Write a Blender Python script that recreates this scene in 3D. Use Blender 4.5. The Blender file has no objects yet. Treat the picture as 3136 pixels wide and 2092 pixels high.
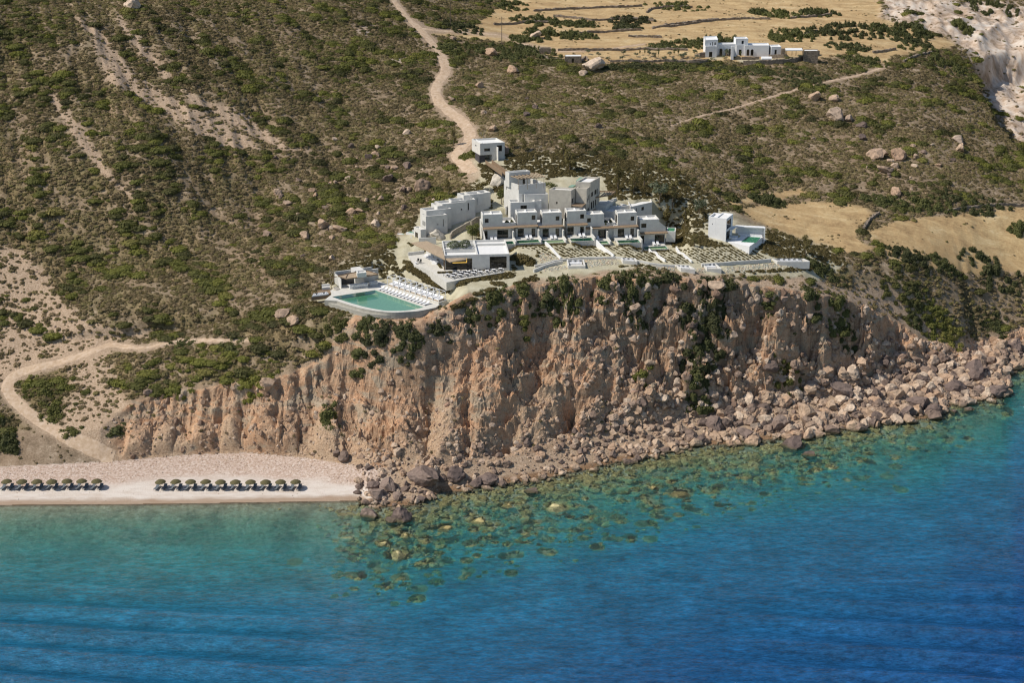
import bpy, bmesh, math, random
import numpy as np
from mathutils import Vector, Matrix

R = math.radians
sc = bpy.context.scene
col = sc.collection
random.seed(7)
rng = np.random.default_rng(7)

# ------------------------------------------------------------------ camera
CAM_Z, PITCH = 161.0, 20.0
FD, CX, CY = 3727.0, 1175.5, 784.0            # focal length and centre in pixels of a 2351 wide copy of the photograph
cam = bpy.data.cameras.new("camera")
cam.sensor_width = 36.0
cam.lens = 36.0 * FD / 2351.0
cam.clip_start, cam.clip_end = 1.0, 20000.0
cam_ob = bpy.data.objects.new("camera", cam)
col.objects.link(cam_ob)
cam_ob.location = (0, 0, CAM_Z)
cam_ob.rotation_euler = (R(90 - PITCH), 0, 0)
sc.camera = cam_ob

# ------------------------------------------------------------------ sky and sun
SUN_EL, SUN_AZ = 49.0, -100.0                  # azimuth from +Y (away from the camera), negative = left
w = bpy.data.worlds.new("World")
sc.world = w
w.use_nodes = True
nt = w.node_tree
nt.nodes.clear()
sky = nt.nodes.new("ShaderNodeTexSky")
sky.sky_type = 'NISHITA'
sky.sun_disc = False
sky.sun_elevation = R(SUN_EL)
sky.sun_rotation = R(SUN_AZ)
sky.air_density, sky.dust_density, sky.ozone_density = 1.0, 0.6, 1.0
bg = nt.nodes.new("ShaderNodeBackground")
bg.inputs[1].default_value = 0.09
wo = nt.nodes.new("ShaderNodeOutputWorld")
nt.links.new(sky.outputs[0], bg.inputs[0])
nt.links.new(bg.outputs[0], wo.inputs[0])

sun = bpy.data.lights.new("sun", 'SUN')
sun.energy = 3.8
sun.angle = R(0.5)
sun.color = (1.0, 0.93, 0.83)
sun_ob = bpy.data.objects.new("sun", sun)
col.objects.link(sun_ob)
sd = Vector((math.sin(R(SUN_AZ)) * math.cos(R(SUN_EL)), math.cos(R(SUN_AZ)) * math.cos(R(SUN_EL)), math.sin(R(SUN_EL))))
sun_ob.rotation_euler = sd.to_track_quat('Z', 'Y').to_euler()
sun_ob.location = (0, 380, 200)

sc.view_settings.view_transform = 'Standard'
sc.view_settings.look = 'None'
sc.view_settings.exposure = 0.12
sc.view_settings.gamma = 1.0
sc.view_settings.use_curve_mapping = False
sc.render.engine = 'CYCLES'
sc.cycles.use_denoising = True
sc.cycles.max_bounces = 6
sc.cycles.diffuse_bounces = 2
sc.cycles.glossy_bounces = 2
sc.cycles.transmission_bounces = 2
sc.cycles.transparent_max_bounces = 8
sc.cycles.caustics_reflective = False
sc.cycles.caustics_refractive = False
sc.cycles.filter_width = 1.2

# ------------------------------------------------------------------ noise in numpy
def _hash(ix, iy, seed):
    h = (ix.astype(np.int64) * 374761393 + iy.astype(np.int64) * 668265263 + seed * 1274126177) & 0xffffffff
    h = ((h ^ (h >> 13)) * 1274126177) & 0xffffffff
    return (h ^ (h >> 16)) & 0xffffffff

def pn(x, y, seed=0):
    ix, iy = np.floor(x), np.floor(y)
    fx, fy = x - ix, y - iy
    u, v = fx * fx * fx * (fx * (fx * 6 - 15) + 10), fy * fy * fy * (fy * (fy * 6 - 15) + 10)
    def g(i, j):
        a = _hash(ix + i, iy + j, seed) * (2 * np.pi / 4294967296.0)
        return np.cos(a) * (fx - i) + np.sin(a) * (fy - j)
    a, b, c, d = g(0, 0), g(1, 0), g(0, 1), g(1, 1)
    return 1.5 * ((a * (1 - u) + b * u) * (1 - v) + (c * (1 - u) + d * u) * v)

def fbm(x, y, octv=4, seed=0, gain=0.5):
    s, a, t = 0.0, 1.0, 0.0
    for o in range(octv):
        s = s + a * pn(x * 2 ** o, y * 2 ** o, seed + o * 17)
        t += a
        a *= gain
    return s / t

def ridged(x, y, octv=3, seed=0):
    s, a, t = 0.0, 1.0, 0.0
    for o in range(octv):
        s = s + a * (1 - np.abs(pn(x * 2 ** o, y * 2 ** o, seed + o * 17)) * 1.6)
        t += a
        a *= 0.5
    return s / t

def worley(x, y, seed=0):
    """distance to the nearest cell point and that cell's random value"""
    ix, iy = np.floor(x), np.floor(y)
    best = np.full(np.shape(x), 9.0)
    val = np.zeros(np.shape(x))
    for i in (-1, 0, 1):
        for j in (-1, 0, 1):
            h = _hash(ix + i, iy + j, seed)
            px = ix + i + (h & 0xffff) / 65535.0
            py = iy + j + ((h >> 16) & 0xffff) / 65535.0
            d = (px - x) ** 2 + (py - y) ** 2
            m = d < best
            best = np.where(m, d, best)
            val = np.where(m, (_hash(ix + i, iy + j, seed + 5) & 0xffff) / 65535.0, val)
    return np.sqrt(best), val

def sstep(a, b, x):
    t = np.clip((x - a) / (b - a), 0, 1)
    return t * t * (3 - 2 * t)

# ------------------------------------------------------------------ materials
def newmat(name):
    m = bpy.data.materials.new(name)
    m.use_nodes = True
    m.node_tree.nodes.clear()
    return m

class NB:
    """small node-building helper"""
    def __init__(s, m):
        s.t = m.node_tree
    def n(s, typ, **kw):
        nd = s.t.nodes.new(typ)
        for k, v in kw.items():
            if k[0] == 'i' and k[1:].isdigit():
                s.put(nd.inputs[int(k[1:])], v)
            else:
                setattr(nd, k, v)
        return nd
    def put(s, inp, v):
        if hasattr(v, 'is_output') or hasattr(v, 'links') and not isinstance(v, (tuple, list)):
            s.t.links.new(v, inp)
        else:
            if isinstance(v, tuple) and len(v) == 3 and len(getattr(inp, 'default_value', v)) == 4:
                v = v + (1,)
            inp.default_value = v
    def noise(s, scale, detail=3, rough=0.55, vec=None, out=0, dist=0.0):
        nd = s.n("ShaderNodeTexNoise")
        nd.inputs['Scale'].default_value = scale
        nd.inputs['Detail'].default_value = detail
        nd.inputs['Roughness'].default_value = rough
        nd.inputs['Distortion'].default_value = dist
        if vec is not None:
            s.put(nd.inputs['Vector'], vec)
        return nd.outputs[out]
    def pos(s, scale=(1, 1, 1)):
        g = s.n("ShaderNodeNewGeometry").outputs['Position']
        if scale == (1, 1, 1):
            return g
        m = s.n("ShaderNodeMapping")
        s.put(m.inputs[0], g)
        m.inputs['Scale'].default_value = scale
        return m.outputs[0]
    def ramp(s, fac, stops, interp='LINEAR'):
        nd = s.n("ShaderNodeValToRGB")
        cr = nd.color_ramp
        cr.interpolation = interp
        while len(cr.elements) > len(stops):
            cr.elements.remove(cr.elements[-1])
        while len(cr.elements) < len(stops):
            cr.elements.new(0.5)
        for e, (p, c) in zip(cr.elements, stops):
            e.position = p
            e.color = (c, c, c, 1) if isinstance(c, (int, float)) else tuple(c) + (1,)
        s.put(nd.inputs[0], fac)
        return nd.outputs[0]
    def mix(s, f, a, b, blend='MIX'):
        nd = s.n("ShaderNodeMix", data_type='RGBA', blend_type=blend)
        s.put(nd.inputs[0], f)
        s.put(nd.inputs[6], a)
        s.put(nd.inputs[7], b)
        return nd.outputs[2]
    def math(s, op, a, b=0.0, c=None):
        nd = s.n("ShaderNodeMath", operation=op)
        s.put(nd.inputs[0], a)
        s.put(nd.inputs[1], b)
        if c is not None:
            s.put(nd.inputs[2], c)
        return nd.outputs[0]
    def attr(s, name, typ='GEOMETRY'):
        nd = s.n("ShaderNodeAttribute", attribute_name=name, attribute_type=typ)
        return nd.outputs['Fac']
    def bump(s, h, strength=0.5, dist=0.1):
        nd = s.n("ShaderNodeBump")
        nd.inputs['Strength'].default_value = strength
        nd.inputs['Distance'].default_value = dist
        s.put(nd.inputs['Height'], h)
        return nd.outputs[0]
    def finish(s, color, rough=0.9, bump=None, spec=0.25, metal=0.0):
        p = s.n("ShaderNodeBsdfPrincipled")
        s.put(p.inputs['Base Color'], color)
        s.put(p.inputs['Roughness'], rough)
        p.inputs['Specular IOR Level'].default_value = spec
        p.inputs['Metallic'].default_value = metal
        if bump is not None:
            s.put(p.inputs['Normal'], bump)
        o = s.n("ShaderNodeOutputMaterial")
        s.t.links.new(p.outputs[0], o.inputs[0])
        return p

def simple(name, c, rough=0.85, var=0.12, scale=1.5, bump=0.0, spec=0.25, metal=0.0, c2=None, stretch=(1, 1, 1)):
    """a plain surface with mottling and a little wear"""
    m = newmat(name)
    b = NB(m)
    n1 = b.noise(scale, 4, 0.6, b.pos(stretch))
    lo = c2 if c2 else tuple(v * (1 - 2 * var) for v in c)
    hi = tuple(min(1, v * (1 + var)) for v in c)
    colr = b.ramp(n1, [(0.3, lo), (0.62, c), (0.8, hi)])
    bp = b.bump(b.noise(scale * 6, 3, 0.6, b.pos(stretch)), bump, 0.05) if bump else None
    b.finish(colr, rough, bp, spec, metal)
    return m

# ------------------------------------------------------------------ objects
def tag(o, label=None, cat=None, group=None, kind=None):
    if label: o["label"] = label
    if cat: o["category"] = cat
    if group: o["group"] = group
    if kind: o["kind"] = kind
    return o

def empty(name, loc=(0, 0, 0), rz=0.0):
    o = bpy.data.objects.new(name, None)
    o.empty_display_size = 0.3
    col.objects.link(o)
    o.location = loc
    o.rotation_euler = (0, 0, rz)
    return o

def mesh_np(name, v, f, mats=(), smooth=False):
    """mesh from numpy vertices and equal-sized faces"""
    me = bpy.data.meshes.new(name)
    v = np.asarray(v, dtype=np.float32)
    f = np.asarray(f, dtype=np.int32)
    k = f.shape[1]
    me.vertices.add(len(v))
    me.vertices.foreach_set("co", v.ravel())
    me.loops.add(f.size)
    me.loops.foreach_set("vertex_index", f.ravel())
    me.polygons.add(len(f))
    me.polygons.foreach_set("loop_start", np.arange(0, f.size, k, dtype=np.int32))
    me.polygons.foreach_set("loop_total", np.full(len(f), k, dtype=np.int32))
    if smooth:
        me.polygons.foreach_set("use_smooth", np.ones(len(f), dtype=bool))
    me.update(calc_edges=True)
    for m in mats:
        me.materials.append(m)
    return me

def add_attr(me, name, arr):
    a = me.attributes.new(name, 'FLOAT', 'POINT')
    a.data.foreach_set("value", np.asarray(arr, dtype=np.float32).ravel())

def link(name, me, parent=None, loc=None, rz=0.0, scale=None):
    o = bpy.data.objects.new(name, me)
    col.objects.link(o)
    if parent is not None: o.parent = parent
    if loc is not None: o.location = loc
    if rz: o.rotation_euler = (0, 0, rz)
    if scale is not None: o.scale = scale
    return o

class MB:
    """collects polygons for one mesh object"""
    def __init__(s):
        s.v, s.f, s.mi = [], [], []
    def poly(s, pts, mi=0):
        k = len(s.v)
        s.v += [tuple(p) for p in pts]
        s.f.append(tuple(range(k, k + len(pts))))
        s.mi.append(mi)
    def box(s, x0, y0, z0, x1, y1, z1, mi=0):
        k = len(s.v)
        s.v += [(x0, y0, z0), (x1, y0, z0), (x1, y1, z0), (x0, y1, z0), (x0, y0, z1), (x1, y0, z1), (x1, y1, z1), (x0, y1, z1)]
        for q in ((0, 3, 2, 1), (4, 5, 6, 7), (0, 1, 5, 4), (1, 2, 6, 5), (2, 3, 7, 6), (3, 0, 4, 7)):
            s.f.append(tuple(k + i for i in q))
            s.mi.append(mi)
    def bar(s, a, b, wd, ht=None, mi=0):
        """a square bar between two points"""
        a, b = Vector(a), Vector(b)
        d = (b - a).normalized()
        up = Vector((0, 0, 1)) if abs(d.z) < 0.9 else Vector((0, 1, 0))
        sx = d.cross(up).normalized() * (wd / 2)
        sz = sx.cross(d).normalized() * ((ht or wd) / 2)
        k = len(s.v)
        for p in (a, b):
            for i, j in ((-1, -1), (1, -1), (1, 1), (-1, 1)):
                s.v.append(tuple(p + sx * i + sz * j))
        for q in ((3, 2, 1, 0), (4, 5, 6, 7), (0, 1, 5, 4), (1, 2, 6, 5), (2, 3, 7, 6), (3, 0, 4, 7)):
            s.f.append(tuple(k + i for i in q))
            s.mi.append(mi)
    def tube(s, pts, rads, n=6, mi=0, cap=True):
        k = len(s.v)
        for i, (p, r) in enumerate(zip(pts, rads)):
            p = Vector(p)
            d = (Vector(pts[min(i + 1, len(pts) - 1)]) - Vector(pts[max(i - 1, 0)])).normalized()
            up = Vector((0, 0, 1)) if abs(d.z) < 0.9 else Vector((0, 1, 0))
            e1 = d.cross(up).normalized()
            e2 = e1.cross(d).normalized()
            for j in range(n):
                a = 2 * math.pi * j / n
                s.v.append(tuple(p + (e1 * math.cos(a) + e2 * math.sin(a)) * r))
        for i in range(len(pts) - 1):
            for j in range(n):
                q = (k + i * n + j, k + i * n + (j + 1) % n, k + (i + 1) * n + (j + 1) % n, k + (i + 1) * n + j)
                s.f.append(q[::-1])
                s.mi.append(mi)
        if cap:
            s.f.append(tuple(k + j for j in range(n)))
            s.f.append(tuple(k + (len(pts) - 1) * n + j for j in range(n))[::-1])
            s.mi += [mi, mi]
    def prism(s, pts, z0, z1, mi=0):
        """vertical prism over a counter-clockwise outline; z0 and z1 may be lists"""
        n = len(pts)
        zb = z0 if isinstance(z0, (list, tuple)) else [z0] * n
        zt = z1 if isinstance(z1, (list, tuple)) else [z1] * n
        k = len(s.v)
        s.v += [(p[0], p[1], z) for p, z in zip(pts, zb)] + [(p[0], p[1], z) for p, z in zip(pts, zt)]
        s.f.append(tuple(k + n - 1 - i for i in range(n)))
        s.f.append(tuple(k + n + i for i in range(n)))
        s.mi += [mi, mi]
        for i in range(n):
            j = (i + 1) % n
            s.f.append((k + i, k + j, k + n + j, k + n + i))
            s.mi.append(mi)
    def mesh(s, name, mats, smooth=False):
        me = bpy.data.meshes.new(name)
        me.from_pydata(s.v, [], s.f)
        for m in (mats if isinstance(mats, (list, tuple)) else [mats]):
            me.materials.append(m)
        if any(s.mi):
            me.polygons.foreach_set("material_index", s.mi)
        if smooth:
            me.polygons.foreach_set("use_smooth", [True] * len(s.f))
        me.update()
        return me
    def build(s, name, mats, parent=None, loc=None, rz=0.0, smooth=False):
        return link(name, s.mesh(name, mats, smooth), parent, loc, rz)

def copy_tree(o, parent=None):
    c = o.copy()
    col.objects.link(c)
    if parent is not None:
        c.parent = parent
    for ch in list(o.children):
        copy_tree(ch, c)
    return c

# ------------------------------------------------------------------ pixels of the photograph to points of the place
CP, SP = math.cos(R(PITCH)), math.sin(R(PITCH))
def proj(X, Y, Z):
    dz = Z - CAM_Z
    dep = Y * CP - dz * SP
    up = Y * SP + dz * CP
    return CX + FD * X / dep, CY - FD * up / dep

def ray(px, py):
    a, b = (px - CX) / FD, -(py - CY) / FD
    return np.array([a, CP + b * SP, -SP + b * CP])

def at_z(px, py, z):
    d = ray(px, py)
    t = (z - CAM_Z) / d[2]
    return Vector((d[0] * t, d[1] * t, z))

def ycol(py, z):
    """distance in plan of the point at height z seen on pixel row py"""
    dep = R(PITCH) + np.arctan((np.asarray(py, float) - CY) / FD)
    return (CAM_Z - np.asarray(z, float)) / np.tan(dep)

def S(x, y):                                   # full-size photograph pixels to working pixels
    return x / 1.33390, y / 1.33390
def crop(x0, y0, k):
    return lambda x, y: S(x0 + x / k, y0 + y / k)
k1, k2, k3, k4 = crop(1180, 400, 3.918), crop(1600, 480, 4.356), crop(920, 680, 3.562), crop(1560, 700, 2.449)
k5, k6, k7, k8 = crop(2080, 60, 4.898), crop(0, 1400, 2.449), crop(2140, 630, 9.796), crop(930, 800, 7.837)
k9, k10, k11, k12 = crop(1240, 710, 6.531), crop(1200, 560, 6.531), crop(1440, 600, 7.837), crop(1660, 520, 5.598)
def facets(x, y, seed, tilt):
    """broken rock: each cell a tilted facet at its own height"""
    ix, iy = np.floor(x), np.floor(y)
    best = np.full(np.shape(x), 9.0)
    out = np.zeros(np.shape(x))
    val = np.zeros(np.shape(x))
    for i in (-1, 0, 1):
        for j in (-1, 0, 1):
            h = _hash(ix + i, iy + j, seed)
            h2 = _hash(ix + i, iy + j, seed + 9)
            px = ix + i + (h & 0xffff) / 65535.0
            py = iy + j + ((h >> 16) & 0xffff) / 65535.0
            d = (px - x) ** 2 + (py - y) ** 2
            m = d < best
            best = np.where(m, d, best)
            v = (h2 & 0xffff) / 65535.0
            g = (((h2 >> 16) & 0xff) / 127.5 - 1) * (x - px) + (((h2 >> 24) & 0xff) / 127.5 - 1) * (y - py)
            out = np.where(m, v - 0.5 + tilt * g, out)
            val = np.where(m, v, val)
    return out, val

# ------------------------------------------------------------------ the shape of the land
# upland heights along view columns: (pixel row, height); each becomes a distance on the ground
COLS = {
    -900: [(1000, 8), (880, 15), (700, 28), (400, 56), (200, 75), (0, 93)],
    0: [(1000, 7), (880, 13), (830, 16), (700, 25), (600, 33), (400, 50), (200, 67), (0, 86)],
    300: [(950, 11.5), (900, 14), (800, 20), (770, 21), (740, 24), (600, 33), (400, 50), (200, 66), (0, 83)],
    600: [(880, 17), (780, 24), (700, 28), (600, 33.5), (500, 39), (400, 46), (300, 54), (200, 62), (100, 70), (0, 79)],
    900: [(790, 24), (740, 29.0), (700, 31), (640, 34), (560, 36.5), (450, 42), (350, 48), (200, 58), (100, 66), (0, 74)],
    1175: [(665, 35), (600, 36.4), (560, 38), (480, 42.5), (400, 47.5), (320, 52), (200, 57), (100, 62), (0, 66)],
    1500: [(640, 35.3), (615, 35.6), (565, 37.0), (480, 41.5), (400, 45.5), (300, 50), (200, 55), (130, 59), (60, 62), (0, 64)],
    1800: [(665, 30.5), (600, 32.5), (540, 33.5), (480, 35.5), (400, 40), (300, 45.5), (200, 53), (140, 57), (60, 61), (0, 63)],
    2100: [(755, 11), (680, 19), (600, 25), (500, 31), (400, 37.5), (300, 43.5), (200, 50), (130, 54), (50, 59), (0, 62)],
    2351: [(755, 5), (680, 12), (600, 19), (480, 29), (340, 35), (200, 42), (100, 50), (0, 58)],
    3300: [(755, 4), (680, 8), (600, 13), (480, 22), (340, 29), (200, 38), (100, 46), (0, 52)],
}
FAR = [(900, 18), (1500, 46), (4000, 120), (16000, 160)]     # beyond the frame: distance, rise over the last point
SHORE = [(-900, 1165), (0, 1160), (400, 1157), (830, 1150), (850, 1165), (960, 1160), (1010, 1130), (1100, 1120), (1200, 1105), (1300, 1090), (1400, 1065),
         (1500, 1045), (1600, 1025), (1700, 1015), (1800, 1005), (1900, 990), (2000, 975), (2080, 965), (2150, 958), (2190, 925), (2300, 915), (2322, 855),
         (2351, 845), (2700, 835), (3300, 850)]
FOOT = [(-900, 1080, 2.2), (0, 1072, 2.2), (260, 1060, 2.4), (420, 1046, 2.6), (560, 1040, 2.6), (700, 1052, 2.6), (850, 1075, 3), (1000, 1080, 3), (1200, 1045, 3.2), (1400, 995, 3.5),
        (1600, 955, 3.5), (1800, 925, 3.5), (1950, 897, 3.5), (2050, 868, 3.3), (2130, 848, 3), (2200, 830, 3), (2351, 790, 3), (3300, 790, 3)]
EDGE = [(-900, 1000, 10), (0, 1000, 7), (130, 1000, 7), (230, 985, 8.5), (270, 950, 10.5), (300, 930, 12.2), (380, 905, 14), (450, 893, 15), (600, 880, 17), (700, 850, 19.5), (800, 806, 22.5), (900, 790, 24),
        (1000, 755, 27.5), (1080, 720, 31), (1175, 665, 35), (1300, 642, 36), (1420, 636, 36), (1550, 638, 34.8), (1700, 652, 32), (1850, 672, 28.5),
        (1950, 692, 24), (2050, 735, 15), (2130, 785, 8), (2200, 800, 5.4), (2280, 775, 5), (2351, 755, 5), (3300, 755, 4)]
CK = np.array(sorted(COLS), float)

def pchip_slopes(x, y):
    h = np.diff(x)
    d = np.diff(y, axis=0) / (h if y.ndim == 1 else h[:, None])
    m = np.zeros_like(y)
    s = d[:-1] * d[1:] > 0
    w1 = 2 * h[1:] + h[:-1]
    w2 = h[1:] + 2 * h[:-1]
    if y.ndim > 1:
        w1, w2 = w1[:, None], w2[:, None]
    with np.errstate(divide='ignore', invalid='ignore'):
        hm = (w1 + w2) / (w1 / d[:-1] + w2 / d[1:])
    m[1:-1] = np.where(s, hm, 0)
    m[0], m[-1] = d[0], d[-1]
    return m

def pchip_eval(x, y, m, q):
    i = np.clip(np.searchsorted(x, q) - 1, 0, len(x) - 2)
    h = x[i + 1] - x[i]
    t = np.clip((q - x[i]) / h, -0.0, 1.0)
    return ((1 + 2 * t) * (1 - t) ** 2 * y[i] + t * (1 - t) ** 2 * h * m[i] + t * t * (3 - 2 * t) * y[i + 1] + t * t * (t - 1) * h * m[i + 1])

PROF = []
for c in CK:
    py, z = np.array([p[0] for p in COLS[c]], float), np.array([p[1] for p in COLS[c]], float)
    Y = ycol(py, z)
    Yf = np.concatenate([[Y[0] - 40], Y, [max(Y[-1] + 60, f[0]) if k == 0 else f[0] for k, f in enumerate(FAR)]])
    zf = np.concatenate([[z[0] - (6 if c > 0 else 5)], z, [z[-1] + f[1] for f in FAR]])
    assert np.all(np.diff(Yf) > 0.5), (c, Yf)
    PROF.append((Yf, zf, pchip_slopes(Yf, zf)))

_s = np.array(SHORE, float)
_f = np.array(FOOT, float)
_e = np.array(EDGE, float)
YS, YF, YE = ycol(_s[:, 1], 0 * _s[:, 0]), ycol(_f[:, 1], _f[:, 2]), ycol(_e[:, 1], _e[:, 2])

def upland(c, Y):
    Zk = np.stack([pchip_eval(a, b, m, Y) for a, b, m in PROF])
    mk = pchip_slopes(CK, Zk)
    i = np.clip(np.searchsorted(CK, c) - 1, 0, len(CK) - 2)
    h = CK[i + 1] - CK[i]
    t = np.clip((c - CK[i]) / h, 0, 1)
    n = np.arange(len(c))
    return ((1 + 2 * t) * (1 - t) ** 2 * Zk[i, n] + t * (1 - t) ** 2 * h * mk[i, n] + t * t * (3 - 2 * t) * Zk[i + 1, n] + t * t * (t - 1) * h * mk[i + 1, n])

def lines(c):
    ys, yf, ye = np.interp(c, _s[:, 0], YS), np.interp(c, _f[:, 0], YF), np.interp(c, _e[:, 0], YE)
    zf, ze = np.interp(c, _f[:, 0], _f[:, 2]), np.interp(c, _e[:, 0], _e[:, 2])
    return ys, yf, ye, zf, ze

def shape(c, X, Y):
    """height without small relief, and the parameter t over the cliff (0 foot, 1 edge)"""
    ys, yf, ye, zf, ze = lines(c)
    ys = ys + 1.6 * fbm(X / 9, Y * 0, 3, 3) * sstep(900, 1000, c)
    ye = ye + (3.6 * fbm(X / 9, Y * 0, 3, 4) + 1.3 * pn(X / 2.3, Y * 0, 9)) * sstep(230, 330, c)
    up = upland(c, np.maximum(Y, ye)) 
    up = up + (ze - upland(c, ye)) * np.exp(-np.maximum(Y - ye, 0) / 14)
    t = np.clip((Y - yf) / (ye - yf), 0, 1)
    k = sstep(240, 330, c)
    kb = 0.30 - 0.14 * sstep(1250, 1700, c)
    prof = (1 - k) * t + k * ((1 - kb) * t + kb * t ** 3)
    z = np.where(Y >= ye, up, zf + (ze - zf) * prof)
    b = np.clip((Y - ys) / (yf - ys), 0, 1)
    z = np.where(Y < yf, zf * (0.5 * b + 0.5 * b ** 1.6), z)
    d = ys - Y
    dl = np.interp(d, [0, 4, 15, 40, 60, 100, 400, 3000], [0, 0.6, 2.3, 6.4, 10.0, 15, 32, 60])
    dr = np.interp(d, [0, 4, 15, 40, 60, 100, 400, 3000], [0, 0.8, 2.3, 6.5, 10, 16, 34, 60])
    kk = sstep(800, 1300, c)
    z = np.where(d > 0, -(dl * (1 - kk) + dr * kk), z)
    return z, t, d, b, Y - ye

def pix_col(X, Y, z):
    return CX + FD * X / (Y * CP - (z - CAM_Z) * SP)

# ------------------------------------------------------------------ level pads under the buildings (pixel outline at a height)
PADS = [
    ([(704, 692), (760, 668), (1015, 668), (1034, 704), (965, 733), (880, 731), (795, 716)], 31.5, 9.0),      # made ground round the pool
    ([(940, 600), (1010, 580), (1165, 572), (1200, 615), (1190, 640), (1035, 668), (955, 640)], 36.4, 9.0),               # made ground round the restaurant
    ([(742, 672), (868, 636), (1010, 668), (1030, 696), (960, 722), (880, 716), (800, 704)], 32.7, 5.0),      # pool deck
    ([(770, 655), (870, 640), (878, 622), (790, 640)], 32.9, 3.0),
    ([(1095, 566), (1110, 530), (1370, 505), (1372, 568)], 37.9, 4.0),               # front row terraces
    ([(1345, 574), (1350, 530), (1480, 518), (1490, 572)], 36.6, 4.0),
    ([(1476, 584), (1486, 530), (1560, 525), (1560, 586)], 34.6, 4.0),
    ([(1676, 566), (1700, 525), (1780, 530), (1768, 570), (1730, 588)], 36.9, 3.0),
    ([(935, 600), (1010, 575), (1170, 570), (1178, 618), (1030, 645), (985, 630)], 36.5, 2.0),               # restaurant
]
def seg_dist(px, py, poly, closed=True):
    """signed distance (positive inside) from points to an outline"""
    P = np.asarray(poly, float)
    Q = np.roll(P, -1, 0)
    if not closed:
        P, Q = P[:-1], Q[:-1]
    best = np.full(px.shape, 1e9)
    ins = np.zeros(px.shape, bool)
    for (x0, y0), (x1, y1) in zip(P, Q):
        dx, dy = x1 - x0, y1 - y0
        t = np.clip(((px - x0) * dx + (py - y0) * dy) / (dx * dx + dy * dy + 1e-9), 0, 1)
        best = np.minimum(best, np.hypot(px - x0 - t * dx, py - y0 - t * dy))
        if closed and y0 != y1:
            cr = ((y0 > py) != (y1 > py)) & (px < (x1 - x0) * (py - y0) / (y1 - y0) + x0)
            ins ^= cr
    return np.where(ins, best, -best) if closed else best

PADS_W = [([tuple(at_z(x, y, z)[:2]) for x, y in poly], z, s) for poly, z, s in PADS]
def apply_pads(X, Y, z):
    for poly, pz, soft in PADS_W:
        A = np.array(poly)
        m = (X > A[:, 0].min() - soft) & (X < A[:, 0].max() + soft) & (Y > A[:, 1].min() - soft) & (Y < A[:, 1].max() + soft)
        if m.any():
            d = seg_dist(X[m], Y[m], poly)
            k = sstep(-soft, 0, d)
            bl = z[m] * (1 - k) + (pz - 0.3) * k
            z[m] = np.maximum(z[m], bl) if soft > 6 else np.minimum(z[m], bl)
    return z

# ------------------------------------------------------------------ zones, outlined on the photograph, laid on the land
FIELDS = [
    [(1690, 478), (1800, 465), (1900, 462), (1980, 470), (2005, 490), (1975, 520), (1965, 545), (2005, 570), (1960, 585), (1900, 570), (1850, 550), (1800, 535), (1740, 510)],
    [(1660, 463), (1740, 447), (1840, 432), (1850, 442), (1790, 458), (1690, 472)],
    [(1990, 530), (2060, 505), (2200, 490), (2351, 475), (2500, 470), (2500, 620), (2340, 625), (2230, 628), (2150, 618), (2050, 600), (2010, 570)],
    [(985, 78), (1080, 60), (1130, 30), (1170, -30), (2010, -30), (2030, 40), (2120, 75), (2205, 95), (2190, 108), (2050, 128), (2035, 146), (1960, 122), (1880, 134), (1590, 142), (1330, 142), (1250, 125), (1190, 98)],
]
PALE = [(1060, 372), (1110, 366), (1170, 356), (1300, 350), (1420, 362), (1560, 395), (1660, 470), (1700, 510), (1800, 540), (1900, 570), (1945, 612), (1880, 645), (1800, 634), (1700, 636),
        (1600, 632), (1500, 617), (1400, 627), (1300, 640), (1200, 652), (1120, 684), (1040, 718), (950, 744), (880, 738), (800, 718), (740, 704), (712, 690), (738, 652), (800, 600), (850, 585),
        (920, 545), (950, 500), (1000, 470), (1060, 440), (1092, 420)]
YARD = [[k5(*p) for p in ((870, 600), (1200, 585), (1560, 572), (1860, 556), (1940, 560), (1850, 592), (1560, 640), (1240, 655), (960, 660))], [k5(*p) for p in ((440, 560), (640, 556), (640, 580), (470, 600))]]
PALE_CLEAR = [
    [(1230, 630), (1300, 618), (1400, 612), (1500, 612), (1600, 623), (1700, 628), (1850, 622), (1940, 612), (1900, 648), (1700, 642), (1540, 630), (1400, 634), (1240, 650)],  # resort paths and forecourts with no planting
    [(1060, 372), (1090, 366), (1104, 402), (1135, 432), (1150, 470), (1160, 500), (1135, 500), (1128, 460), (1110, 435), (1086, 410)],
    [(905, 545), (940, 560), (955, 590), (1000, 640), (1060, 650), (1170, 640), (1230, 600), (1300, 590), (1240, 625), (1180, 650), (1100, 690), (1020, 715), (1000, 668), (940, 640), (905, 600)],
    [(1180, 570), (1230, 575), (1240, 620), (1190, 640), (1175, 600)],
]
SCREE = [
    [(180, 40), (245, 80), (275, 130), (335, 185), (375, 210), (460, 255), (560, 305), (610, 345), (520, 335), (420, 290), (330, 232), (245, 182), (235, 150), (215, 110), (195, 70)],
    [(262, 20), (300, 60), (350, 125), (395, 175), (380, 180), (320, 120), (275, 65)],
    [(110, 200), (150, 240), (185, 285), (215, 330), (265, 410), (330, 460), (300, 455), (235, 400), (180, 330), (150, 290), (120, 240)],
    [(400, 190), (470, 230), (560, 255), (660, 330), (740, 350), (640, 345), (540, 290), (450, 245)],
]
ERODED = [
    [(-200, 540), (60, 575), (110, 640), (165, 715), (260, 752), (345, 765), (230, 808), (100, 845), (30, 870), (-200, 900)],
    [(150, 832), (250, 790), (255, 860), (300, 930), (262, 1000), (250, 1035), (190, 1020), (120, 940), (170, 900)],
    [(1960, 650), (2060, 660), (2140, 720), (2190, 800), (2120, 780), (2040, 730), (1960, 690)],
]
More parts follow.
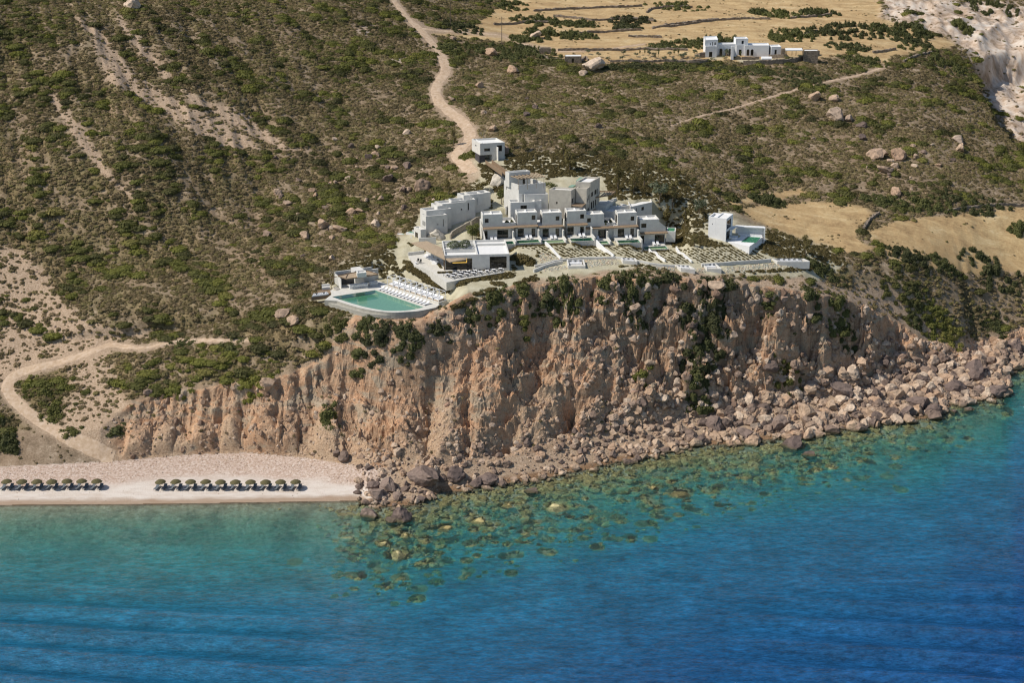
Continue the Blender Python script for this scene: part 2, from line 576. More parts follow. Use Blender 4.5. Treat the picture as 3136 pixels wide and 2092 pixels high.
WHITE = [[(2010, -30), (2130, -10), (2351, 5), (2500, 0), (2500, 300), (2351, 330), (2310, 300), (2280, 240), (2235, 150), (2200, 95), (2120, 70), (2030, 35)],
         [(905, 128), (930, 128), (955, 140), (925, 145)], [(835, 60), (850, 70), (845, 85), (828, 75)]]
ORANGE = [[(1120, 690), (1190, 655), (1300, 636), (1420, 622), (1540, 622), (1700, 640), (1850, 640), (1960, 665), (2000, 720), (1900, 690), (1700, 660), (1540, 655), (1300, 660), (1180, 690), (1080, 740), (980, 775), (900, 790), (980, 745), (1050, 722)]]
BUSHCAP = [[(330, 835), (420, 800), (560, 790), (640, 790), (660, 850), (560, 880), (380, 905), (300, 905), (255, 880), (300, 850)]]
MAIN_ROAD = [(892, -30, 14), (905, 0, 16), (930, 35, 18), (960, 62, 26), (985, 90, 22), (1008, 115, 24), (1020, 140, 26), (1025, 165, 28), (1008, 185, 26), (998, 210, 27), (1008, 235, 30), (1030, 255, 32),
             (1058, 275, 32), (1078, 300, 32), (1080, 318, 30), (1062, 338, 32), (1045, 354, 34), (1066, 375, 36), (1085, 398, 34)]
SIDE_ROAD = [(960, 64, 14), (1010, 70, 12), (1080, 74, 10), (1150, 80, 11), (1192, 96, 13), (1232, 110, 14), (1300, 118, 6), (1400, 112, 5), (1480, 100, 5)]
BEACH_TRACK = [(262, 1052, 34), (210, 1030, 34), (150, 1002, 34), (100, 975, 33), (60, 945, 32), (28, 915, 32), (14, 888, 32), (28, 864, 30), (70, 848, 27), (140, 832, 24), (200, 812, 26), (250, 792, 24), (330, 800, 15), (390, 786, 14), (470, 782, 12), (575, 782, 8)]
FOOTPATH = [(1540, 288, 4), (1600, 268, 4), (1680, 250, 5), (1760, 225, 5), (1830, 205, 6), (1900, 186, 6), (1965, 174, 7), (2035, 152, 9)]
PATHS = [MAIN_ROAD, SIDE_ROAD, BEACH_TRACK, FOOTPATH]

def in_any(px, py, polys, soft=8.0, wob=0.0):
    if wob:
        wx = px + wob * fbm(px / 37, py / 23, 3, 71)
        wy = py + 0.6 * wob * fbm(px / 37, py / 23, 3, 72)
    else:
        wx, wy = px, py
    out = np.zeros(px.shape)
    for poly in polys:
        A = np.array(poly)
        m = (wx > A[:, 0].min() - soft) & (wx < A[:, 0].max() + soft) & (wy > A[:, 1].min() - soft) & (wy < A[:, 1].max() + soft)
        if m.any():
            out[m] = np.maximum(out[m], sstep(-soft, soft, seg_dist(wx[m], wy[m], poly)))
    return out

def near_path(px, py, grow=1.0):
    out = np.zeros(px.shape)
    for path in PATHS:
        A = np.array(path, float)
        m = (px > A[:, 0].min() - 40) & (px < A[:, 0].max() + 40) & (py > A[:, 1].min() - 40) & (py < A[:, 1].max() + 40)
        if not m.any():
            continue
        qx, qy = px[m], py[m]
        best = np.zeros(qx.shape)
        for (x0, y0, w0), (x1, y1, w1) in zip(path[:-1], path[1:]):
            dx, dy = x1 - x0, y1 - y0
            t = np.clip(((qx - x0) * dx + (qy - y0) * dy) / (dx * dx + dy * dy), 0, 1)
            d = np.hypot(qx - x0 - t * dx, (qy - y0 - t * dy))
            wd = 0.5 * (w0 + (w1 - w0) * t) * grow
            best = np.maximum(best, sstep(1.25, 0.75, d / np.maximum(wd, 2.5)))
        out[m] = np.maximum(out[m], best)
    return out

# ------------------------------------------------------------------ the ground as one sheet
ug = np.concatenate([np.linspace(-1.6, -0.40, 16)[:-1], np.linspace(-0.40, -0.345, 25)[:-1], np.linspace(-0.345, 0.345, 820), np.linspace(0.345, 0.40, 25)[1:], np.linspace(0.40, 1.6, 16)[1:]])
Yg = np.concatenate([np.linspace(40, 240, 14)[:-1], np.linspace(240, 325, 50)[:-1], np.linspace(325, 350, 50)[:-1], np.linspace(350, 418, 230)[:-1], np.linspace(418, 560, 200)[:-1],
                     np.linspace(560, 760, 130)[:-1], np.geomspace(760, 15000, 34)])
NU, NY = len(ug), len(Yg)
U, YY = np.meshgrid(ug, Yg)
gx, gy = (U * YY).ravel(), YY.ravel()
gz = np.full(gx.shape, 30.0)
for _ in range(3):
    gc = np.clip(pix_col(gx, gy, gz), -900, 3300)
    gz, gt, gd, gb, gup = shape(gc, gx, gy)
# relief of the cliff: buttresses and gullies running down the face, broken rock to the right
mask = np.where((gt > 0) & (gt < 1), np.minimum(sstep(0, 0.16, gt), sstep(1.0, 0.93, gt)), 0.0)
clifft = sstep(240, 320, gc)
wx = gx + 5.0 * fbm(gx / 19, gy / 14, 3, 21) + 2.0 * fbm(gx / 5, gy / 6, 2, 22) + 0.35 * fbm(gx / 40, gy / 90, 2, 23) * (gy - 375)
_sl = sstep(0, 1, gt) * 30
_t0 = sstep(0, 1, gt) * 30
wx = wx + 0.9 * _t0 * fbm(gx / 26, gy * 0, 2, 24)            # gullies fan out and lean
rib = ridged(wx / 10.5, _sl / 30, 3, 31) - 0.6
rib2 = ridged(wx / 3.6 + 5, _sl / 9, 3, 32) - 0.6
calm = sstep(-0.28, 0.22, fbm(gx / 20, gy / 16, 3, 33) + 0.5 * (gt - 0.45))
_ys, _yf, _ye, _zf, _ze = lines(gc)
sv = gt * np.hypot(_ye - _yf, _ze - _zf)                 # distance up the face
qx, qy = gx + 1.6 * fbm(gx / 4, sv / 4, 3, 5), sv + 1.6 * fbm(gx / 4, sv / 4, 3, 6)
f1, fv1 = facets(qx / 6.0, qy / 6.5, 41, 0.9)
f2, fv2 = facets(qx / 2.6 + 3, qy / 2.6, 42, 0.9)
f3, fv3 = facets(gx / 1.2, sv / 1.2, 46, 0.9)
blocky = sstep(1250, 1700, gc)
hgt = np.interp(gc, _e[:, 0], _e[:, 2])
amp = np.clip(hgt / 30, 0.25, 1.1) * clifft
talus = sstep(0.02, 0.20, fbm(gx / 13, sv * 0, 3, 25) + 0.55 * (0.40 - gt)) * sstep(0.75, 0.35, gt)      # smooth fans of debris against the foot
crag = sstep(-0.25, 0.25, fbm(gx / 15 + 7, gy / 12, 3, 47) + 0.25 * blocky)
relief = (0.35 + 0.65 * calm) * (1.3 * rib + 0.9 * rib2) * (1 - 0.6 * blocky) * (1 - talus) + (1 - 0.75 * talus) * (0.5 + 0.5 * crag) * (3.6 * f1 * (0.75 + 0.5 * blocky) + 2.2 * f2 + 0.85 * f3) \
    + 3.6 * fbm(gx / 9, sv / 10, 3, 49) + 2.4 * fbm(gx / 5, sv / 5, 4, 44) + 0.8 * fbm(gx / 1.6, sv / 1.6, 3, 43) + 3.2 * (ridged(gx / 22, sv / 5.0 + 0.06 * gx + 0.5 * fbm(gx / 12, sv / 12, 2, 50), 2, 48) - 0.6) * (0.4 + 0.6 * crag) * (1 - talus)
hollow = np.zeros(gx.shape)
for hx, hy, hr in ((1470, 770, 3.2), (1310, 905, 2.6), (1150, 960, 3.0), (985, 830, 2.6), (1990, 830, 3.0), (1760, 800, 3.0), (690, 1000, 2.0), (520, 985, 2.0), (1235, 730, 2.6), (1900, 780, 2.4)):
    dd = (gx - (hx - CX) / FD * 395) ** 2 / (hr * 1.3) ** 2 + ((gt - 0.5) * 22 - (0.5 - (hy - 640) / 330.0) * 22) ** 2 / (hr * 1.6) ** 2
    hollow += np.exp(-dd)
bulge = np.zeros(gx.shape)
for hx, hw_, ha in ((310, 3.2, 3.0), (365, 2.6, 2.4), (455, 2.8, 2.2), (520, 2.4, 2.6), (600, 4.2, 4.2), (655, 2.6, 2.6), (745, 3.0, 2.4), (940, 4.0, 2.6), (1030, 3.6, 2.2), (1120, 4.4, 3.0), (1360, 3.8, 2.6)):
    dx_ = (gx - (hx - CX) / FD * 385) / hw_
    bulge += ha * np.sqrt(np.clip(1 - dx_ ** 2, 0, 1)) * sstep(0.0, 0.10, gt) * sstep(0.95, 0.35, gt)
relief = relief * (1 - 0.35 * np.clip(bulge, 0, 1)) + bulge * 0.9 / np.maximum(amp, 0.3) - 4.6 * hollow
gz = gz + mask * relief * amp
# gentle relief of the hills, knobbly near the cliff
on_up = sstep(0, 8, gup)
gz = gz + on_up * (0.9 * fbm(gx / 22, gy / 22, 3, 51) + 0.28 * fbm(gx / 5, gy / 5, 3, 52))
gpx, gpy = proj(gx, gy, gz)
gz = gz + on_up * in_any(gpx, gpy, WHITE[:1], 25, 20) * (4.0 * (ridged(gx / 16, gy / 30, 3, 61) - 0.6))
gz = gz - on_up * 10.0 * in_any(gpx, gpy, [[(2236, 150), (2300, 128), (2500, 110), (2500, 345), (2351, 345), (2285, 262)]], 12, 14)
hill = on_up * sstep(900, 500, gpx) * sstep(640, 480, gpy)
gz = gz + hill * 2.8 * (ridged((gx + 0.35 * gy) / 15, gy / 90, 3, 62) - 0.6)
gz = gz + np.where(gd > 1, 0.35 * fbm(gx / 3, gy / 3, 3, 53) * sstep(1, 8, gd), 0)
gz = apply_pads(gx, gy, gz)
gpx, gpy = proj(gx, gy, gz)

def grid_z(x, y):
    x, y = np.atleast_1d(np.asarray(x, float)), np.atleast_1d(np.asarray(y, float))
    u = x / y
    i = np.clip(np.searchsorted(ug, u) - 1, 0, NU - 2)
    j = np.clip(np.searchsorted(Yg, y) - 1, 0, NY - 2)
    a = np.clip((u - ug[i]) / (ug[i + 1] - ug[i]), 0, 1)
    b = np.clip((y - Yg[j]) / (Yg[j + 1] - Yg[j]), 0, 1)
    Z = gz.reshape(NY, NU)
    return (Z[j, i] * (1 - a) + Z[j, i + 1] * a) * (1 - b) + (Z[j + 1, i] * (1 - a) + Z[j + 1, i + 1] * a) * b

def gnd(x, y):
    return float(grid_z(x, y)[0])

_ts = np.arange(250, 1100, 0.25)
def P(px, py, lift=0.0):
    """the point of the ground seen at a pixel"""
    d = ray(px, py)
    q = d[None, :] * _ts[:, None]
    q[:, 2] += CAM_Z
    below = q[:, 2] < grid_z(q[:, 0], q[:, 1])
    k = int(np.argmax(below)) if below.any() else len(_ts) - 1
    p = q[k]
    return Vector((p[0], p[1], gnd(p[0], p[1]) + lift))

# zone weights on the vertices
land = (gd < 0)
zone_field = in_any(gpx, gpy, FIELDS, 5, 10) * land
zone_path = near_path(gpx, gpy, 1.15) * land
zone_pale = np.maximum(in_any(gpx, gpy, [PALE], 14, 22) * (gup > -2), in_any(gpx, gpy, YARD, 3)) * land
zone_orange = in_any(gpx, gpy, ORANGE, 6, 12)
zone_pale = zone_pale * (1 - 0.9 * zone_orange)
zone_bare = np.maximum(in_any(gpx, gpy, SCREE, 7, 14), np.maximum(in_any(gpx, gpy, ERODED, 16, 24), in_any(gpx, gpy, ORANGE, 8, 14))) * land
zone_white = in_any(gpx, gpy, WHITE, 14, 34) * land
rock_jit = fbm(gx / 5, gy / 5, 3, 81)
zone_rock = np.where((gup < 0.8 + 1.2 * rock_jit) & (gt > 0.0), 1.0, 0.0) * land * sstep(235, 300, gc + 20 * rock_jit)
zone_sand = np.where(land & (gt <= 0), 1.0, 0.0) * sstep(900, 850, gc + 15 * rock_jit)
zone_apron = np.where(land & (gt <= 0.02), 1.0, 0.0) * sstep(850, 900, gc + 15 * rock_jit)
zone_wet = sstep(-3.2, -1.2, gd + 0.8 * fbm(gx / 4, gy / 2, 2, 93)) * sstep(3.0, 0.0, gd)
def streak(x, y, px, seed, s=1.0):
    """patchiness of the plant cover: drawn out down the fall line on the left hill, rounder elsewhere"""
    al, ac = (x - y) / 1.414, (x + y) / 1.414
    k = sstep(1050, 750, px)
    return k * fbm(ac / (9.0 * s), al / (24.0 * s), 4, seed) + (1 - k) * fbm(x / (13.0 * s), y / (13.0 * s), 4, seed + 1)
veg_n = sstep(-0.16, 0.22, streak(gx, gy, gpx, 203, 0.7) + 0.06 * sstep(1000, 600, gpx) - 0.09 * sstep(1150, 1350, gpx))
zone_veg = np.clip((0.18 + 0.74 * veg_n) * land * sstep(0.5, 5, gup) * (1 - zone_pale) * (1 - zone_bare) * (1 - zone_white) * (1 - zone_rock) * (1 - zone_path), 0, 1)
idx = np.arange(NU * NY).reshape(NY, NU)
quads = np.stack([idx[:-1, :-1], idx[:-1, 1:], idx[1:, 1:], idx[1:, :-1]], -1).reshape(-1, 4)

m = newmat("ground")
b = NB(m)
n_big, n_mid, n_fine = b.noise(0.035, 4, 0.55, b.pos()), b.noise(0.35, 4, 0.6, b.pos()), b.noise(2.6, 4, 0.65, b.pos())
soil = b.ramp(b.math('ADD', b.math('MULTIPLY', n_mid, 0.55), b.math('MULTIPLY', n_fine, 0.45)), [(0.36, (0.15, 0.115, 0.075)), (0.47, (0.245, 0.185, 0.125)), (0.56, (0.34, 0.26, 0.18)), (0.66, (0.50, 0.41, 0.31))])
soil = b.mix(b.ramp(n_big, [(0.45, 0.0), (0.68, 0.35)]), soil, (0.38, 0.25, 0.155))
straw = b.ramp(b.math('ADD', b.math('MULTIPLY', b.noise(0.10, 5, 0.65, b.pos((1, 2.2, 1)), dist=0.5), 0.55), b.math('MULTIPLY', b.noise(1.1, 5, 0.7, b.pos((1, 2.0, 1))), 0.45)), [(0.36, (0.30, 0.20, 0.10)), (0.45, (0.44, 0.30, 0.15)), (0.54, (0.54, 0.39, 0.20)), (0.66, (0.66, 0.53, 0.32))])
straw = b.mix(b.ramp(n_big, [(0.46, 0.0), (0.66, 0.35)]), straw, (0.42, 0.27, 0.13))
under = b.ramp(b.math('ADD', b.math('MULTIPLY', n_fine, 0.6), b.math('MULTIPLY', n_mid, 0.4)), [(0.36, (0.12, 0.10, 0.055)), (0.5, (0.21, 0.168, 0.095)), (0.62, (0.36, 0.28, 0.185))])
under = b.mix(1.0, under, (1.04, 0.97, 0.86), 'MULTIPLY')
under = b.mix(b.ramp(b.noise(0.09, 3, 0.6, b.pos()), [(0.42, 0.0), (0.6, 0.5)]), under, (0.155, 0.15, 0.062))
soil = b.mix(b.attr("veg"), soil, under)
c = b.mix(b.attr("field"), soil, straw)
pale = b.ramp(n_mid, [(0.3, (0.40, 0.36, 0.24)), (0.55, (0.51, 0.47, 0.335)), (0.75, (0.58, 0.545, 0.41))])
c = b.mix(b.attr("pale"), c, pale)
bare = b.ramp(n_fine, [(0.30, (0.25, 0.175, 0.115)), (0.5, (0.43, 0.315, 0.215)), (0.70, (0.58, 0.45, 0.335))])
c = b.mix(b.attr("bare"), c, bare)
white = b.ramp(b.noise(0.16, 7, 0.72, b.pos((1, 1, 0.4)), dist=0.6), [(0.33, (0.25, 0.18, 0.115)), (0.44, (0.44, 0.33, 0.24)), (0.53, (0.60, 0.49, 0.39)), (0.68, (0.70, 0.64, 0.56))])
c = b.mix(b.attr("white"), c, white)
strata = b.noise(0.22, 5, 0.62, b.pos((0.7, 0.7, 2.2)), dist=1.2)
rock = b.ramp(strata, [(0.25, (0.26, 0.18, 0.135)), (0.40, (0.42, 0.305, 0.22)), (0.52, (0.53, 0.41, 0.31)), (0.62, (0.44, 0.30, 0.205)), (0.70, (0.56, 0.46, 0.37)), (0.8, (0.46, 0.42, 0.36))])
rock = b.mix(b.ramp(b.noise(0.13, 4, 0.6, b.pos((1, 1, 2.6)), dist=0.8), [(0.52, 0.0), (0.60, 0.8)]), rock, (0.40, 0.385, 0.33))
rock = b.mix(b.ramp(n_fine, [(0.35, 0.55), (0.5, 0.0)]), rock, (0.17, 0.115, 0.085))
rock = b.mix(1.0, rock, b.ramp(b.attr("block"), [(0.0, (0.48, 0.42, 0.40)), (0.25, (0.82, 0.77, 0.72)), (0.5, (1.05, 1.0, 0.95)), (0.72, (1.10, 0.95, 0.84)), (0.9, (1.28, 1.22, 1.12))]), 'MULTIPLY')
rock = b.mix(1.0, rock, (0.97, 0.90, 0.82), 'MULTIPLY')
rock = b.mix(b.math('MULTIPLY', b.attr("talus"), 0.8), rock, b.mix(1.0, bare, (1.0, 0.97, 0.93), 'MULTIPLY'))
c = b.mix(b.attr("rock"), c, rock)
peb = b.ramp(b.noise(1.7, 5, 0.8, b.pos()), [(0.32, (0.30, 0.205, 0.15)), (0.46, (0.50, 0.37, 0.29)), (0.56, (0.62, 0.50, 0.42)), (0.68, (0.76, 0.69, 0.62))])
sand = b.ramp(b.noise(0.6, 4, 0.6, b.pos((0.5, 1.6, 1))), [(0.3, (0.60, 0.51, 0.43)), (0.6, (0.70, 0.63, 0.56))])
sand = b.mix(b.attr("stony"), sand, peb)
c = b.mix(b.attr("sand"), c, sand)
c = b.mix(b.attr("wet"), c, b.mix(1.0, c, (0.60, 0.50, 0.41), 'MULTIPLY'))
bedsand = b.ramp(b.noise(0.9, 4, 0.7, b.pos()), [(0.3, (0.30, 0.29, 0.18)), (0.55, (0.50, 0.50, 0.37)), (0.75, (0.66, 0.66, 0.54))])
weed = b.ramp(b.noise(0.11, 6, 0.72, b.pos()), [(0.48, 0.0), (0.62, 0.6)])
bed = b.mix(weed, bedsand, (0.05, 0.075, 0.05))
c = b.mix(b.attr("bed"), c, bed)
hgt_n = b.math('ADD', b.math('MULTIPLY', n_fine, 1.0), b.math('MULTIPLY', b.noise(9.0, 3, 0.6, b.pos()), 0.35))
b.finish(c, 0.95, b.bump(hgt_n, 0.75, 0.22), 0.15)
MAT_GROUND = m

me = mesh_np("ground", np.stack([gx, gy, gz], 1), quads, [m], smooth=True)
stony = sstep(0.42, 0.62, gb + 0.22 * fbm(gx / 14, gy / 5, 3, 91) + 0.25 * sstep(820, 900, gc)) * zone_sand
stony = np.maximum(stony, sstep(860, 940, gc) * zone_sand)
for nm, arr in (("field", zone_field), ("pale", zone_pale), ("bare", np.maximum(np.maximum(zone_bare, zone_path * 0.7) * (1 - zone_rock), zone_apron * 0.85)), ("white", zone_white * (1 - zone_rock)), ("rock", zone_rock), ("sand", zone_sand * (gd < 0)),
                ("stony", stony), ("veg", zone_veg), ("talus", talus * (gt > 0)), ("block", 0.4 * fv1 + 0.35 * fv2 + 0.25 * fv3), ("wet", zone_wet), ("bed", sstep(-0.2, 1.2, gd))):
    add_attr(me, nm, arr)
fl = np.ones(len(quads), dtype=bool)
fl[(zone_rock > 0.5)[quads].all(1)] = False
me.polygons.foreach_set("use_smooth", fl)
tag(link("ground", me), kind="structure")

# ------------------------------------------------------------------ roads and paths as sheets on the ground
dust = newmat("road_dust")
b = NB(dust)
t = b.ramp(b.noise(0.9, 5, 0.65, b.pos()), [(0.28, (0.40, 0.28, 0.18)), (0.5, (0.53, 0.395, 0.275)), (0.72, (0.63, 0.50, 0.38))])
b.finish(t, 0.95, b.bump(b.noise(4.0, 4, 0.6, b.pos()), 0.5, 0.1), 0.1)

def path_sheet(name, path, seg=5, na=6):
    pts = []
    for (x0, y0, w0), (x1, y1, w1) in zip(path[:-1], path[1:]):
        n = max(2, int(math.hypot(x1 - x0, y1 - y0) / seg))
        for i in range(n):
            t = i / n
            pts.append((x0 + (x1 - x0) * t, y0 + (y1 - y0) * t, w0 + (w1 - w0) * t))
    pts.append(path[-1])
    cen = [P(x, y) for x, y, _ in pts]
    for _ in range(3):
        cen = [cen[0]] + [(cen[i - 1] + cen[i] * 2 + cen[i + 1]) / 4 for i in range(1, len(cen) - 1)] + [cen[-1]]
    V, F = [], []
    for i, p in enumerate(cen):
        d = (cen[min(i + 1, len(cen) - 1)] - cen[max(i - 1, 0)])
        d.z = 0
        d.normalize()
        nrm = Vector((-d.y, d.x, 0))
        dep = p.y * CP - (p.z - CAM_Z) * SP
        hw = 0.5 * pts[i][2] * dep / FD
        for j in range(na + 1):
            s = (j / na * 2 - 1)
            e = 1 + (0.16 * pn(np.array([i * 0.37]), np.array([s * 3.0]), 77)[0] if abs(s) == 1 else 0)
            q = p + nrm * (s * hw * e)
            rut = -0.05 if j in (2, na - 2) else 0.0
            V.append((q.x, q.y, gnd(q.x, q.y) + (0.07 + rut if abs(s) < 1 else -0.06)))
    for i in range(len(cen) - 1):
        for j in range(na):
            k = i * (na + 1) + j
            F.append((k, k + 1, k + na + 2, k + na + 1))
    me = mesh_np(name, V, F, [dust], smooth=True)
    return tag(link(name, me), kind="structure")

path_sheet("dirt_road", MAIN_ROAD)
path_sheet("farm_track", SIDE_ROAD)
path_sheet("beach_track", BEACH_TRACK)
path_sheet("footpath", FOOTPATH, na=4)

# ------------------------------------------------------------------ plants: materials and prototype meshes
def leaf_mat(name, stops, patch=0.05, pale=0.0):
    """foliage whose colour varies from plant to plant and over wide patches of the land"""
    m = newmat(name)
    b = NB(m)
    oi = b.n("ShaderNodeObjectInfo")
    big = b.noise(patch, 3, 0.6, oi.outputs['Location'])
    f = b.math('ADD', b.math('MULTIPLY', oi.outputs['Random'], 0.62), b.math('MULTIPLY', b.math('SUBTRACT', big, 0.5), 1.5))
    f = b.math('ADD', f, 0.20)
    c = b.ramp(f, stops)
    n = b.noise(3.5, 2, 0.5, b.pos())
    c = b.mix(1.0, c, b.ramp(n, [(0.3, 0.62), (0.55, 1.0), (0.75, 1.35)]), 'MULTIPLY')
    p = b.n("ShaderNodeBsdfPrincipled")
    b.put(p.inputs['Base Color'], c)
    p.inputs['Roughness'].default_value = 0.7
    p.inputs['Specular IOR Level'].default_value = 0.15
    tl = b.n("ShaderNodeBsdfTranslucent")
    b.put(tl.inputs[0], b.mix(1.0, c, (1.2, 1.25, 0.6), 'MULTIPLY'))
    mx = b.n("ShaderNodeMixShader")
    mx.inputs[0].default_value = 0.30
    b.t.links.new(p.outputs[0], mx.inputs[1])
    b.t.links.new(tl.outputs[0], mx.inputs[2])
    o = b.n("ShaderNodeOutputMaterial")
    b.t.links.new(mx.outputs[0], o.inputs[0])
    return m

M_MAQUIS = leaf_mat("maquis_leaves", [(0.0, (0.085, 0.082, 0.038)), (0.3, (0.12, 0.118, 0.042)), (0.55, (0.155, 0.158, 0.046)), (0.8, (0.215, 0.215, 0.05)), (1.0, (0.27, 0.235, 0.085))])
M_SCRUB = leaf_mat("scrub_leaves", [(0.0, (0.13, 0.105, 0.058)), (0.25, (0.20, 0.16, 0.082)), (0.5, (0.30, 0.225, 0.132)), (0.7, (0.22, 0.193, 0.075)), (1.0, (0.40, 0.31, 0.19))])
M_GARDEN = leaf_mat("garden_leaves", [(0.0, (0.10, 0.082, 0.036)), (0.5, (0.145, 0.117, 0.048)), (1.0, (0.20, 0.16, 0.07))], 0.2)
M_DARK = leaf_mat("hedge_leaves", [(0.0, (0.065, 0.068, 0.034)), (0.5, (0.105, 0.112, 0.045)), (1.0, (0.155, 0.16, 0.055))])
M_TREE = leaf_mat("tree_leaves", [(0.0, (0.17, 0.14, 0.058)), (0.5, (0.22, 0.185, 0.08)), (1.0, (0.26, 0.225, 0.105))], 0.2)
M_OLIVE = leaf_mat("olive_leaves", [(0.0, (0.12, 0.14, 0.09)), (1.0, (0.20, 0.22, 0.15))], 0.2)
M_CAROB = leaf_mat("carob_leaves", [(0.0, (0.11, 0.12, 0.045)), (0.5, (0.15, 0.16, 0.06)), (1.0, (0.19, 0.20, 0.08))], 0.2)
M_BARK = simple("bark", (0.20, 0.155, 0.11), 0.95, 0.25, 4)
M_PALEBARK = simple("pale_bark", (0.50, 0.44, 0.35), 0.95, 0.2, 4)

def bush_mesh(name, seed, n=150, h=0.75, leaf=0.2, mat=None, lump=0.35, core=True):
    """a cushion of leaf-sized faces, unit radius, with an uneven outline"""
    r = np.random.default_rng(seed)
    dirs = r.normal(size=(n, 3))
    dirs[:, 2] = np.abs(dirs[:, 2]) * 0.9 + 0.05
    dirs /= np.linalg.norm(dirs, axis=1)[:, None]
    lob = r.normal(size=(7, 3))
    lob[:, 2] = np.abs(lob[:, 2])
    lob /= np.linalg.norm(lob, axis=1)[:, None]
    lr = 1 + lump * (r.random(7) * 1.6 - 0.8)
    near = dirs @ lob.T
    rad = (np.exp(near * 6) * lr).sum(1) / np.exp(near * 6).sum(1)
    rad *= 0.82 + 0.22 * r.random(n)
    cen = dirs * rad[:, None] * np.array([1, 1, h])
    a = dirs + np.array([0, 0, 0.35]) + 0.45 * r.normal(size=(n, 3))
    a /= np.linalg.norm(a, axis=1)[:, None]
    t1 = np.cross(a, r.normal(size=(n, 3)))
    t1 /= np.linalg.norm(t1, axis=1)[:, None]
    t2 = np.cross(a, t1)
    sz = leaf * (0.6 + 0.8 * r.random(n))[:, None]
    V = np.stack([cen - t1 * sz, cen + t2 * sz * 0.7, cen + t1 * sz, cen - t2 * sz * 0.7], 1).reshape(-1, 3)
    F = np.arange(4 * n).reshape(n, 4)
    if core:
        k, m = 8, 4
        cv = []
        for i in range(m):
            el = (i / (m - 1)) * 1.45
            for j in range(k):
                az = 2 * np.pi * j / k
                d = np.array([np.cos(az) * np.cos(el), np.sin(az) * np.cos(el), np.sin(el)])
                nr = d @ lob.T
                rr = (np.exp(nr * 6) * lr).sum() / np.exp(nr * 6).sum() * 0.80
                cv.append(d * rr * np.array([1, 1, h]) + (np.array([0, 0, -0.25]) if i == 0 else 0))
        cf = [(len(V) + i * k + j, len(V) + i * k + (j + 1) % k, len(V) + (i + 1) * k + (j + 1) % k, len(V) + (i + 1) * k + j) for i in range(m - 1) for j in range(k)]
        V = np.vstack([V, np.array(cv)])
        F = np.vstack([F, np.array(cf)])
    return mesh_np(name, V, F, [mat])

PROTO_MAQUIS = [bush_mesh("maquis_bush", 10 + i, 190, 0.42, 0.15, M_MAQUIS, 0.45) for i in range(5)]
PROTO_SCRUB = [bush_mesh("scrub_bush", 30 + i, 60, 0.48, 0.28, M_SCRUB, 0.4) for i in range(4)]
PROTO_GARDEN = [bush_mesh("garden_bush", 50 + i, 60, 0.8, 0.28, M_GARDEN, 0.4) for i in range(4)]
def bush_cluster(name, seed, mat, parts=5, n=120):
    """an irregular bush of several cushions grown together, about unit radius"""
    r = random.Random(seed)
    V, F, k = [], [], 0
    for i in range(parts):
        s = r.uniform(0.38, 0.68)
        me = bush_mesh("tmp", seed * 10 + i, n, r.uniform(0.6, 0.95), 0.17, mat, 0.55)
        v = np.empty(len(me.vertices) * 3, dtype=np.float32)
        me.vertices.foreach_get("co", v)
        f = np.empty(len(me.loops), dtype=np.int32)
        me.loops.foreach_get("vertex_index", f)
        bpy.data.meshes.remove(me)
        a = r.random() * 6.28
        d = r.uniform(0.2, 0.62) if i else 0
        V.append(v.reshape(-1, 3) * s + np.array([math.cos(a) * d, math.sin(a) * d, 0.05 * r.random()]))
        F.append(f.reshape(-1, 4) + k)
        k += len(V[-1])
    return mesh_np(name, np.vstack(V), np.vstack(F), [mat])
PROTO_DARK = [bush_cluster("dark_bush", 70 + i, M_DARK) for i in range(5)]
PROTO_GREEN = [bush_cluster("green_bush", 90 + i, M_MAQUIS) for i in range(4)]

def ico_rock(name, seed, mat, sub=2, flat=0.75, cuts=11, rough=0.10):
    bm = bmesh.new()
    bmesh.ops.create_icosphere(bm, subdivisions=sub, radius=1.0)
    r = np.random.default_rng(seed)
    v = np.array([q.co[:] for q in bm.verts])
    for _ in range(cuts):                       # broken faces
        n = r.normal(size=3)
        n /= np.linalg.norm(n)
        d = 0.48 + 0.36 * r.random()
        ex = np.maximum(v @ n - d, 0)
        v -= ex[:, None] * n * 0.98
    v *= (1 + rough * r.normal(size=(len(v), 1)) * 0.5)
    v *= np.array([1.0, 0.75 + 0.3 * r.random(), flat])
    for q, p in zip(bm.verts, v):
        q.co = p
    me = bpy.data.meshes.new(name)
    bm.to_mesh(me)
    bm.free()
    me.materials.append(mat)
    return me

def rock_mat(name, stops, wet=True, dark=0.5):
    m = newmat(name)
    b = NB(m)
    oi = b.n("ShaderNodeObjectInfo")
    c = b.ramp(oi.outputs['Random'], stops)
    n = b.noise(0.9, 5, 0.65, b.pos(), dist=0.6)
    c = b.mix(1.0, c, b.ramp(n, [(0.3, dark), (0.5, 0.95), (0.72, 1.25)]), 'MULTIPLY')
    if wet:                                     # algae and damp below the splash line
        sep = b.n("ShaderNodeSeparateXYZ")
        b.put(sep.inputs[0], b.pos())
        z = b.math('ADD', sep.outputs[2], b.math('MULTIPLY', b.noise(0.8, 3), 0.7))
        c = b.mix(b.ramp(z, [(0.5, 0.85), (1.15, 0.0)]), c, (0.075, 0.07, 0.035))
    hn = b.math('ADD', n, b.math('MULTIPLY', b.noise(5.0, 4, 0.65, b.pos()), 0.5))
    b.finish(c, 0.92, b.bump(hn, 0.8, 0.18), 0.2)
    return m

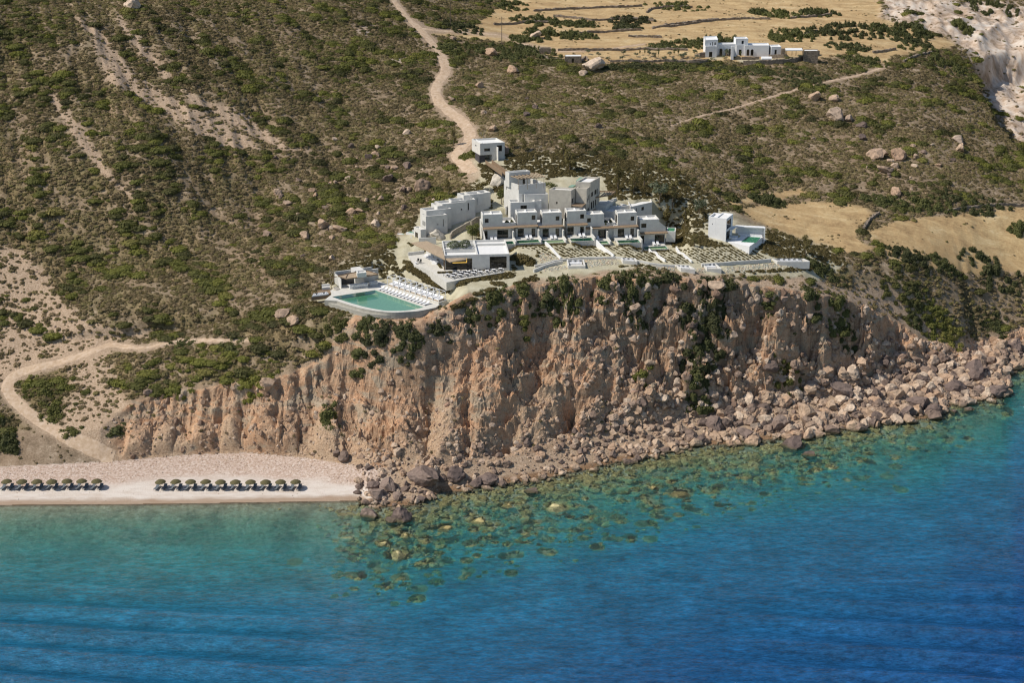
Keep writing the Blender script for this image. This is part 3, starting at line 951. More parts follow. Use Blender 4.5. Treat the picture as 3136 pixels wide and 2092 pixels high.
M_ROCK = rock_mat("boulder_rock", [(0.0, (0.15, 0.112, 0.095)), (0.2, (0.27, 0.195, 0.15)), (0.45, (0.50, 0.365, 0.255)), (0.65, (0.43, 0.29, 0.195)), (0.85, (0.62, 0.49, 0.37)), (1.0, (0.34, 0.24, 0.175))])
M_CRAG = rock_mat("crag_rock", [(0.0, (0.22, 0.145, 0.105)), (0.25, (0.37, 0.25, 0.17)), (0.5, (0.46, 0.34, 0.25)), (0.7, (0.40, 0.29, 0.21)), (0.85, (0.54, 0.43, 0.33)), (1.0, (0.33, 0.215, 0.155))], False, 0.55)
M_DARKROCK = rock_mat("volcanic_rock", [(0.0, (0.15, 0.112, 0.098)), (0.6, (0.215, 0.16, 0.135)), (1.0, (0.28, 0.21, 0.17))])
M_PALEROCK = rock_mat("pale_rock", [(0.0, (0.55, 0.50, 0.42)), (1.0, (0.66, 0.60, 0.50))], False, 0.75)
M_SEAROCK = rock_mat("submerged_rock", [(0.0, (0.36, 0.29, 0.13)), (0.5, (0.52, 0.43, 0.20)), (1.0, (0.64, 0.56, 0.30))], False, 0.6)
PROTO_ROCK = [ico_rock("boulder", 100 + i, M_ROCK, 3, 0.85) for i in range(6)]
PROTO_CRAG = [ico_rock("crag", 200 + i, M_CRAG, 2, 1.15, 10) for i in range(6)]
PROTO_PEBBLE = [ico_rock("stone", 120 + i, M_ROCK, 1, 0.65, 5) for i in range(4)]
PROTO_BIGROCK = [ico_rock("large_boulder", 140 + i, M_DARKROCK, 3, 0.8, 10, 0.10) for i in range(4)]
PROTO_BROWNROCK = [ico_rock("brown_boulder", 150 + i, M_ROCK, 3, 0.8, 10, 0.10) for i in range(4)]
PROTO_SEAROCK = [ico_rock("submerged_boulder", 160 + i, M_SEAROCK, 2, 0.5) for i in range(5)]
PROTO_PALEROCK = [ico_rock("pale_boulder", 170 + i, M_PALEROCK, 3, 0.85, 9, 0.08) for i in range(3)]

def scatter(name, protos, pts, rad, rotz=None, flat=None, sink=0.0):
    """one object of many small plants or stones, placed by geometry nodes"""
    n = len(pts)
    if n == 0:
        return None
    r = np.random.default_rng(len(name) * 7 + n)
    pts = np.asarray(pts, float).copy()
    rad = np.asarray(rad, float)
    pts[:, 2] -= sink * rad
    me = bpy.data.meshes.new(name)
    me.vertices.add(n)
    me.vertices.foreach_set("co", pts.astype(np.float32).ravel())
    a = me.attributes.new("scl", 'FLOAT_VECTOR', 'POINT')
    sq = rad[:, None] * np.stack([0.85 + 0.4 * r.random(n), 0.85 + 0.4 * r.random(n), (0.75 + 0.5 * r.random(n)) * (flat if flat is not None else 1.0)], 1)
    a.data.foreach_set("vector", sq.astype(np.float32).ravel())
    a = me.attributes.new("rot", 'FLOAT_VECTOR', 'POINT')
    ro = np.zeros((n, 3))
    ro[:, 2] = r.random(n) * 2 * np.pi if rotz is None else rotz
    a.data.foreach_set("vector", ro.astype(np.float32).ravel())
    a = me.attributes.new("idx", 'INT', 'POINT')
    a.data.foreach_set("value", r.integers(0, len(protos), n).astype(np.int32))
    o = link(name, me)
    g = bpy.data.node_groups.new(name + "_nodes", 'GeometryNodeTree')
    g.interface.new_socket("Geometry", in_out='INPUT', socket_type='NodeSocketGeometry')
    g.interface.new_socket("Geometry", in_out='OUTPUT', socket_type='NodeSocketGeometry')
    gi, go = g.nodes.new("NodeGroupInput"), g.nodes.new("NodeGroupOutput")
    iop = g.nodes.new("GeometryNodeInstanceOnPoints")
    jg = g.nodes.new("GeometryNodeJoinGeometry")
    for p in protos:
        po = bpy.data.objects.get("proto_" + p.name) or bpy.data.objects.new("proto_" + p.name, p)
        oi = g.nodes.new("GeometryNodeObjectInfo")
        oi.inputs['Object'].default_value = po
        oi.inputs['As Instance'].default_value = True
        g.links.new(oi.outputs['Geometry'], jg.inputs[0])
    def named(nm, typ):
        q = g.nodes.new("GeometryNodeInputNamedAttribute")
        q.data_type = typ
        q.inputs[0].default_value = nm
        return q.outputs[0]
    g.links.new(gi.outputs[0], iop.inputs['Points'])
    g.links.new(jg.outputs[0], iop.inputs['Instance'])
    iop.inputs['Pick Instance'].default_value = True
    g.links.new(named("idx", 'INT'), iop.inputs['Instance Index'])
    g.links.new(named("rot", 'FLOAT_VECTOR'), iop.inputs['Rotation'])
    g.links.new(named("scl", 'FLOAT_VECTOR'), iop.inputs['Scale'])
    g.links.new(iop.outputs[0], go.inputs[0])
    md = o.modifiers.new("scatter", 'NODES')
    md.node_group = g
    tag(o, kind="stuff")
    return o

# ------------------------------------------------------------------ where things may grow
def sample(n, y0=335.0, y1=735.0, umax=0.345, seed=1):
    r = np.random.default_rng(seed)
    y = np.sqrt(r.random(n) * (y1 ** 2 - y0 ** 2) + y0 ** 2)
    x = (r.random(n) * 2 - 1) * umax * y
    z = grid_z(x, y)
    px, py = proj(x, y, z)
    c = np.clip(pix_col(x, y, z), -900, 3300)
    ys, yf, ye, zf_, ze_ = lines(c)
    t = np.clip((y - yf) / (ye - yf), 0, 1)
    ok = (py > -45) & (px > -60) & (px < 2411)
    q = dict(x=x[ok], y=y[ok], z=z[ok], px=px[ok], py=py[ok], c=c[ok], t=t[ok], up=(y - ye)[ok], sea=(ys - y)[ok], yf=(y - yf)[ok], r=r)
    return q

KEEP_OUT = []                                    # outlines of buildings and decks in the photograph's pixels (roof and ground)
def zones(q):
    px, py = q['px'], q['py']
    q['field'] = in_any(px, py, FIELDS, 4, 10)
    q['path'] = near_path(px, py, 1.25)
    q['pale'] = in_any(px, py, [PALE], 8, 22)
    q['clear'] = in_any(px, py, PALE_CLEAR, 4, 6)
    q['scree'] = in_any(px, py, SCREE, 6, 14)
    q['eroded'] = in_any(px, py, ERODED, 16, 24)
    q['white'] = in_any(px, py, WHITE, 10, 30)
    q['orange'] = in_any(px, py, ORANGE, 8, 14)
    q['cap'] = in_any(px, py, BUSHCAP, 10, 20)
    q['out'] = in_any(px, py, KEEP_OUT, 2)
    return q
KEEP_OUT += [
    [(1095, 482), (1130, 478), (1165, 440), (1280, 405), (1385, 405), (1400, 460), (1500, 455), (1530, 520), (1545, 572), (1400, 566), (1100, 562)],
    [(945, 545), (965, 480), (1060, 440), (1125, 436), (1128, 470), (1095, 500), (1095, 555), (1010, 560), (950, 560)],
    [(902, 540), (950, 530), (955, 555), (910, 562)],
    [(950, 555), (1020, 550), (1170, 560), (1178, 625), (1140, 640), (1020, 645), (985, 625), (945, 600)],
    [(712, 690), (745, 665), (770, 650), (775, 625), (870, 620), (875, 640), (900, 640), (1020, 690), (1010, 700), (960, 735), (880, 735), (830, 722)],
    [(1622, 490), (1690, 485), (1760, 515), (1755, 560), (1725, 575), (1625, 550)],
    [(1083, 318), (1160, 318), (1160, 380), (1085, 375)], [(1158, 390), (1255, 400), (1255, 480), (1165, 480)],
    [k4(*p) for p in ((180, 332), (230, 180), (40, 128), (250, 118), (640, 108), (1260, 140), (1800, 138), (2000, 222), (2260, 240), (2262, 285), (1600, 332), (1240, 322), (1000, 272), (560, 302))],
    [k5(*p) for p in ((20, 610), (120, 560), (360, 480), (360, 380), (1540, 380), (1900, 420), (2100, 440), (2095, 560), (1900, 620), (1500, 670), (960, 672), (860, 600), (500, 600))],
]
# ------------------------------------------------------------------ wild plant cover of the hills
def cover(q, kind):
    x, y = q['x'], q['y']
    up = sstep(0.5, 4, q['up'])
    d = up * (1 - q['path']) * (1 - q['field']) * (1 - q['pale']) * (1 - q['out'])
    if kind == 'maquis':
        nz = streak(x, y, q['px'], 201)
        left = sstep(1200, 800, q['px'])
        dd = sstep(0.02 - 0.12 * left, 0.24, nz + 0.12 * fbm(x / 60, y / 60, 2, 202))
        d = d * dd * (1 - 0.97 * q['scree']) * (1 - 0.85 * q['eroded']) * (1 - 0.96 * q['white']) * (1 - 0.8 * q['orange'])
        return np.clip(d + 0.9 * q['cap'] * up * (1 - q['path']), 0, 1)
    nz = streak(x, y, q['px'], 203, 0.7) + 0.10 * sstep(1000, 600, q['px']) + 0.25 * fbm(x / 3, y / 3, 2, 204) - 0.03 - 0.10 * sstep(1150, 1350, q['px'])
    d = d * (0.42 + 0.58 * sstep(-0.32, 0.20, nz)) * (1 - 0.85 * q['scree']) * (1 - 0.55 * q['eroded']) * (1 - 0.97 * q['white']) * (1 - 0.6 * q['orange'])
    return d

q = zones(sample(46000, seed=11))
k = q['r'].random(len(q['x'])) < cover(q, 'maquis') * 0.95
mq = np.stack([q['x'][k], q['y'][k], q['z'][k]], 1)
mr = 0.7 + 1.7 * q['r'].random(k.sum()) ** 1.7
mpx, mpy = q['px'][k], q['py'][k]
q = zones(sample(360000, seed=12))
k = q['r'].random(len(q['x'])) < cover(q, 'scrub') * 0.9
scatter("hillside_scrub", PROTO_SCRUB, np.stack([q['x'][k], q['y'][k], q['z'][k]], 1), 0.28 + 0.68 * q['r'].random(k.sum()) ** 2, sink=0.1)
# tufts on the cliff face and at the back of the beach
q = zones(sample(60000, 345, 425, seed=13))
k = (q['t'] > 0.02) & (q['t'] < 1.0) & (q['r'].random(len(q['x'])) < 0.06 + 0.25 * sstep(0.1, 0.35, fbm(q['x'] / 9, q['y'] / 6, 3, 205))) & (q['path'] < 0.3)
k &= q['r'].random(len(q['x'])) < 0.35 + 0.65 * sstep(600, 200, q['px'])
scatter("cliff_tufts", PROTO_SCRUB, np.stack([q['x'][k], q['y'][k], q['z'][k]], 1), 0.2 + 0.4 * q['r'].random(k.sum()) ** 2)
# straw tufts and low dry plants in the fields
q = zones(sample(60000, 400, 735, seed=14))
k = (q['field'] > 0.5) & (q['path'] < 0.2) & (q['out'] < 0.5) & (q['r'].random(len(q['x'])) < 0.02 + 0.35 * sstep(0.16, 0.4, fbm(q['x'] / 14, q['y'] / 9, 3, 206)))
scatter("field_weeds", PROTO_SCRUB, np.stack([q['x'][k], q['y'][k], q['z'][k]], 1), 0.2 + 0.35 * q['r'].random(k.sum()) ** 2)
# planted ground cover on the pale soil round the resort
q = zones(sample(210000, 370, 500, seed=15))
dens = 0.35 + 0.55 * sstep(-0.25, 0.2, fbm(q['x'] / 7, q['y'] / 7, 3, 207))
k = (q['pale'] > 0.35) & (q['orange'] < 0.35) & (q['clear'] < 0.4) & (q['out'] < 0.4) & (q['path'] < 0.4) & (q['up'] > 1.5) & (q['r'].random(len(q['x'])) < dens * 0.75)
gp = np.stack([q['x'][k], q['y'][k], q['z'][k]], 1)
scatter("garden_ground_cover", PROTO_GARDEN, gp, 0.28 + 0.32 * q['r'].random(len(gp)), sink=0.05)

# stones lying over the hills, in the screes and at the foot of the cliff
q = zones(sample(90000, 345, 640, seed=16))
base = 0.05 + 0.5 * q['scree'] + 0.10 * q['eroded'] + 0.15 * q['white'] + 0.5 * sstep(0.18, 0.35, fbm(q['x'] / 16, q['y'] / 12, 3, 208)) * sstep(300, 700, q['px']) * sstep(1200, 950, q['px'])
base = base * (1 - q['path']) * (1 - q['field']) * (1 - q['pale']) * (1 - q['out'])
k = (q['up'] > -1) & (q['r'].random(len(q['x'])) < base * 0.6)
scatter("hillside_stones", PROTO_PEBBLE, np.stack([q['x'][k], q['y'][k], q['z'][k]], 1), 0.10 + 0.45 * q['r'].random(k.sum()) ** 3, sink=0.2)
q = zones(sample(90000, 330, 430, seed=17))
k = (q['t'] > 0.0) & (q['t'] < 0.97) & (q['c'] > 250) & (q['r'].random(len(q['x'])) < (0.10 + 0.35 * sstep(0.5, 0.05, q['t']) + 0.4 * sstep(1250, 1600, q['px']) * sstep(0.8, 0.2, q['t'])))
scatter("cliff_rubble", PROTO_ROCK, np.stack([q['x'][k], q['y'][k], q['z'][k]], 1), 0.12 + (0.45 + 0.75 * sstep(1200, 1500, q['px'][k])) * q['r'].random(k.sum()) ** 3, sink=0.3)
q = zones(sample(110000, 340, 430, seed=28))
cm = fbm(q['x'] / 8, (q['y'] + q['z']) / 8, 3, 215)
k = (q['t'] > 0.04) & (q['t'] < 1.0) & (q['c'] > 300) & (q['r'].random(len(q['x'])) < (0.07 + 0.42 * sstep(0.0, 0.3, cm)) * (0.4 + 0.6 * sstep(1150, 1500, q['px'])))
cr_ = 0.25 + (0.9 + 0.5 * sstep(1150, 1500, q['px'][k])) * q['r'].random(k.sum()) ** 2.6
scatter("cliff_crags", PROTO_CRAG, np.stack([q['x'][k], q['y'][k], q['z'][k]], 1), cr_, sink=0.42)
q = zones(sample(130000, 330, 380, 0.345, seed=18))
bn = (q['yf'] / 9.0) + 0.35 * fbm(q['x'] / 10, q['y'] / 4, 3, 209)
k = (q['sea'] < -1.5) & (q['t'] <= 0.03) & (q['px'] < 860) & (q['r'].random(len(q['x'])) < 0.55 * sstep(-1.15, -0.35, bn) + 0.015)
scatter("beach_cobbles", PROTO_PEBBLE, np.stack([q['x'][k], q['y'][k], q['z'][k]], 1), 0.08 + 0.18 * q['r'].random(k.sum()) ** 2, sink=0.3)

# ------------------------------------------------------------------ boulders along the shore
q = zones(sample(60000, 330, 460, 0.36, seed=19))
sh = sstep(-22, -2, -(-q['sea']) * -1)
band = (q['px'] > 820) & (q['sea'] < 2.0) & (q['t'] < 0.16 + 0.18 * sstep(1400, 1700, q['px']))
k = band & (q['r'].random(len(q['x'])) < 0.75)
bx, by, bz = q['x'][k], q['y'][k], q['z'][k]
n = len(bx)
br = 0.18 + 1.9 * q['r'].random(n) ** 4.2 * (0.6 + 0.5 * sstep(1200, 1900, q['px'][k]))
order = np.argsort(-br)
BOULDER_TOP = 165
top, rest = order[:BOULDER_TOP], order[BOULDER_TOP:]
scatter("shore_boulders", PROTO_ROCK, np.stack([bx, by, bz + 0.25 * br], 1)[rest], br[rest], sink=0.1)

SHADE = ["small", "medium sized", "large"]
def place_rock(proto, x, y, z, r, label, group, seed, name="boulder", cat="boulder", flat=1.0):
    q_ = random.Random(seed)
    o = link(name, proto, None, (x, y, z + 0.28 * r), q_.random() * 6.28, (r * (0.9 + 0.35 * q_.random()), r * (0.85 + 0.3 * q_.random()), r * flat * (0.8 + 0.4 * q_.random())))
    o.rotation_euler = (q_.uniform(-.25, .25), q_.uniform(-.25, .25), q_.random() * 6.28)
    return tag(o, label, cat, group)

SHORE_MARKS = [((975, 1108), "the largest grey boulder"), ((1052, 1098), "the dark rounded boulder"), ((1120, 1106), "the craggy waterline boulder"), ((865, 1143), "the end of the sand"), ((790, 1053), "the pale boulder behind the beach"),
               ((1221, 1127), "the lone boulder in the shallows"), ((1300, 1080), "the ribbed cliff"), ((1400, 1050), "the bare cliff foot"), ((1500, 1030), "the dark cliff hollow"), ((1600, 960), "the long cliff bush"), ((1640, 985), "the grey slab boulder"),
               ((1712, 1003), "the dark waterline boulder"), ((1820, 1023), "the long low boulder"), ((1790, 975), "the stacked boulder"), ((1855, 955), "the tall pale boulder"), ((1930, 905), "the tall rock fin"), ((1960, 985), "the flat waterline boulder"),
               ((2020, 965), "the rounded waterline boulder"), ((2080, 955), "the dark wet boulder"), ((2110, 935), "the ragged headland boulder"), ((2190, 895), "the rounded headland boulder"), ((2235, 862), "the square overhanging boulder"), ((2330, 800), "the dark cove boulder")]
HILL_MARKS = [((968, 432), "the big dark red boulder"), ((862, 518), "the tan flat boulder"), ((742, 520), "the jagged boulder heap"), ((650, 725), "the upright tan boulder"), ((275, 140), "the wide scree"), ((420, 250), "the middle of the wide scree"), ((560, 310), "the foot of the wide scree"),
              ((300, 60), "the narrow upper scree"), ((180, 290), "the left scree streak"), ((300, 440), "the foot of the left scree"), ((700, 340), "the right scree"), ((850, 70), "the white rock patch"), ((980, 180), "the road bend"), ((1060, 290), "the road above the gatehouse"),
              ((60, 620), "the eroded left bank"), ((250, 770), "the cut bank of the track"), ((400, 785), "the track on the green headland"), ((560, 782), "the end of the track"), ((100, 500), "the left edge halfway up"), ((40, 250), "the left edge high up"), ((40, 60), "the top left corner"),
              ((500, 60), "the top edge of the left hill"), ((650, 180), "the upper middle of the left hill"), ((480, 440), "the middle of the left slope"), ((620, 600), "the lower middle of the left slope"), ((430, 640), "the small footpath on the left slope"), ((780, 640), "the pool bar"), ((880, 560), "the lowest plunge pools"),
              ((800, 420), "the boulder field"), ((1160, 350), "the pointed rock by the gatehouse"), ((1250, 260), "the slope above the villas"), ((1360, 158), "the huge plateau boulder"), ((1500, 230), "the slope under the orchard"), ((1600, 270), "the lower end of the footpath"), ((1830, 205), "the middle of the footpath"),
              ((1920, 272), "the tall orange outcrop"), ((2010, 360), "the dark lower outcrop"), ((2200, 335), "the rock column"), ((2100, 200), "the rim of the white cliff"), ((1500, 340), "the scrub behind the rear villas"), ((1750, 350), "the slope above the detached villa"), ((1850, 420), "the near dry field"), ((2200, 430), "the hedge above the large field"),
              ((2050, 690), "the slope behind the headland"), ((2250, 690), "the slope above the right cove"), ((1000, 760), "the cliff edge under the pool"), ((1200, 660), "the cliff edge under the restaurant")]
def where_from(px, py, marks):
    """the nearest landmark and the side of it something stands on"""
    d, (mx_, my_), nm = min((math.hypot(px - m[0], (py - m[1]) * 1.6), m, n) for m, n in marks)
    dx, dy = px - mx_, (py - my_) * 1.6
    a = math.degrees(math.atan2(-dy, dx)) % 360
    side = ("right of", "up and right of", "above", "up and left of", "left of", "down and left of", "below", "down and right of")[int((a + 22.5) // 45) % 8]
    far = "just " if d < 35 else "" if d < 70 else "well " if d < 120 else "far "
    return far + side + " " + nm
for j, i in enumerate(top):
    ppx, ppy = (float(v) for v in proj(bx[i], by[i], bz[i]))
    tone = SHADE[0] if br[i] < 1.0 else SHADE[1] if br[i] < 1.35 else SHADE[2]
    place_rock(PROTO_ROCK[j % 6], bx[i], by[i], bz[i], br[i], f"{tone} angular boulder {where_from(ppx, ppy, SHORE_MARKS)}", "boulders along the rocky shore", 1000 + j)

# loose boulders on the slope left of the villas
q = zones(sample(9000, 385, 520, seed=27))
fieldm = np.exp(-((q['px'] - 800) / 120) ** 2 - ((q['py'] - 470) / 95) ** 2) + 0.35 * np.exp(-((q['px'] - 1200) / 160) ** 2 - ((q['py'] - 210) / 60) ** 2) + 0.5 * np.exp(-((q['px'] - 2060) / 120) ** 2 - ((q['py'] - 350) / 60) ** 2)
k = (q['r'].random(len(q['x'])) < 0.55 * fieldm) & (q['pale'] < 0.3) & (q['path'] < 0.2) & (q['up'] > 3)
lx_, ly_, lz_, lpx, lpy = (q[n_][k] for n_ in ('x', 'y', 'z', 'px', 'py'))
lr_ = 0.3 + 1.15 * q['r'].random(k.sum()) ** 2.6
order = np.argsort(-lr_)
for j, i in enumerate(order[:55]):
    place_rock(PROTO_BROWNROCK[j % 4], lx_[i], ly_[i], lz_[i] - 0.1, lr_[i], "loose boulder " + where_from(lpx[i], lpy[i], HILL_MARKS), "loose boulders on the slopes", 3000 + j)
scatter("loose_slope_stones", PROTO_ROCK, np.stack([lx_, ly_, lz_], 1)[order[55:]], lr_[order[55:]], sink=0.1)

# the large rocks one can pick out: pixel, radius, kind, label
BIG = [
    ((975, 1108), 3.9, 0, "largest dark grey boulder where the beach ends at the cliff"),
    ((1052, 1098), 2.3, 0, "dark rounded boulder just right of the largest grey boulder"),
    ((1120, 1106), 2.4, 0, "craggy brown boulder at the waterline below the ribbed cliff"),
    ((1095, 1115), 1.5, 0, "smaller brown boulder against the craggy boulder at the waterline"),
    ((1221, 1127), 1.9, 0, "single brown boulder standing in the shallows off the cliff"),
    ((926, 1188), 3.0, 0, "big dark boulder standing in the sea off the beach corner"),
    ((905, 1192), 1.8, 0, "craggy dark knob joined to the left of the big sea boulder"),
    ((849, 1182), 1.9, 0, "leftmost dark boulder standing in the sea off the beach"),
    ((865, 1143), 2.2, 0, "brown boulder at the water's edge where the sand stops"),
    ((893, 1125), 2.4, 0, "blocky boulder pile rock left of the largest grey boulder"),
    ((855, 1118), 1.5, 0, "brown boulder on the sand beside the shore rocks"),
    ((913, 1143), 1.3, 0, "narrow upright boulder between the beach rocks and the sea"),
    ((968, 1150), 1.2, 0, "low brown boulder in the shallows below the largest grey boulder"),
    ((790, 1053), 1.7, 1, "pale rounded boulder lying at the cliff foot behind the beach"),
    ((772, 1047), 1.3, 1, "reddish boulder leaning left of the pale one behind the beach"),
    ((1820, 1023), 3.0, 0, "long low dark boulder in the shallows off the rockfall"),
    ((1712, 1003), 2.3, 0, "dark boulder at the waterline left of the long low one"),
    ((1640, 985), 2.6, 0, "grey slab boulder at the waterline of the rockfall"),
    ((1790, 975), 2.7, 0, "stacked brown boulder at the waterline of the rockfall"),
    ((1855, 955), 3.2, 1, "tall pale boulder rising out of the rockfall"),
    ((1930, 905), 3.3, 0, "tall dark fin of rock standing above the rockfall"),
    ((1960, 985), 2.2, 1, "flat boulder at the waterline right of the tall pale one"),
    ((2020, 965), 2.2, 1, "rounded boulder at the waterline near the headland tip"),
    ((2080, 955), 2.1, 0, "dark wet boulder at the waterline near the headland tip"),
    ((2110, 935), 3.3, 0, "big ragged boulder pile at the headland corner"),
    ((2140, 950), 2.6, 0, "dark hollowed boulder at the outermost headland corner"),
    ((2190, 895), 3.0, 0, "rounded dark boulder on the headland tip"),
    ((2235, 862), 3.7, 0, "square topped overhanging boulder on the headland tip"),
    ((2290, 908), 3.0, 0, "outermost egg shaped boulder in the sea at the headland tip"),
    ((2250, 900), 2.2, 0, "dark boulder between the square topped and the egg shaped one"),
    ((2225, 940), 1.6, 0, "low rock awash off the headland tip"),
    ((2190, 945), 1.4, 0, "low reddish rock awash beside the headland corner"),
    ((1858, 1043), 1.9, 0, "low flat rock awash right of the long dark boulder"),
    ((2330, 800), 2.4, 0, "dark boulder in the cove at the right edge"),
    ((2300, 790), 1.9, 1, "tan boulder in the cove beside the headland"),
    ((968, 432), 2.7, 1, "big dark red boulder on the slope left of the stepped villas"),
    ((925, 440), 1.6, 1, "dark boulder left of the big red one on the slope"),
    ((938, 438), 1.2, 1, "orange boulder touching the big red one on the slope"),
    ((890, 415), 2.2, 1, "brown boulder on the slope above the big red one"),
    ((935, 385), 1.8, 1, "tan boulder with a dark side below the dirt road"),
    ((862, 518), 2.0, 1, "tan flat boulder on the slope left of the bottom villa"),
    ((742, 520), 2.3, 1, "jagged boulder heap rock on the left slope"),
    ((780, 530), 2.0, 1, "long flat tan boulder on the left slope"),
    ((700, 545), 1.9, 1, "split brown boulder lower on the left slope"),
    ((650, 725), 2.0, 1, "upright tan boulder on the slope below the pool bar"),
    ((672, 742), 1.8, 1, "rounded tan boulder right of the upright one below the pool bar"),
    ((1360, 158), 4.4, 1, "huge brown boulder beside the stone hut on the plateau"),
    ((1340, 172), 2.0, 1, "small boulder at the foot of the huge one on the plateau"),
    ((1128, 125), 2.6, 1, "tan rock among bushes right of the dirt road bend"),
    ((1040, 92), 1.8, 1, "brown rock under the second utility pole"),
    ((1230, 88), 3.0, 1, "brown rock among dark bushes in the dry fields"),
    ((1180, 165), 2.4, 1, "grey flat rock on the slope below the farm track"),
    ((1100, 200), 1.8, 1, "grey rock above the road on the middle slope"),
    ((1160, 350), 1.7, 1, "pointed rock on the slope right of the gatehouse"),
    ((1130, 300), 1.8, 1, "dark rock on the slope behind the gatehouse"),
    ((1920, 272), 3.6, 1, "tallest orange outcrop boulder on the right slope"),
    ((1948, 276), 2.2, 1, "dark boulder right of the tallest orange outcrop"),
    ((1915, 230), 2.4, 1, "round tan boulder above the orange outcrop"),
    ((1870, 228), 2.8, 1, "jagged boulder left of the round tan one on the right slope"),
    ((1978, 290), 2.0, 1, "split boulder below the orange outcrop"),
    ((2010, 360), 3.2, 1, "dark outcrop boulder on the lower right slope"),
    ((2060, 362), 3.2, 1, "dark red outcrop boulder right of the dark one on the lower slope"),
    ((2030, 395), 2.8, 1, "dark boulder under the two outcrops on the lower slope"),
    ((2200, 325), 2.4, 1, "red boulder in the column of rocks near the right edge"),
    ((2205, 345), 2.2, 1, "lowest boulder in the column of rocks near the right edge"),
    ((2055, 445), 2.2, 1, "pale flat rock above the large dry field"),
    ((1980, 318), 1.8, 1, "tan rock on the slope below the split boulder"),
    ((302, 15), 3.2, 1, "pale boulder at the top of the left hill"),
    ((1645, 668), 2.6, 1, "orange boulder stuck in the top of the cliff"),
    ((340, 905), 1.4, 1, "small rock on the edge of the low left cliff"),
    ((615, 895), 2.4, 1, "pale pointed rock at the top of the low left cliff"),
]
for j, ((px, py), r, kd, lab) in enumerate(BIG):
    p = P(px, py)
    if p.z < 0.05:
        p = at_z(px, py, 0.0)
        p.z = max(gnd(p.x, p.y), -0.5 * r)
    place_rock((PROTO_BIGROCK, PROTO_BROWNROCK)[kd][j % 4], p.x, p.y, p.z, r * (1.12 if kd == 0 else 0.95), lab, "single large rocks", 5000 + j)
for (px, py), r, lab in (((1140, 418), 2.6, "big pale boulder standing under the wooden bridge"), ((1003, 545), 2.8, "big pale boulder between the restaurant canopy and stepped villas")):
    p = P(px, py)
    place_rock(PROTO_PALEROCK[int(px) % 3], p.x, p.y, p.z - 0.3, r, lab, None, px, flat=1.05)

# ------------------------------------------------------------------ rocks under the water
r_ = np.random.default_rng(23)
n = 9000
spx_ = 620 + 1760 * r_.random(n)
off = (r_.random(n) ** 1.5) * 46
c_ = spx_
ys_ = np.interp(c_, _s[:, 0], YS)
sy_ = ys_ - off + 1.0
dep_ = sy_ * CP + 161 * SP
sx_ = (c_ - CX) / FD * dep_
sz_ = grid_z(sx_, sy_)
keep = r_.random(n) < np.clip(1.1 - off / 46, 0.05, 1) * (0.55 + 0.45 * sstep(-0.2, 0.2, fbm(sx_ / 8, sy_ / 8, 3, 211))) * sstep(2750, 1900, spx_ + 14 * off) * (0.04 + 0.96 * sstep(740, 900, spx_ + 1.2 * off))
sr_ = 0.30 + 1.4 * r_.random(n) ** 2.6
rz_ = np.minimum(np.maximum(sz_ + 0.15, -0.2 - 0.42 * sr_ - 1.9 * r_.random(n)), -0.10 - 0.45 * sr_)
scatter("submerged_rocks", PROTO_SEAROCK, np.stack([sx_, sy_, rz_], 1)[keep], sr_[keep])
SUNKEN = [(x_, y_, -z_ - 0.42 * r__, r__) for x_, y_, z_, r__ in zip(sx_[keep], sy_[keep], rz_[keep], sr_[keep])]
SUNK = [((915, 1282), 2.6, "reddish submerged boulder nearest the bottom of the photo"), ((1277, 1172), 2.5, "submerged boulder just breaking the surface off the cliff"), ((1100, 1200), 2.3, "yellowish submerged boulder right of the sea boulder"),
        ((1560, 1140), 2.6, "submerged boulder breaking the surface off the rockfall"), ((1165, 1165), 1.8, "brownish submerged boulder in the green shallows"), ((930, 1232), 1.8, "submerged rock below the big sea boulder"),
        ((880, 1252), 1.5, "leftmost submerged rock of the sea boulder cluster"), ((1503, 1123), 1.5, "small submerged boulder with a dry top off the rockfall"), ((1020, 1215), 1.5, "greenish submerged rock right of the sea boulder")]
for j, ((px, py), r, lab) in enumerate(SUNK):
    p = at_z(px, py, -0.42 * r * 0.9)
    SUNKEN.append((p.x, p.y, 0.1, r * 1.1))
    place_rock(PROTO_SEAROCK[j % 5], p.x, p.y, p.z - 0.22 * r, r, lab, "large rocks under the water", 7000 + j, "submerged_boulder")

# ------------------------------------------------------------------ bushes one can pick out
def place_bush(proto, x, y, z, rx, ry, rzz, label, group, seed, name="bush", cat="bush"):
    q_ = random.Random(seed)
    o = link(name, proto, None, (x, y, z - 0.1 * rzz), q_.random() * 0.6 - 0.3, (rx, ry, rzz))
    return tag(o, label, cat, group)

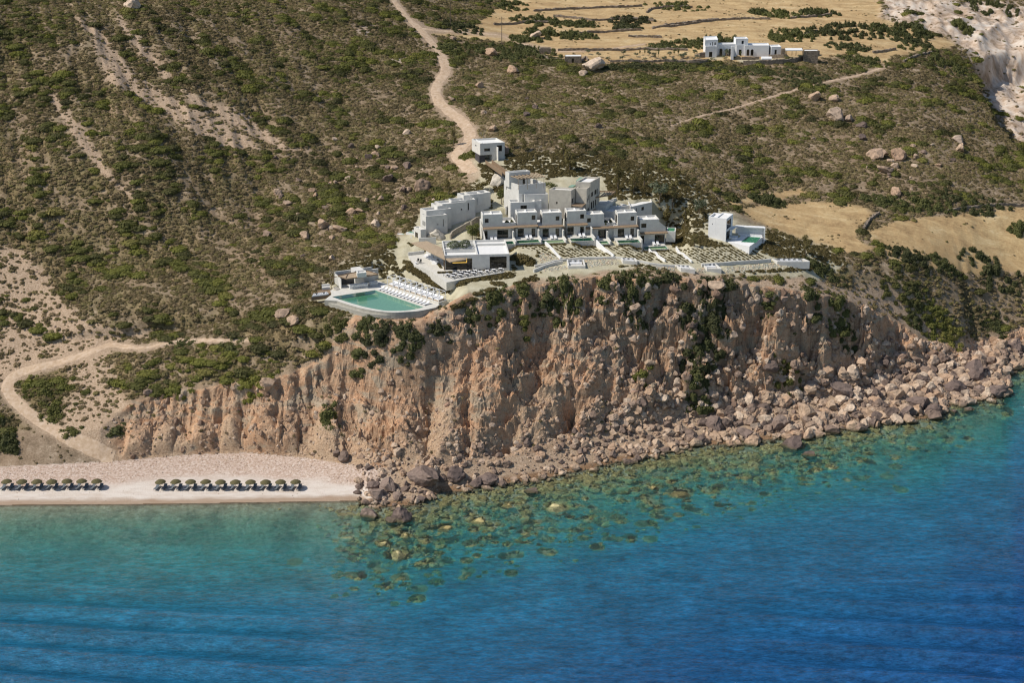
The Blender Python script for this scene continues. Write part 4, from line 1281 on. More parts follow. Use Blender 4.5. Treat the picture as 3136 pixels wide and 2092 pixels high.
_CUSH = {}
def cushion(mat, i):
    k = (mat.name, i)
    if k not in _CUSH:
        me = bush_mesh("cushion", 600 + i, 85, 0.8, 0.18, mat, 0.55)
        v = np.empty(len(me.vertices) * 3, dtype=np.float32)
        me.vertices.foreach_get("co", v)
        f = np.empty(len(me.loops), dtype=np.int32)
        me.loops.foreach_get("vertex_index", f)
        bpy.data.meshes.remove(me)
        _CUSH[k] = (v.reshape(-1, 3), f.reshape(-1, 4))
    return _CUSH[k]
def thicket(x, y, rx, ry, h, mat, label, seed, sink):
    """one bush grown of many cushions, following the ground under it"""
    r = random.Random(seed + 77)
    n = max(5, min(46, int(2.6 * rx * ry / 1.7)))
    z0 = gnd(x, y)
    V, F, k = [], [], 0
    for i in range(n):
        a, q = r.random() * 6.283, math.sqrt(r.random()) * (0.86 if i else 0)
        s = min(r.uniform(0.8, 1.7), 0.75 * min(rx, ry)) * (1.15 - 0.5 * q)
        cx, cy = x + math.cos(a) * q * rx, y + math.sin(a) * q * ry
        zz = max(-1.6 * rx, min(1.6 * rx, gnd(cx, cy) - z0))
        v, f = cushion(mat, r.randrange(4))
        an = r.random() * 6.283
        c_, s_ = math.cos(an), math.sin(an)
        hz = h * r.uniform(0.6, 1.0) * (1.05 - 0.45 * q)
        V.append(np.stack([cx - x + (v[:, 0] * c_ - v[:, 1] * s_) * s, cy - y + (v[:, 0] * s_ + v[:, 1] * c_) * s, zz - 0.12 * h - sink + v[:, 2] * hz], 1))
        F.append(f + k)
        k += len(v)
    o = link("bush", mesh_np("bush", np.vstack(V), np.vstack(F), [mat]), None, (x, y, z0))
    return tag(o, label, "bush")

# pixel, half width in pixels, half depth factor, height (m), kind, label
HAND = [
    ((1450, 652), 62, .75, 3.2, 1, "widest dark green bush on the cliff edge under the gardens"), ((1530, 652), 40, .6, 2.4, 1, "dark bush right of the widest one on the cliff edge"), ((1390, 650), 30, .7, 2.4, 1, "dark bush on the left end of the widest cliff bush"),
    ((1440, 695), 30, .8, 2.4, 1, "dark bush hanging below the widest cliff edge bush"), ((1465, 715), 18, 1, 1.8, 1, "small dark bush low under the widest cliff edge bush"),
    ((1295, 680), 42, .9, 3.2, 1, "tall dark bush hanging over the cliff left of the widest one"), ((1255, 690), 20, .9, 1.8, 1, "small bush left of the tall hanging one"), ((1190, 678), 42, .6, 1.8, 1, "flat dark bush on the cliff edge near the restaurant"),
    ((1635, 672), 42, .7, 2.6, 1, "grey green bush on the cliff top right of the orange boulder"), ((1665, 690), 32, .8, 2.6, 1, "bush below the grey green one at the cliff top"), ((1577, 705), 24, 1, 2.8, 1, "upright green bush on the upper cliff face"),
    ((1640, 755), 30, 1.2, 2.4, 1, "bright top of the long bush strip running down the cliff"), ((1620, 800), 38, 1.2, 2.8, 1, "upper part of the long dark bush strip down the cliff"), ((1600, 845), 34, 1.2, 2.8, 1, "middle of the long dark bush strip down the cliff"), ((1602, 885), 34, 1.1, 2.8, 1, "lowest bush of the long strip down the cliff"),
    ((1860, 690), 26, .9, 2.4, 1, "dark bush near the right end of the cliff top"), ((1920, 715), 32, 1.1, 2.8, 1, "dark bush on the upper right cliff face"), ((1945, 750), 24, 1.2, 2.4, 1, "lower bush under the dark one on the right cliff face"), ((1762, 712), 18, .9, 1.5, 1, "small bush on the cliff left of the right end"),
    ((1805, 882), 34, .9, 2.2, 0, "bright green bush just above the rockfall"), ((1472, 855), 22, 1, 2.0, 0, "bright green bush in the dark cliff hollow"), ((1610, 690), 12, 1, 1.2, 1, "tiny dark bush beside the grey green cliff bush"),
    ((1080, 725), 26, .9, 2.2, 1, "round bush on the cliff edge right of the pool"), ((1130, 700), 30, .9, 2.4, 1, "dark bush on the cliff edge below the restaurant path"), ((1005, 765), 28, .6, 1.6, 1, "flat dark bush on the cliff edge below the pool"),
    ((935, 775), 38, .7, 2.2, 1, "wide dark bush on the cliff edge left of the gully"), ((870, 790), 40, .6, 1.8, 1, "low bush strip on the cliff edge under the pool slope"), ((825, 820), 26, .9, 1.9, 1, "rounded bush where the cliff edge turns down"),
    ((758, 950), 20, 1.5, 2.2, 1, "dark bush clinging to the lower left cliff"), ((1205, 765), 14, 1, 1.5, 0, "small green bush on the ribbed cliff"), ((265, 985), 22, .8, 1.4, 1, "green bush sloping at the left end of the low cliff"),
    ((95, 905), 52, .9, 2.4, 0, "large green bush inside the track bend"), ((125, 945), 42, .9, 2.2, 0, "right lower part of the large bush inside the track bend"), ((65, 885), 34, .9, 2.0, 0, "left end of the large bush inside the track bend"), ((165, 985), 24, .8, 1.5, 0, "small green bush under the track bend bush"),
    ((5, 965), 26, 1, 2.8, 1, "dark bush cut by the left edge above the beach"), ((15, 1020), 30, 1, 2.6, 1, "green bush over the hollow at the left edge"),
    ((405, 893), 45, .5, 1.6, 0, "bright green bush on the lip of the low cliff"), ((590, 880), 55, .5, 1.5, 0, "long low green bush on the lip of the low cliff"), ((530, 800), 40, .7, 2.0, 1, "dark bush on the green headland by the track end"), ((410, 795), 34, .7, 2.2, 1, "dark bush at the start of the green headland"),
    ((780, 745), 40, .8, 1.8, 0, "green bush below the pool on the left"), ((850, 735), 36, .8, 1.8, 1, "dark green bush under the pool wall"), ((690, 715), 30, .8, 1.6, 0, "green bush left of the pool lounge"),
    ((1208, 598), 24, 1, 2.3, 2, "brown bush at the right wall of the restaurant"), ((1190, 590), 18, 1, 1.9, 2, "smaller brown bush behind the restaurant corner"), ((1082, 354), 24, .8, 2.0, 0, "green bush between the dirt road and the gatehouse"),
    ((1765, 460), 45, .6, 2.2, 1, "dark flat bush in the near dry field"), ((1865, 448), 22, .8, 1.6, 0, "bright green bush beside the near dry field"), ((2340, 525), 26, .9, 2.6, 1, "round bush in the large dry field at the right edge"),
    ((2100, 600), 70, .5, 2.4, 1, "long green bush below the large dry field"), ((2290, 640), 90, .5, 2.6, 1, "long dark hedge under the large dry field at right"), ((2170, 612), 40, .5, 2.0, 1, "bush at the end of the long green one below the field"),
    ((2010, 560), 28, .5, 1.2, 0, "green strip bush between the two dry fields"), ((2240, 470), 90, .5, 2.4, 1, "dark hedge bush above the large dry field"), ((2120, 475), 80, .5, 2.2, 1, "middle hedge bush between slope and fields"), ((2030, 465), 60, .5, 2.0, 1, "left hedge bush between slope and fields"),
    # plateau bushes
    ((1240, 44), 60, .5, 2.8, 1, "long dark bush in the upper dry field"), ((1330, 50), 40, .5, 2.6, 1, "bush right of the long dark one in the upper field"), ((1270, 72), 60, .6, 3.0, 1, "big dark bush mass beside the brown field rock"), ((1205, 85), 36, .6, 2.4, 1, "bush left of the brown field rock"),
    ((1330, 78), 36, .6, 2.6, 1, "right end of the big dark bush mass in the fields"), ((1230, 120), 56, .5, 2.6, 1, "dark bush above the farm track bend"), ((1160, 10), 60, .5, 2.4, 1, "bush at the top edge left of the dry fields"), ((1060, 60), 50, .5, 2.4, 1, "bush at the fork of the dirt road"),
    ((1110, 112), 60, .6, 2.4, 1, "bush mass below the fork of the dirt road"), ((1030, 110), 30, .6, 2.2, 1, "bush right beside the dirt road fork"), ((1170, 130), 40, .5, 2.0, 1, "low bush under the farm track"), ((1790, 28), 44, .6, 3.0, 1, "dark bush above the white farmhouse"),
    ((1745, 22), 20, .8, 2.6, 1, "small round bush above the white farmhouse"), ((1450, 42), 46, .5, 2.6, 1, "bush along the field wall in the middle"), ((1440, 58), 34, .5, 2.2, 1, "lower bush along the field wall in the middle"), ((1560, 12), 70, .4, 2.4, 1, "bush strip at the top edge in the middle"),
    ((1660, 92), 55, .5, 3.0, 1, "dark bush left behind the white farmhouse"), ((1590, 98), 60, .4, 2.2, 1, "long low bush left of the farmhouse"), ((1530, 105), 36, .4, 1.8, 1, "end of the low bush strip left of the farmhouse"), ((1885, 25), 40, .5, 3.0, 1, "bush above the farmhouse pergola"),
    ((1825, 75), 50, .6, 3.2, 1, "big dark bush behind the farmhouse roof"), ((1790, 85), 26, .6, 2.4, 1, "bush between the farmhouse and the big dark one"), ((1900, 70), 50, .6, 3.2, 1, "tall dark bush right of the farmhouse"), ((1970, 66), 60, .6, 3.4, 1, "dark wood clump in the right fields"),
    ((2040, 66), 50, .6, 3.4, 1, "middle of the dark clump in the right fields"), ((2100, 62), 40, .7, 4.2, 1, "highest bush at the end of the dark clump"), ((2100, 92), 40, .5, 2.4, 1, "bush below the end of the dark clump"), ((1950, 105), 44, .4, 2.2, 1, "low bush strip right of the farmhouse pergola"),
    ((2210, 55), 22, .8, 2.8, 1, "round bush on the white gully slope"), ((2280, 8), 60, .5, 3.0, 1, "dark bush over the white gully at the top"), ((1400, 153), 50, .5, 1.8, 1, "green bush right of the huge plateau boulder"), ((1470, 153), 55, .5, 1.7, 1, "green bush row under the olive orchard"),
    ((1560, 153), 50, .5, 1.7, 1, "right bush of the row under the olive orchard"), ((1655, 158), 62, .6, 1.5, 1, "green bush under the farmhouse vegetable plot"), ((1745, 162), 50, .6, 1.4, 1, "green bush under the farmhouse terrace wall"), ((1840, 172), 55, .7, 1.5, 1, "green bush mass below the curved terrace wall"),
    ((1850, 190), 60, .7, 1.7, 1, "lower bush mass below the curved terrace wall"), ((1985, 138), 50, .7, 2.4, 1, "bush at the corner of the right plateau field"), ((2150, 132), 70, .7, 2.8, 1, "wide green bush at the end of the right plateau field"), ((2200, 160), 60, .7, 2.6, 1, "bush on the rim above the white cliff"),
    ((1200, 110), 24, .7, 2.6, 1, "round dark bush left of the stone hut"), ((1725, 640), 20, .6, 1.0, 0, "low green bush on the grassy cliff top"), ((1890, 625), 60, .5, 2.2, 1, "dark bush at the right end of the gardens"), ((2180, 770), 36, .9, 1.9, 0, "bright green bush over the headland end"),
    ((2140, 760), 40, .9, 1.9, 0, "green bush left of the headland end"), ((2280, 745), 52, .9, 1.9, 1, "dark green bush above the right cove"), ((2070, 700), 46, .9, 1.9, 0, "green bush on the slope behind the headland"), ((2110, 715), 36, .9, 1.8, 1, "dark bush on the slope behind the headland"),
]
for j, ((px, py), hw, df, h, kd, lab) in enumerate(HAND):
    p = P(px, py + 0.38 * h * 7.6)
    dep = p.y * CP - (p.z - CAM_Z) * SP
    rx = hw * (1.4 if py < 190 else 1.22) * dep / FD
    df = df * 1.7 if py < 135 else df
    thicket(p.x, p.y + 0.2 * rx, rx, max(rx * df, 0.9 * h), h * 1.1, (M_MAQUIS, M_DARK, M_GARDEN)[kd], lab, j, 0.25 * h if 640 < py < 1000 else 0.0)


# the wild bushes that show largest are objects of their own, the rest is one mass
order = np.argsort(-(mr / mq[:, 1]))
N_OWN = 185
for j, i in enumerate(order[:N_OWN]):
    place_bush(PROTO_MAQUIS[j % 5], mq[i, 0], mq[i, 1], mq[i, 2], mr[i] * 1.15, mr[i] * 1.05, mr[i] * 0.9,
               f"low bush {where_from(mpx[i], mpy[i], HILL_MARKS)}", "wild bushes in the scrub", 900 + j)
rest = order[N_OWN:]
scatter("wild_shrubs", PROTO_MAQUIS, mq[rest], mr[rest], sink=0.08)
# ------------------------------------------------------------------ the sea
uw = np.concatenate([np.linspace(-1.6, -0.36, 14)[:-1], np.linspace(-0.36, 0.36, 520), np.linspace(0.36, 1.6, 14)[1:]])
Yw = np.concatenate([np.linspace(40, 245, 20)[:-1], np.linspace(245, 300, 90)[:-1], np.linspace(300, 405, 210)[:-1], np.linspace(405, 470, 12)])
Uw, YW = np.meshgrid(uw, Yw)
sx, sy = (Uw * YW).ravel(), YW.ravel()
spx, spy = proj(sx, sy, sx * 0)
bedz = grid_z(sx, sy)
shallow = -bedz.copy().reshape(len(Yw), len(uw))
for (rx_, ry_, rt_, rr_) in SUNKEN:              # rocks under the surface leave little water over them
    j0, j1 = np.searchsorted(Yw, (ry_ - rr_ * 1.2, ry_ + rr_ * 1.2))
    i0, i1 = np.searchsorted(uw, ((rx_ - rr_ * 1.2) / ry_, (rx_ + rr_ * 1.2) / ry_))
    if j1 > j0 and i1 > i0:
        blk = shallow[j0:j1, i0:i1]
        dd = np.hypot(Uw[j0:j1, i0:i1] * YW[j0:j1, i0:i1] - rx_, YW[j0:j1, i0:i1] - ry_) / rr_
        shallow[j0:j1, i0:i1] = np.where(dd < 1.15, np.minimum(blk, np.maximum(rt_, 0.05) + 0.5 * np.maximum(dd - 0.6, 0) * rr_), blk)
swell_m = sstep(1330, 1500, spy + 0.05 * (spx - 1175) * sstep(1175, 2351, spx) + 0.03 * (1175 - spx) * sstep(1175, 0, spx))
ph = (sy + 0.10 * sx + 3.0 * fbm(sx / 60, sy / 40, 2, 101)) * 2 * np.pi / 9.5
swell = swell_m * (0.62 + 0.35 * fbm(sx / 30, sy / 14, 2, 103)) * np.maximum(sstep(1500, 2100, spx), sstep(900, 300, spx)) * np.sin(ph)
chop = 0.05 * fbm(sx / 2.2, sy / 1.2, 3, 102)
szz = swell + chop * sstep(0.2, 1.5, -bedz)
iw = np.arange(len(uw) * len(Yw)).reshape(len(Yw), len(uw))
qw = np.stack([iw[:-1, :-1], iw[:-1, 1:], iw[1:, 1:], iw[1:, :-1]], -1).reshape(-1, 4)
sea = newmat("sea_water")
b = NB(sea)
depth = b.attr("depth")
veil = b.math('SUBTRACT', 1.0, b.math('POWER', 2.718, b.math('MULTIPLY', depth, -0.17)))          # light scattered back by the water column
body = b.ramp(b.math('MULTIPLY', depth, 1 / 18.0), [(0.0, (0.07, 0.29, 0.24)), (0.2, (0.033, 0.27, 0.29)), (0.45, (0.016, 0.165, 0.29)), (1.0, (0.009, 0.072, 0.215))])
patch = b.ramp(b.noise(0.075, 4, 0.6, b.pos((1, 2.0, 1)), dist=0.5), [(0.3, 0.72), (0.55, 1.0), (0.7, 1.25)])
body = b.mix(1.0, body, patch, 'MULTIPLY')
painted_ripples = b.math('ADD', b.math('MULTIPLY', b.noise(0.55, 4, 0.7, b.pos((0.6, 1.5, 1))), 0.6), b.math('MULTIPLY', b.noise(2.2, 3, 0.65, b.pos((0.55, 1.4, 1))), 0.4))
body = b.mix(1.0, body, b.ramp(painted_ripples, [(0.38, 0.58), (0.5, 1.0), (0.62, 1.5)]), 'MULTIPLY')  # bright and dark of the ripples painted into the body colour
tint = b.ramp(b.math('MULTIPLY', depth, 1 / 6.0), [(0.0, (0.95, 0.99, 0.98)), (0.3, (0.56, 0.90, 0.84)), (1.0, (0.12, 0.60, 0.66))])
tr = b.n("ShaderNodeBsdfTransparent")
b.put(tr.inputs[0], tint)
df = b.n("ShaderNodeBsdfDiffuse")
b.put(df.inputs[0], body)
mx = b.n("ShaderNodeMixShader")
b.put(mx.inputs[0], veil)
b.t.links.new(tr.outputs[0], mx.inputs[1])
b.t.links.new(df.outputs[0], mx.inputs[2])
rip = b.math('ADD', b.noise(1.1, 4, 0.6, b.pos((0.55, 1.2, 1))), b.math('MULTIPLY', b.noise(4.5, 3, 0.6, b.pos((0.6, 1.2, 1))), 0.4))
nrm = b.bump(rip, 0.9, 0.5)
b.put(df.inputs['Normal'], nrm)
gl = b.n("ShaderNodeBsdfGlossy")
gl.inputs['Roughness'].default_value = 0.12
b.put(gl.inputs['Normal'], nrm)
fr = b.n("ShaderNodeFresnel")
fr.inputs['IOR'].default_value = 1.33
b.put(fr.inputs['Normal'], nrm)
mx2 = b.n("ShaderNodeMixShader")
b.put(mx2.inputs[0], fr.outputs[0])
b.t.links.new(mx.outputs[0], mx2.inputs[1])
b.t.links.new(gl.outputs[0], mx2.inputs[2])
o = b.n("ShaderNodeOutputMaterial")
b.t.links.new(mx2.outputs[0], o.inputs[0])
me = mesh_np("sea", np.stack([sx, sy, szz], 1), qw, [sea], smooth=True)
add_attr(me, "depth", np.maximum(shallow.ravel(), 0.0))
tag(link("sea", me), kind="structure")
# ------------------------------------------------------------------ building materials and builders
M_PLASTER = simple("grey_white_plaster", (0.70, 0.685, 0.64), 0.9, 0.07, 0.9, 0.25)
M_ROOF = simple("white_roof_screed", (0.80, 0.795, 0.77), 0.9, 0.05, 1.2)
M_BEIGE = simple("beige_plaster", (0.58, 0.535, 0.45), 0.92, 0.10, 0.9, 0.3)
M_WHITE = simple("whitewash", (0.82, 0.82, 0.81), 0.85, 0.03, 0.8)
M_PAVE = simple("pale_paving", (0.66, 0.64, 0.58), 0.85, 0.07, 1.2)
M_WOOD = simple("weathered_timber", (0.30, 0.215, 0.14), 0.8, 0.18, 2.0, 0.2, stretch=(1, 1, 6))
M_WOODL = simple("light_timber", (0.45, 0.345, 0.235), 0.8, 0.12, 2.0, 0.2)
M_DARK = simple("dark_slate", (0.085, 0.08, 0.085), 0.7, 0.15, 2.0)
M_FRAME = simple("bronze_frame", (0.10, 0.085, 0.065), 0.5, 0.1, 3.0, spec=0.5)
M_FABRIC = simple("white_fabric", (0.80, 0.80, 0.80), 0.9, 0.03, 2.0)
M_GREYF = simple("grey_fabric", (0.17, 0.19, 0.21), 0.85, 0.12, 3.0)
M_BLACK = simple("black_metal", (0.03, 0.03, 0.03), 0.5, 0.1, 3.0, spec=0.4)
M_METALW = simple("white_metal", (0.78, 0.78, 0.77), 0.5, 0.03, 3.0, spec=0.4)
M_THATCH = simple("olive_thatch", (0.155, 0.135, 0.065), 0.95, 0.3, 6.0, 0.6)
M_STONE = simple("dry_stone", (0.33, 0.265, 0.20), 0.95, 0.32, 2.2, 0.9)
M_WALLSTONE = simple("beige_stone_wall", (0.42, 0.37, 0.30), 0.95, 0.22, 2.2, 0.9)
M_BLUE = simple("blue_paint", (0.03, 0.06, 0.11), 0.5, 0.1, 2.0)
M_TEAL = simple("grey_green_shutter", (0.16, 0.24, 0.25), 0.6, 0.1, 2.0)
M_POOLTILE = simple("green_pool_tile", (0.26, 0.40, 0.30), 0.5, 0.08, 1.5)
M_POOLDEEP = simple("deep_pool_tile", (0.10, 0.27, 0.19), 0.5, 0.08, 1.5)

def glass_mat():
    m = newmat("window_glass")
    b = NB(m)
    c = b.ramp(b.noise(0.45, 2, 0.5, b.pos()), [(0.35, (0.012, 0.013, 0.013)), (0.6, (0.05, 0.045, 0.035)), (0.75, (0.09, 0.075, 0.05))])
    b.finish(c, 0.06, None, 0.5)
    return m
M_GLASS = glass_mat()

def pool_water():
    m = newmat("pool_water")
    b = NB(m)
    tr = b.n("ShaderNodeBsdfTransparent")
    tr.inputs[0].default_value = (0.80, 0.96, 0.88, 1)
    gl = b.n("ShaderNodeBsdfGlossy")
    gl.inputs['Roughness'].default_value = 0.05
    nrm = b.bump(b.noise(3.0, 3, 0.6, b.pos()), 0.12, 0.1)
    b.put(gl.inputs['Normal'], nrm)
    fr = b.n("ShaderNodeFresnel")
    fr.inputs['IOR'].default_value = 1.33
    mx = b.n("ShaderNodeMixShader")
    b.put(mx.inputs[0], b.math('MULTIPLY', fr.outputs[0], 0.3))
    b.t.links.new(tr.outputs[0], mx.inputs[1])
    b.t.links.new(gl.outputs[0], mx.inputs[2])
    o = b.n("ShaderNodeOutputMaterial")
    b.t.links.new(mx.outputs[0], o.inputs[0])
    return m
M_POOLW = pool_water()

def V2(p):
    return Vector((p[0], p[1]))

def block(root, FL, FR, BL, z0, z1, ops=None, parapet=0.45, mat=None, roof=None, rim=0.28, name="wall", detail=True, pane=None, roof_name="roof"):
    """a flat-roofed box on a four-cornered plan; ops = {side: [(u0, u1, v0, v1)]}, each an opening with reveal, frame and pane"""
    mat, roof = mat or M_PLASTER, roof or M_ROOF
    O = root.location
    FL, FR, BL = V2(FL), V2(FR), V2(BL)
    BR = FR + BL - FL
    c = [FL, FR, BR, BL]
    mb = MB()
    L = lambda p, z: (p[0] - O.x, p[1] - O.y, z - O.z)
    ops = ops or {}
    for s, i in zip("FRBL", range(4)):
        a, b_ = c[i], c[(i + 1) % 4]
        ln = (b_ - a).length
        e = (b_ - a) / ln
        nin = Vector((-e.y, e.x))
        oo = [(max(0.05, u0), min(ln - 0.05, u1), v0, v1) for u0, u1, v0, v1 in ops.get(s, []) if u0 < ln - 0.3]
        us = sorted({0.0, ln} | {u for o in oo for u in o[:2]})
        vs = sorted({z0, z1} | {z0 + v for o in oo for v in o[2:]})
        for u0, u1 in zip(us[:-1], us[1:]):
            for v0, v1 in zip(vs[:-1], vs[1:]):
                um, vm = (u0 + u1) / 2, (v0 + v1) / 2 - z0
                if any(o[0] < um < o[1] and o[2] < vm < o[3] for o in oo):
                    continue
                mb.poly([L(a + e * u0, v0), L(a + e * u1, v0), L(a + e * u1, v1), L(a + e * u0, v1)])
        for (u0, u1, v0, v1) in oo:
            dp = 0.22
            p0, p1 = a + e * u0, a + e * u1
            q0, q1 = p0 + nin * dp, p1 + nin * dp
            za, zb = z0 + v0, z0 + v1
            mb.poly([L(p0, za), L(p1, za), L(q1, za), L(q0, za)])
            mb.poly([L(p0, zb), L(q0, zb), L(q1, zb), L(p1, zb)])
            mb.poly([L(p0, za), L(q0, za), L(q0, zb), L(p0, zb)])
            mb.poly([L(p1, za), L(p1, zb), L(q1, zb), L(q1, za)])
            f = MB()
            t = 0.07
            n2 = nin * (dp - 0.09)
            wdt = u1 - u0
            bars = [(u0, u0 + t, za, zb), (u1 - t, u1, za, zb), (u0 + t, u1 - t, zb - t, zb), (u0 + t, u1 - t, za, za + t)]
            if wdt > 1.7:
                bars.append(((u0 + u1) / 2 - t / 2, (u0 + u1) / 2 + t / 2, za + t, zb - t))
            for (a0, a1, b0, b1) in bars:
                pa, pb = a + e * a0 + n2, a + e * a1 + n2
                pc, pd = pb + nin * 0.08, pa + nin * 0.08
                k = len(f.v)
                f.v += [L(pa, b0), L(pb, b0), L(pc, b0), L(pd, b0), L(pa, b1), L(pb, b1), L(pc, b1), L(pd, b1)]
                for q in ((0, 3, 2, 1), (4, 5, 6, 7), (0, 1, 5, 4), (1, 2, 6, 5), (2, 3, 7, 6), (3, 0, 4, 7)):
                    f.f.append(tuple(k + w_ for w_ in q))
                    f.mi.append(0)
            fo = f.build("glass_door" if v0 < 0.25 and v1 - v0 > 1.7 else "window", M_FRAME, root)
            g = MB()
            g.poly([L(q0, za), L(q1, za), L(q1, zb), L(q0, zb)])
            g.build("pane", pane or M_GLASS, fo)
    if parapet > 0:
        ins = []
        for i in range(4):
            e1 = (c[(i + 1) % 4] - c[i]).normalized()
            e0 = (c[(i - 1) % 4] - c[i]).normalized()
            ins.append(c[i] + (e1 + e0) * rim)
        zr = z1 - parapet
        for i in range(4):
            j = (i + 1) % 4
            mb.poly([L(c[i], z1), L(c[j], z1), L(ins[j], z1), L(ins[i], z1)])
            mb.poly([L(ins[i], z1), L(ins[j], z1), L(ins[j], zr), L(ins[i], zr)])
        r = MB()
        r.poly([L(p, zr) for p in ins])
        r.build(roof_name, roof, root)
        ci = ins
    else:
        r = MB()
        r.poly([L(p, z1) for p in c])
        r.build(roof_name, roof, root)
        ci = c
    mb.build(name, mat, root)
    return [FL, FR, BR, BL], ci

def house(name, label, cat, org, group=None):
    o = empty(name, org)
    return tag(o, label, cat, group)

def tri(px, z):
    """plan corners from three pixels on one level"""
    return [V2(at_z(*p, z)) for p in px]

def slab(root, pts, z0, z1, name, mat):
    """level slab over plan points"""
    O = root.location if root is not None else Vector((0, 0, 0))
    pts = [V2(p) for p in pts]
    ar = sum(pts[i - 1].x * pts[i].y - pts[i].x * pts[i - 1].y for i in range(len(pts)))
    if ar < 0:
        pts = pts[::-1]
    mb = MB()
    f = lambda z: [q - O.z for q in z] if isinstance(z, (list, tuple)) else z - O.z
    mb.prism([(p.x - O.x, p.y - O.y) for p in pts], f(z0), f(z1))
    return mb.build(name, mat, root)

def sheet3(root, pts, th, name, mat):
    """a flat sheet of some thickness over four or more 3-D corners"""
    O = root.location
    mb = MB()
    pts = [Vector(p) - O for p in pts]
    ar = sum(pts[i - 1].x * pts[i].y - pts[i].x * pts[i - 1].y for i in range(len(pts)))
    if ar < 0:
        pts = pts[::-1]
    n = len(pts)
    mb.v = [tuple(p) for p in pts] + [(p.x, p.y, p.z - th) for p in pts]
    mb.f = [tuple(range(n)), tuple(2 * n - 1 - i for i in range(n))] + [((i + 1) % n, i, i + n, (i + 1) % n + n) for i in range(n)]
    mb.mi = [0] * len(mb.f)
    return mb.build(name, mat, root)

def wall_run(name, label, cat, pix, h, th=0.3, mat=None, group=None, top=None, rough=0.0, step=0.6, sink=0.6, cap=None):
    """a wall that follows the ground along a line of pixels; rough > 0 gives the uneven outline of dry stone"""
    pts = [P(*p) for p in pix]
    hs = h if isinstance(h, (list, tuple)) else [h] * len(pts)
    run, hh = [], []
    for i in range(len(pts) - 1):
        n = max(1, int((pts[i + 1] - pts[i]).to_2d().length / step))
        for k in range(n):
            run.append(pts[i].lerp(pts[i + 1], k / n))
            hh.append(hs[i] + (hs[i + 1] - hs[i]) * k / n)
    run.append(pts[-1])
    hh.append(hs[-1])
    zs = np.array([gnd(p.x, p.y) for p in run])
    if not rough:
        k = np.ones(9) / 9
        zs = np.convolve(np.pad(zs, 4, 'edge'), k, 'valid')
    O = run[0].copy()
    O.z = zs[0]
    r = random.Random(len(name) + int(O.x * 10))
    mb = MB()
    for i, p in enumerate(run):
        d = (run[min(i + 1, len(run) - 1)] - run[max(i - 1, 0)])
        nrm = Vector((-d.y, d.x, 0)).normalized() * th / 2
        j = lambda: 1 + rough * r.uniform(-1, 1)
        for s, z in ((-1.25 if rough else -1, -sink), (-1, hh[i]), (1, hh[i]), (1.25 if rough else 1, -sink)):
            q = p + nrm * (s * j())
            mb.v.append((q.x - O.x, q.y - O.y, zs[i] + (z * j() if z > 0 else z) - O.z))
        if i:
            a = 4 * (i - 1)
            for u in (0, 1, 2):
                mb.f.append((a + u, a + u + 1, a + u + 5, a + u + 4))
                mb.mi.append(0)
    n = len(run)
    mb.f += [(0, 3, 2, 1), (4 * n - 4, 4 * n - 3, 4 * n - 2, 4 * n - 1)]
    mb.mi += [0, 0]
    o = mb.build(name, mat or M_PLASTER, None, O)
    return tag(o, label, cat, group)

# ------------------------------------------------------------------ front row of villas with pools
ROW_R = R(9.5)
ROW_X, ROW_Y = Vector((math.cos(ROW_R), math.sin(ROW_R), 0)), Vector((-math.sin(ROW_R), math.cos(ROW_R), 0))
U2C = at_z(*k11(1130, 405), 45.0)
def on_row(px, py, back=0.0):
    d = ray(px, py)
    p0 = U2C + ROW_Y * back
    n = ROW_Y
    t = (p0.x * n.x + p0.y * n.y) / (d[0] * n.x + d[1] * n.y)
    return Vector((d[0] * t, d[1] * t, CAM_Z + d[2] * t))

lounger_proto = None
def lounger_meshes():
    f = MB()
    for x in (-0.32, 0.32):
        f.box(x - 0.03, -1.0, 0.22, x + 0.03, 1.0, 0.28)
        for y in (-0.85, 0.7):
            f.box(x - 0.03, y - 0.03, 0, x + 0.03, y + 0.03, 0.22)
    s = MB()
    s.box(-0.34, -1.0, 0.282, 0.34, 0.25, 0.37)
    bk = MB()
    bk.v = [(-0.34, 0.26, 0.282), (0.34, 0.26, 0.282), (0.34, 0.95, 0.76), (-0.34, 0.95, 0.76), (-0.34, 0.21, 0.36), (0.34, 0.21, 0.36), (0.34, 0.90, 0.84), (-0.34, 0.90, 0.84)]
    bk.f = [(0, 3, 2, 1), (4, 5, 6, 7), (0, 1, 5, 4), (1, 2, 6, 5), (2, 3, 7, 6), (3, 0, 4, 7)]
    bk.mi = [0] * 6
    return f, s, bk
def make_lounger(fm, cm, label, group):
    f, s, bk = lounger_meshes()
    t = tag(empty("sun_lounger"), label, "sun lounger", group)
    f.build("frame", fm, t)
    s.build("seat", cm, t)
    bk.build("backrest", cm, t)
    return t

LOUNGE = make_lounger(M_METALW, M_FABRIC, "", "white sun loungers on the villa terraces")
lounge_used = [False]
def put_lounger(p, rz, label, group, proto, used):
    o = proto if not used[0] else copy_tree(proto)
    used[0] = True
    o.location = p
    o.rotation_euler = (0, 0, rz)
    o["label"], o["group"] = label, group
    return o

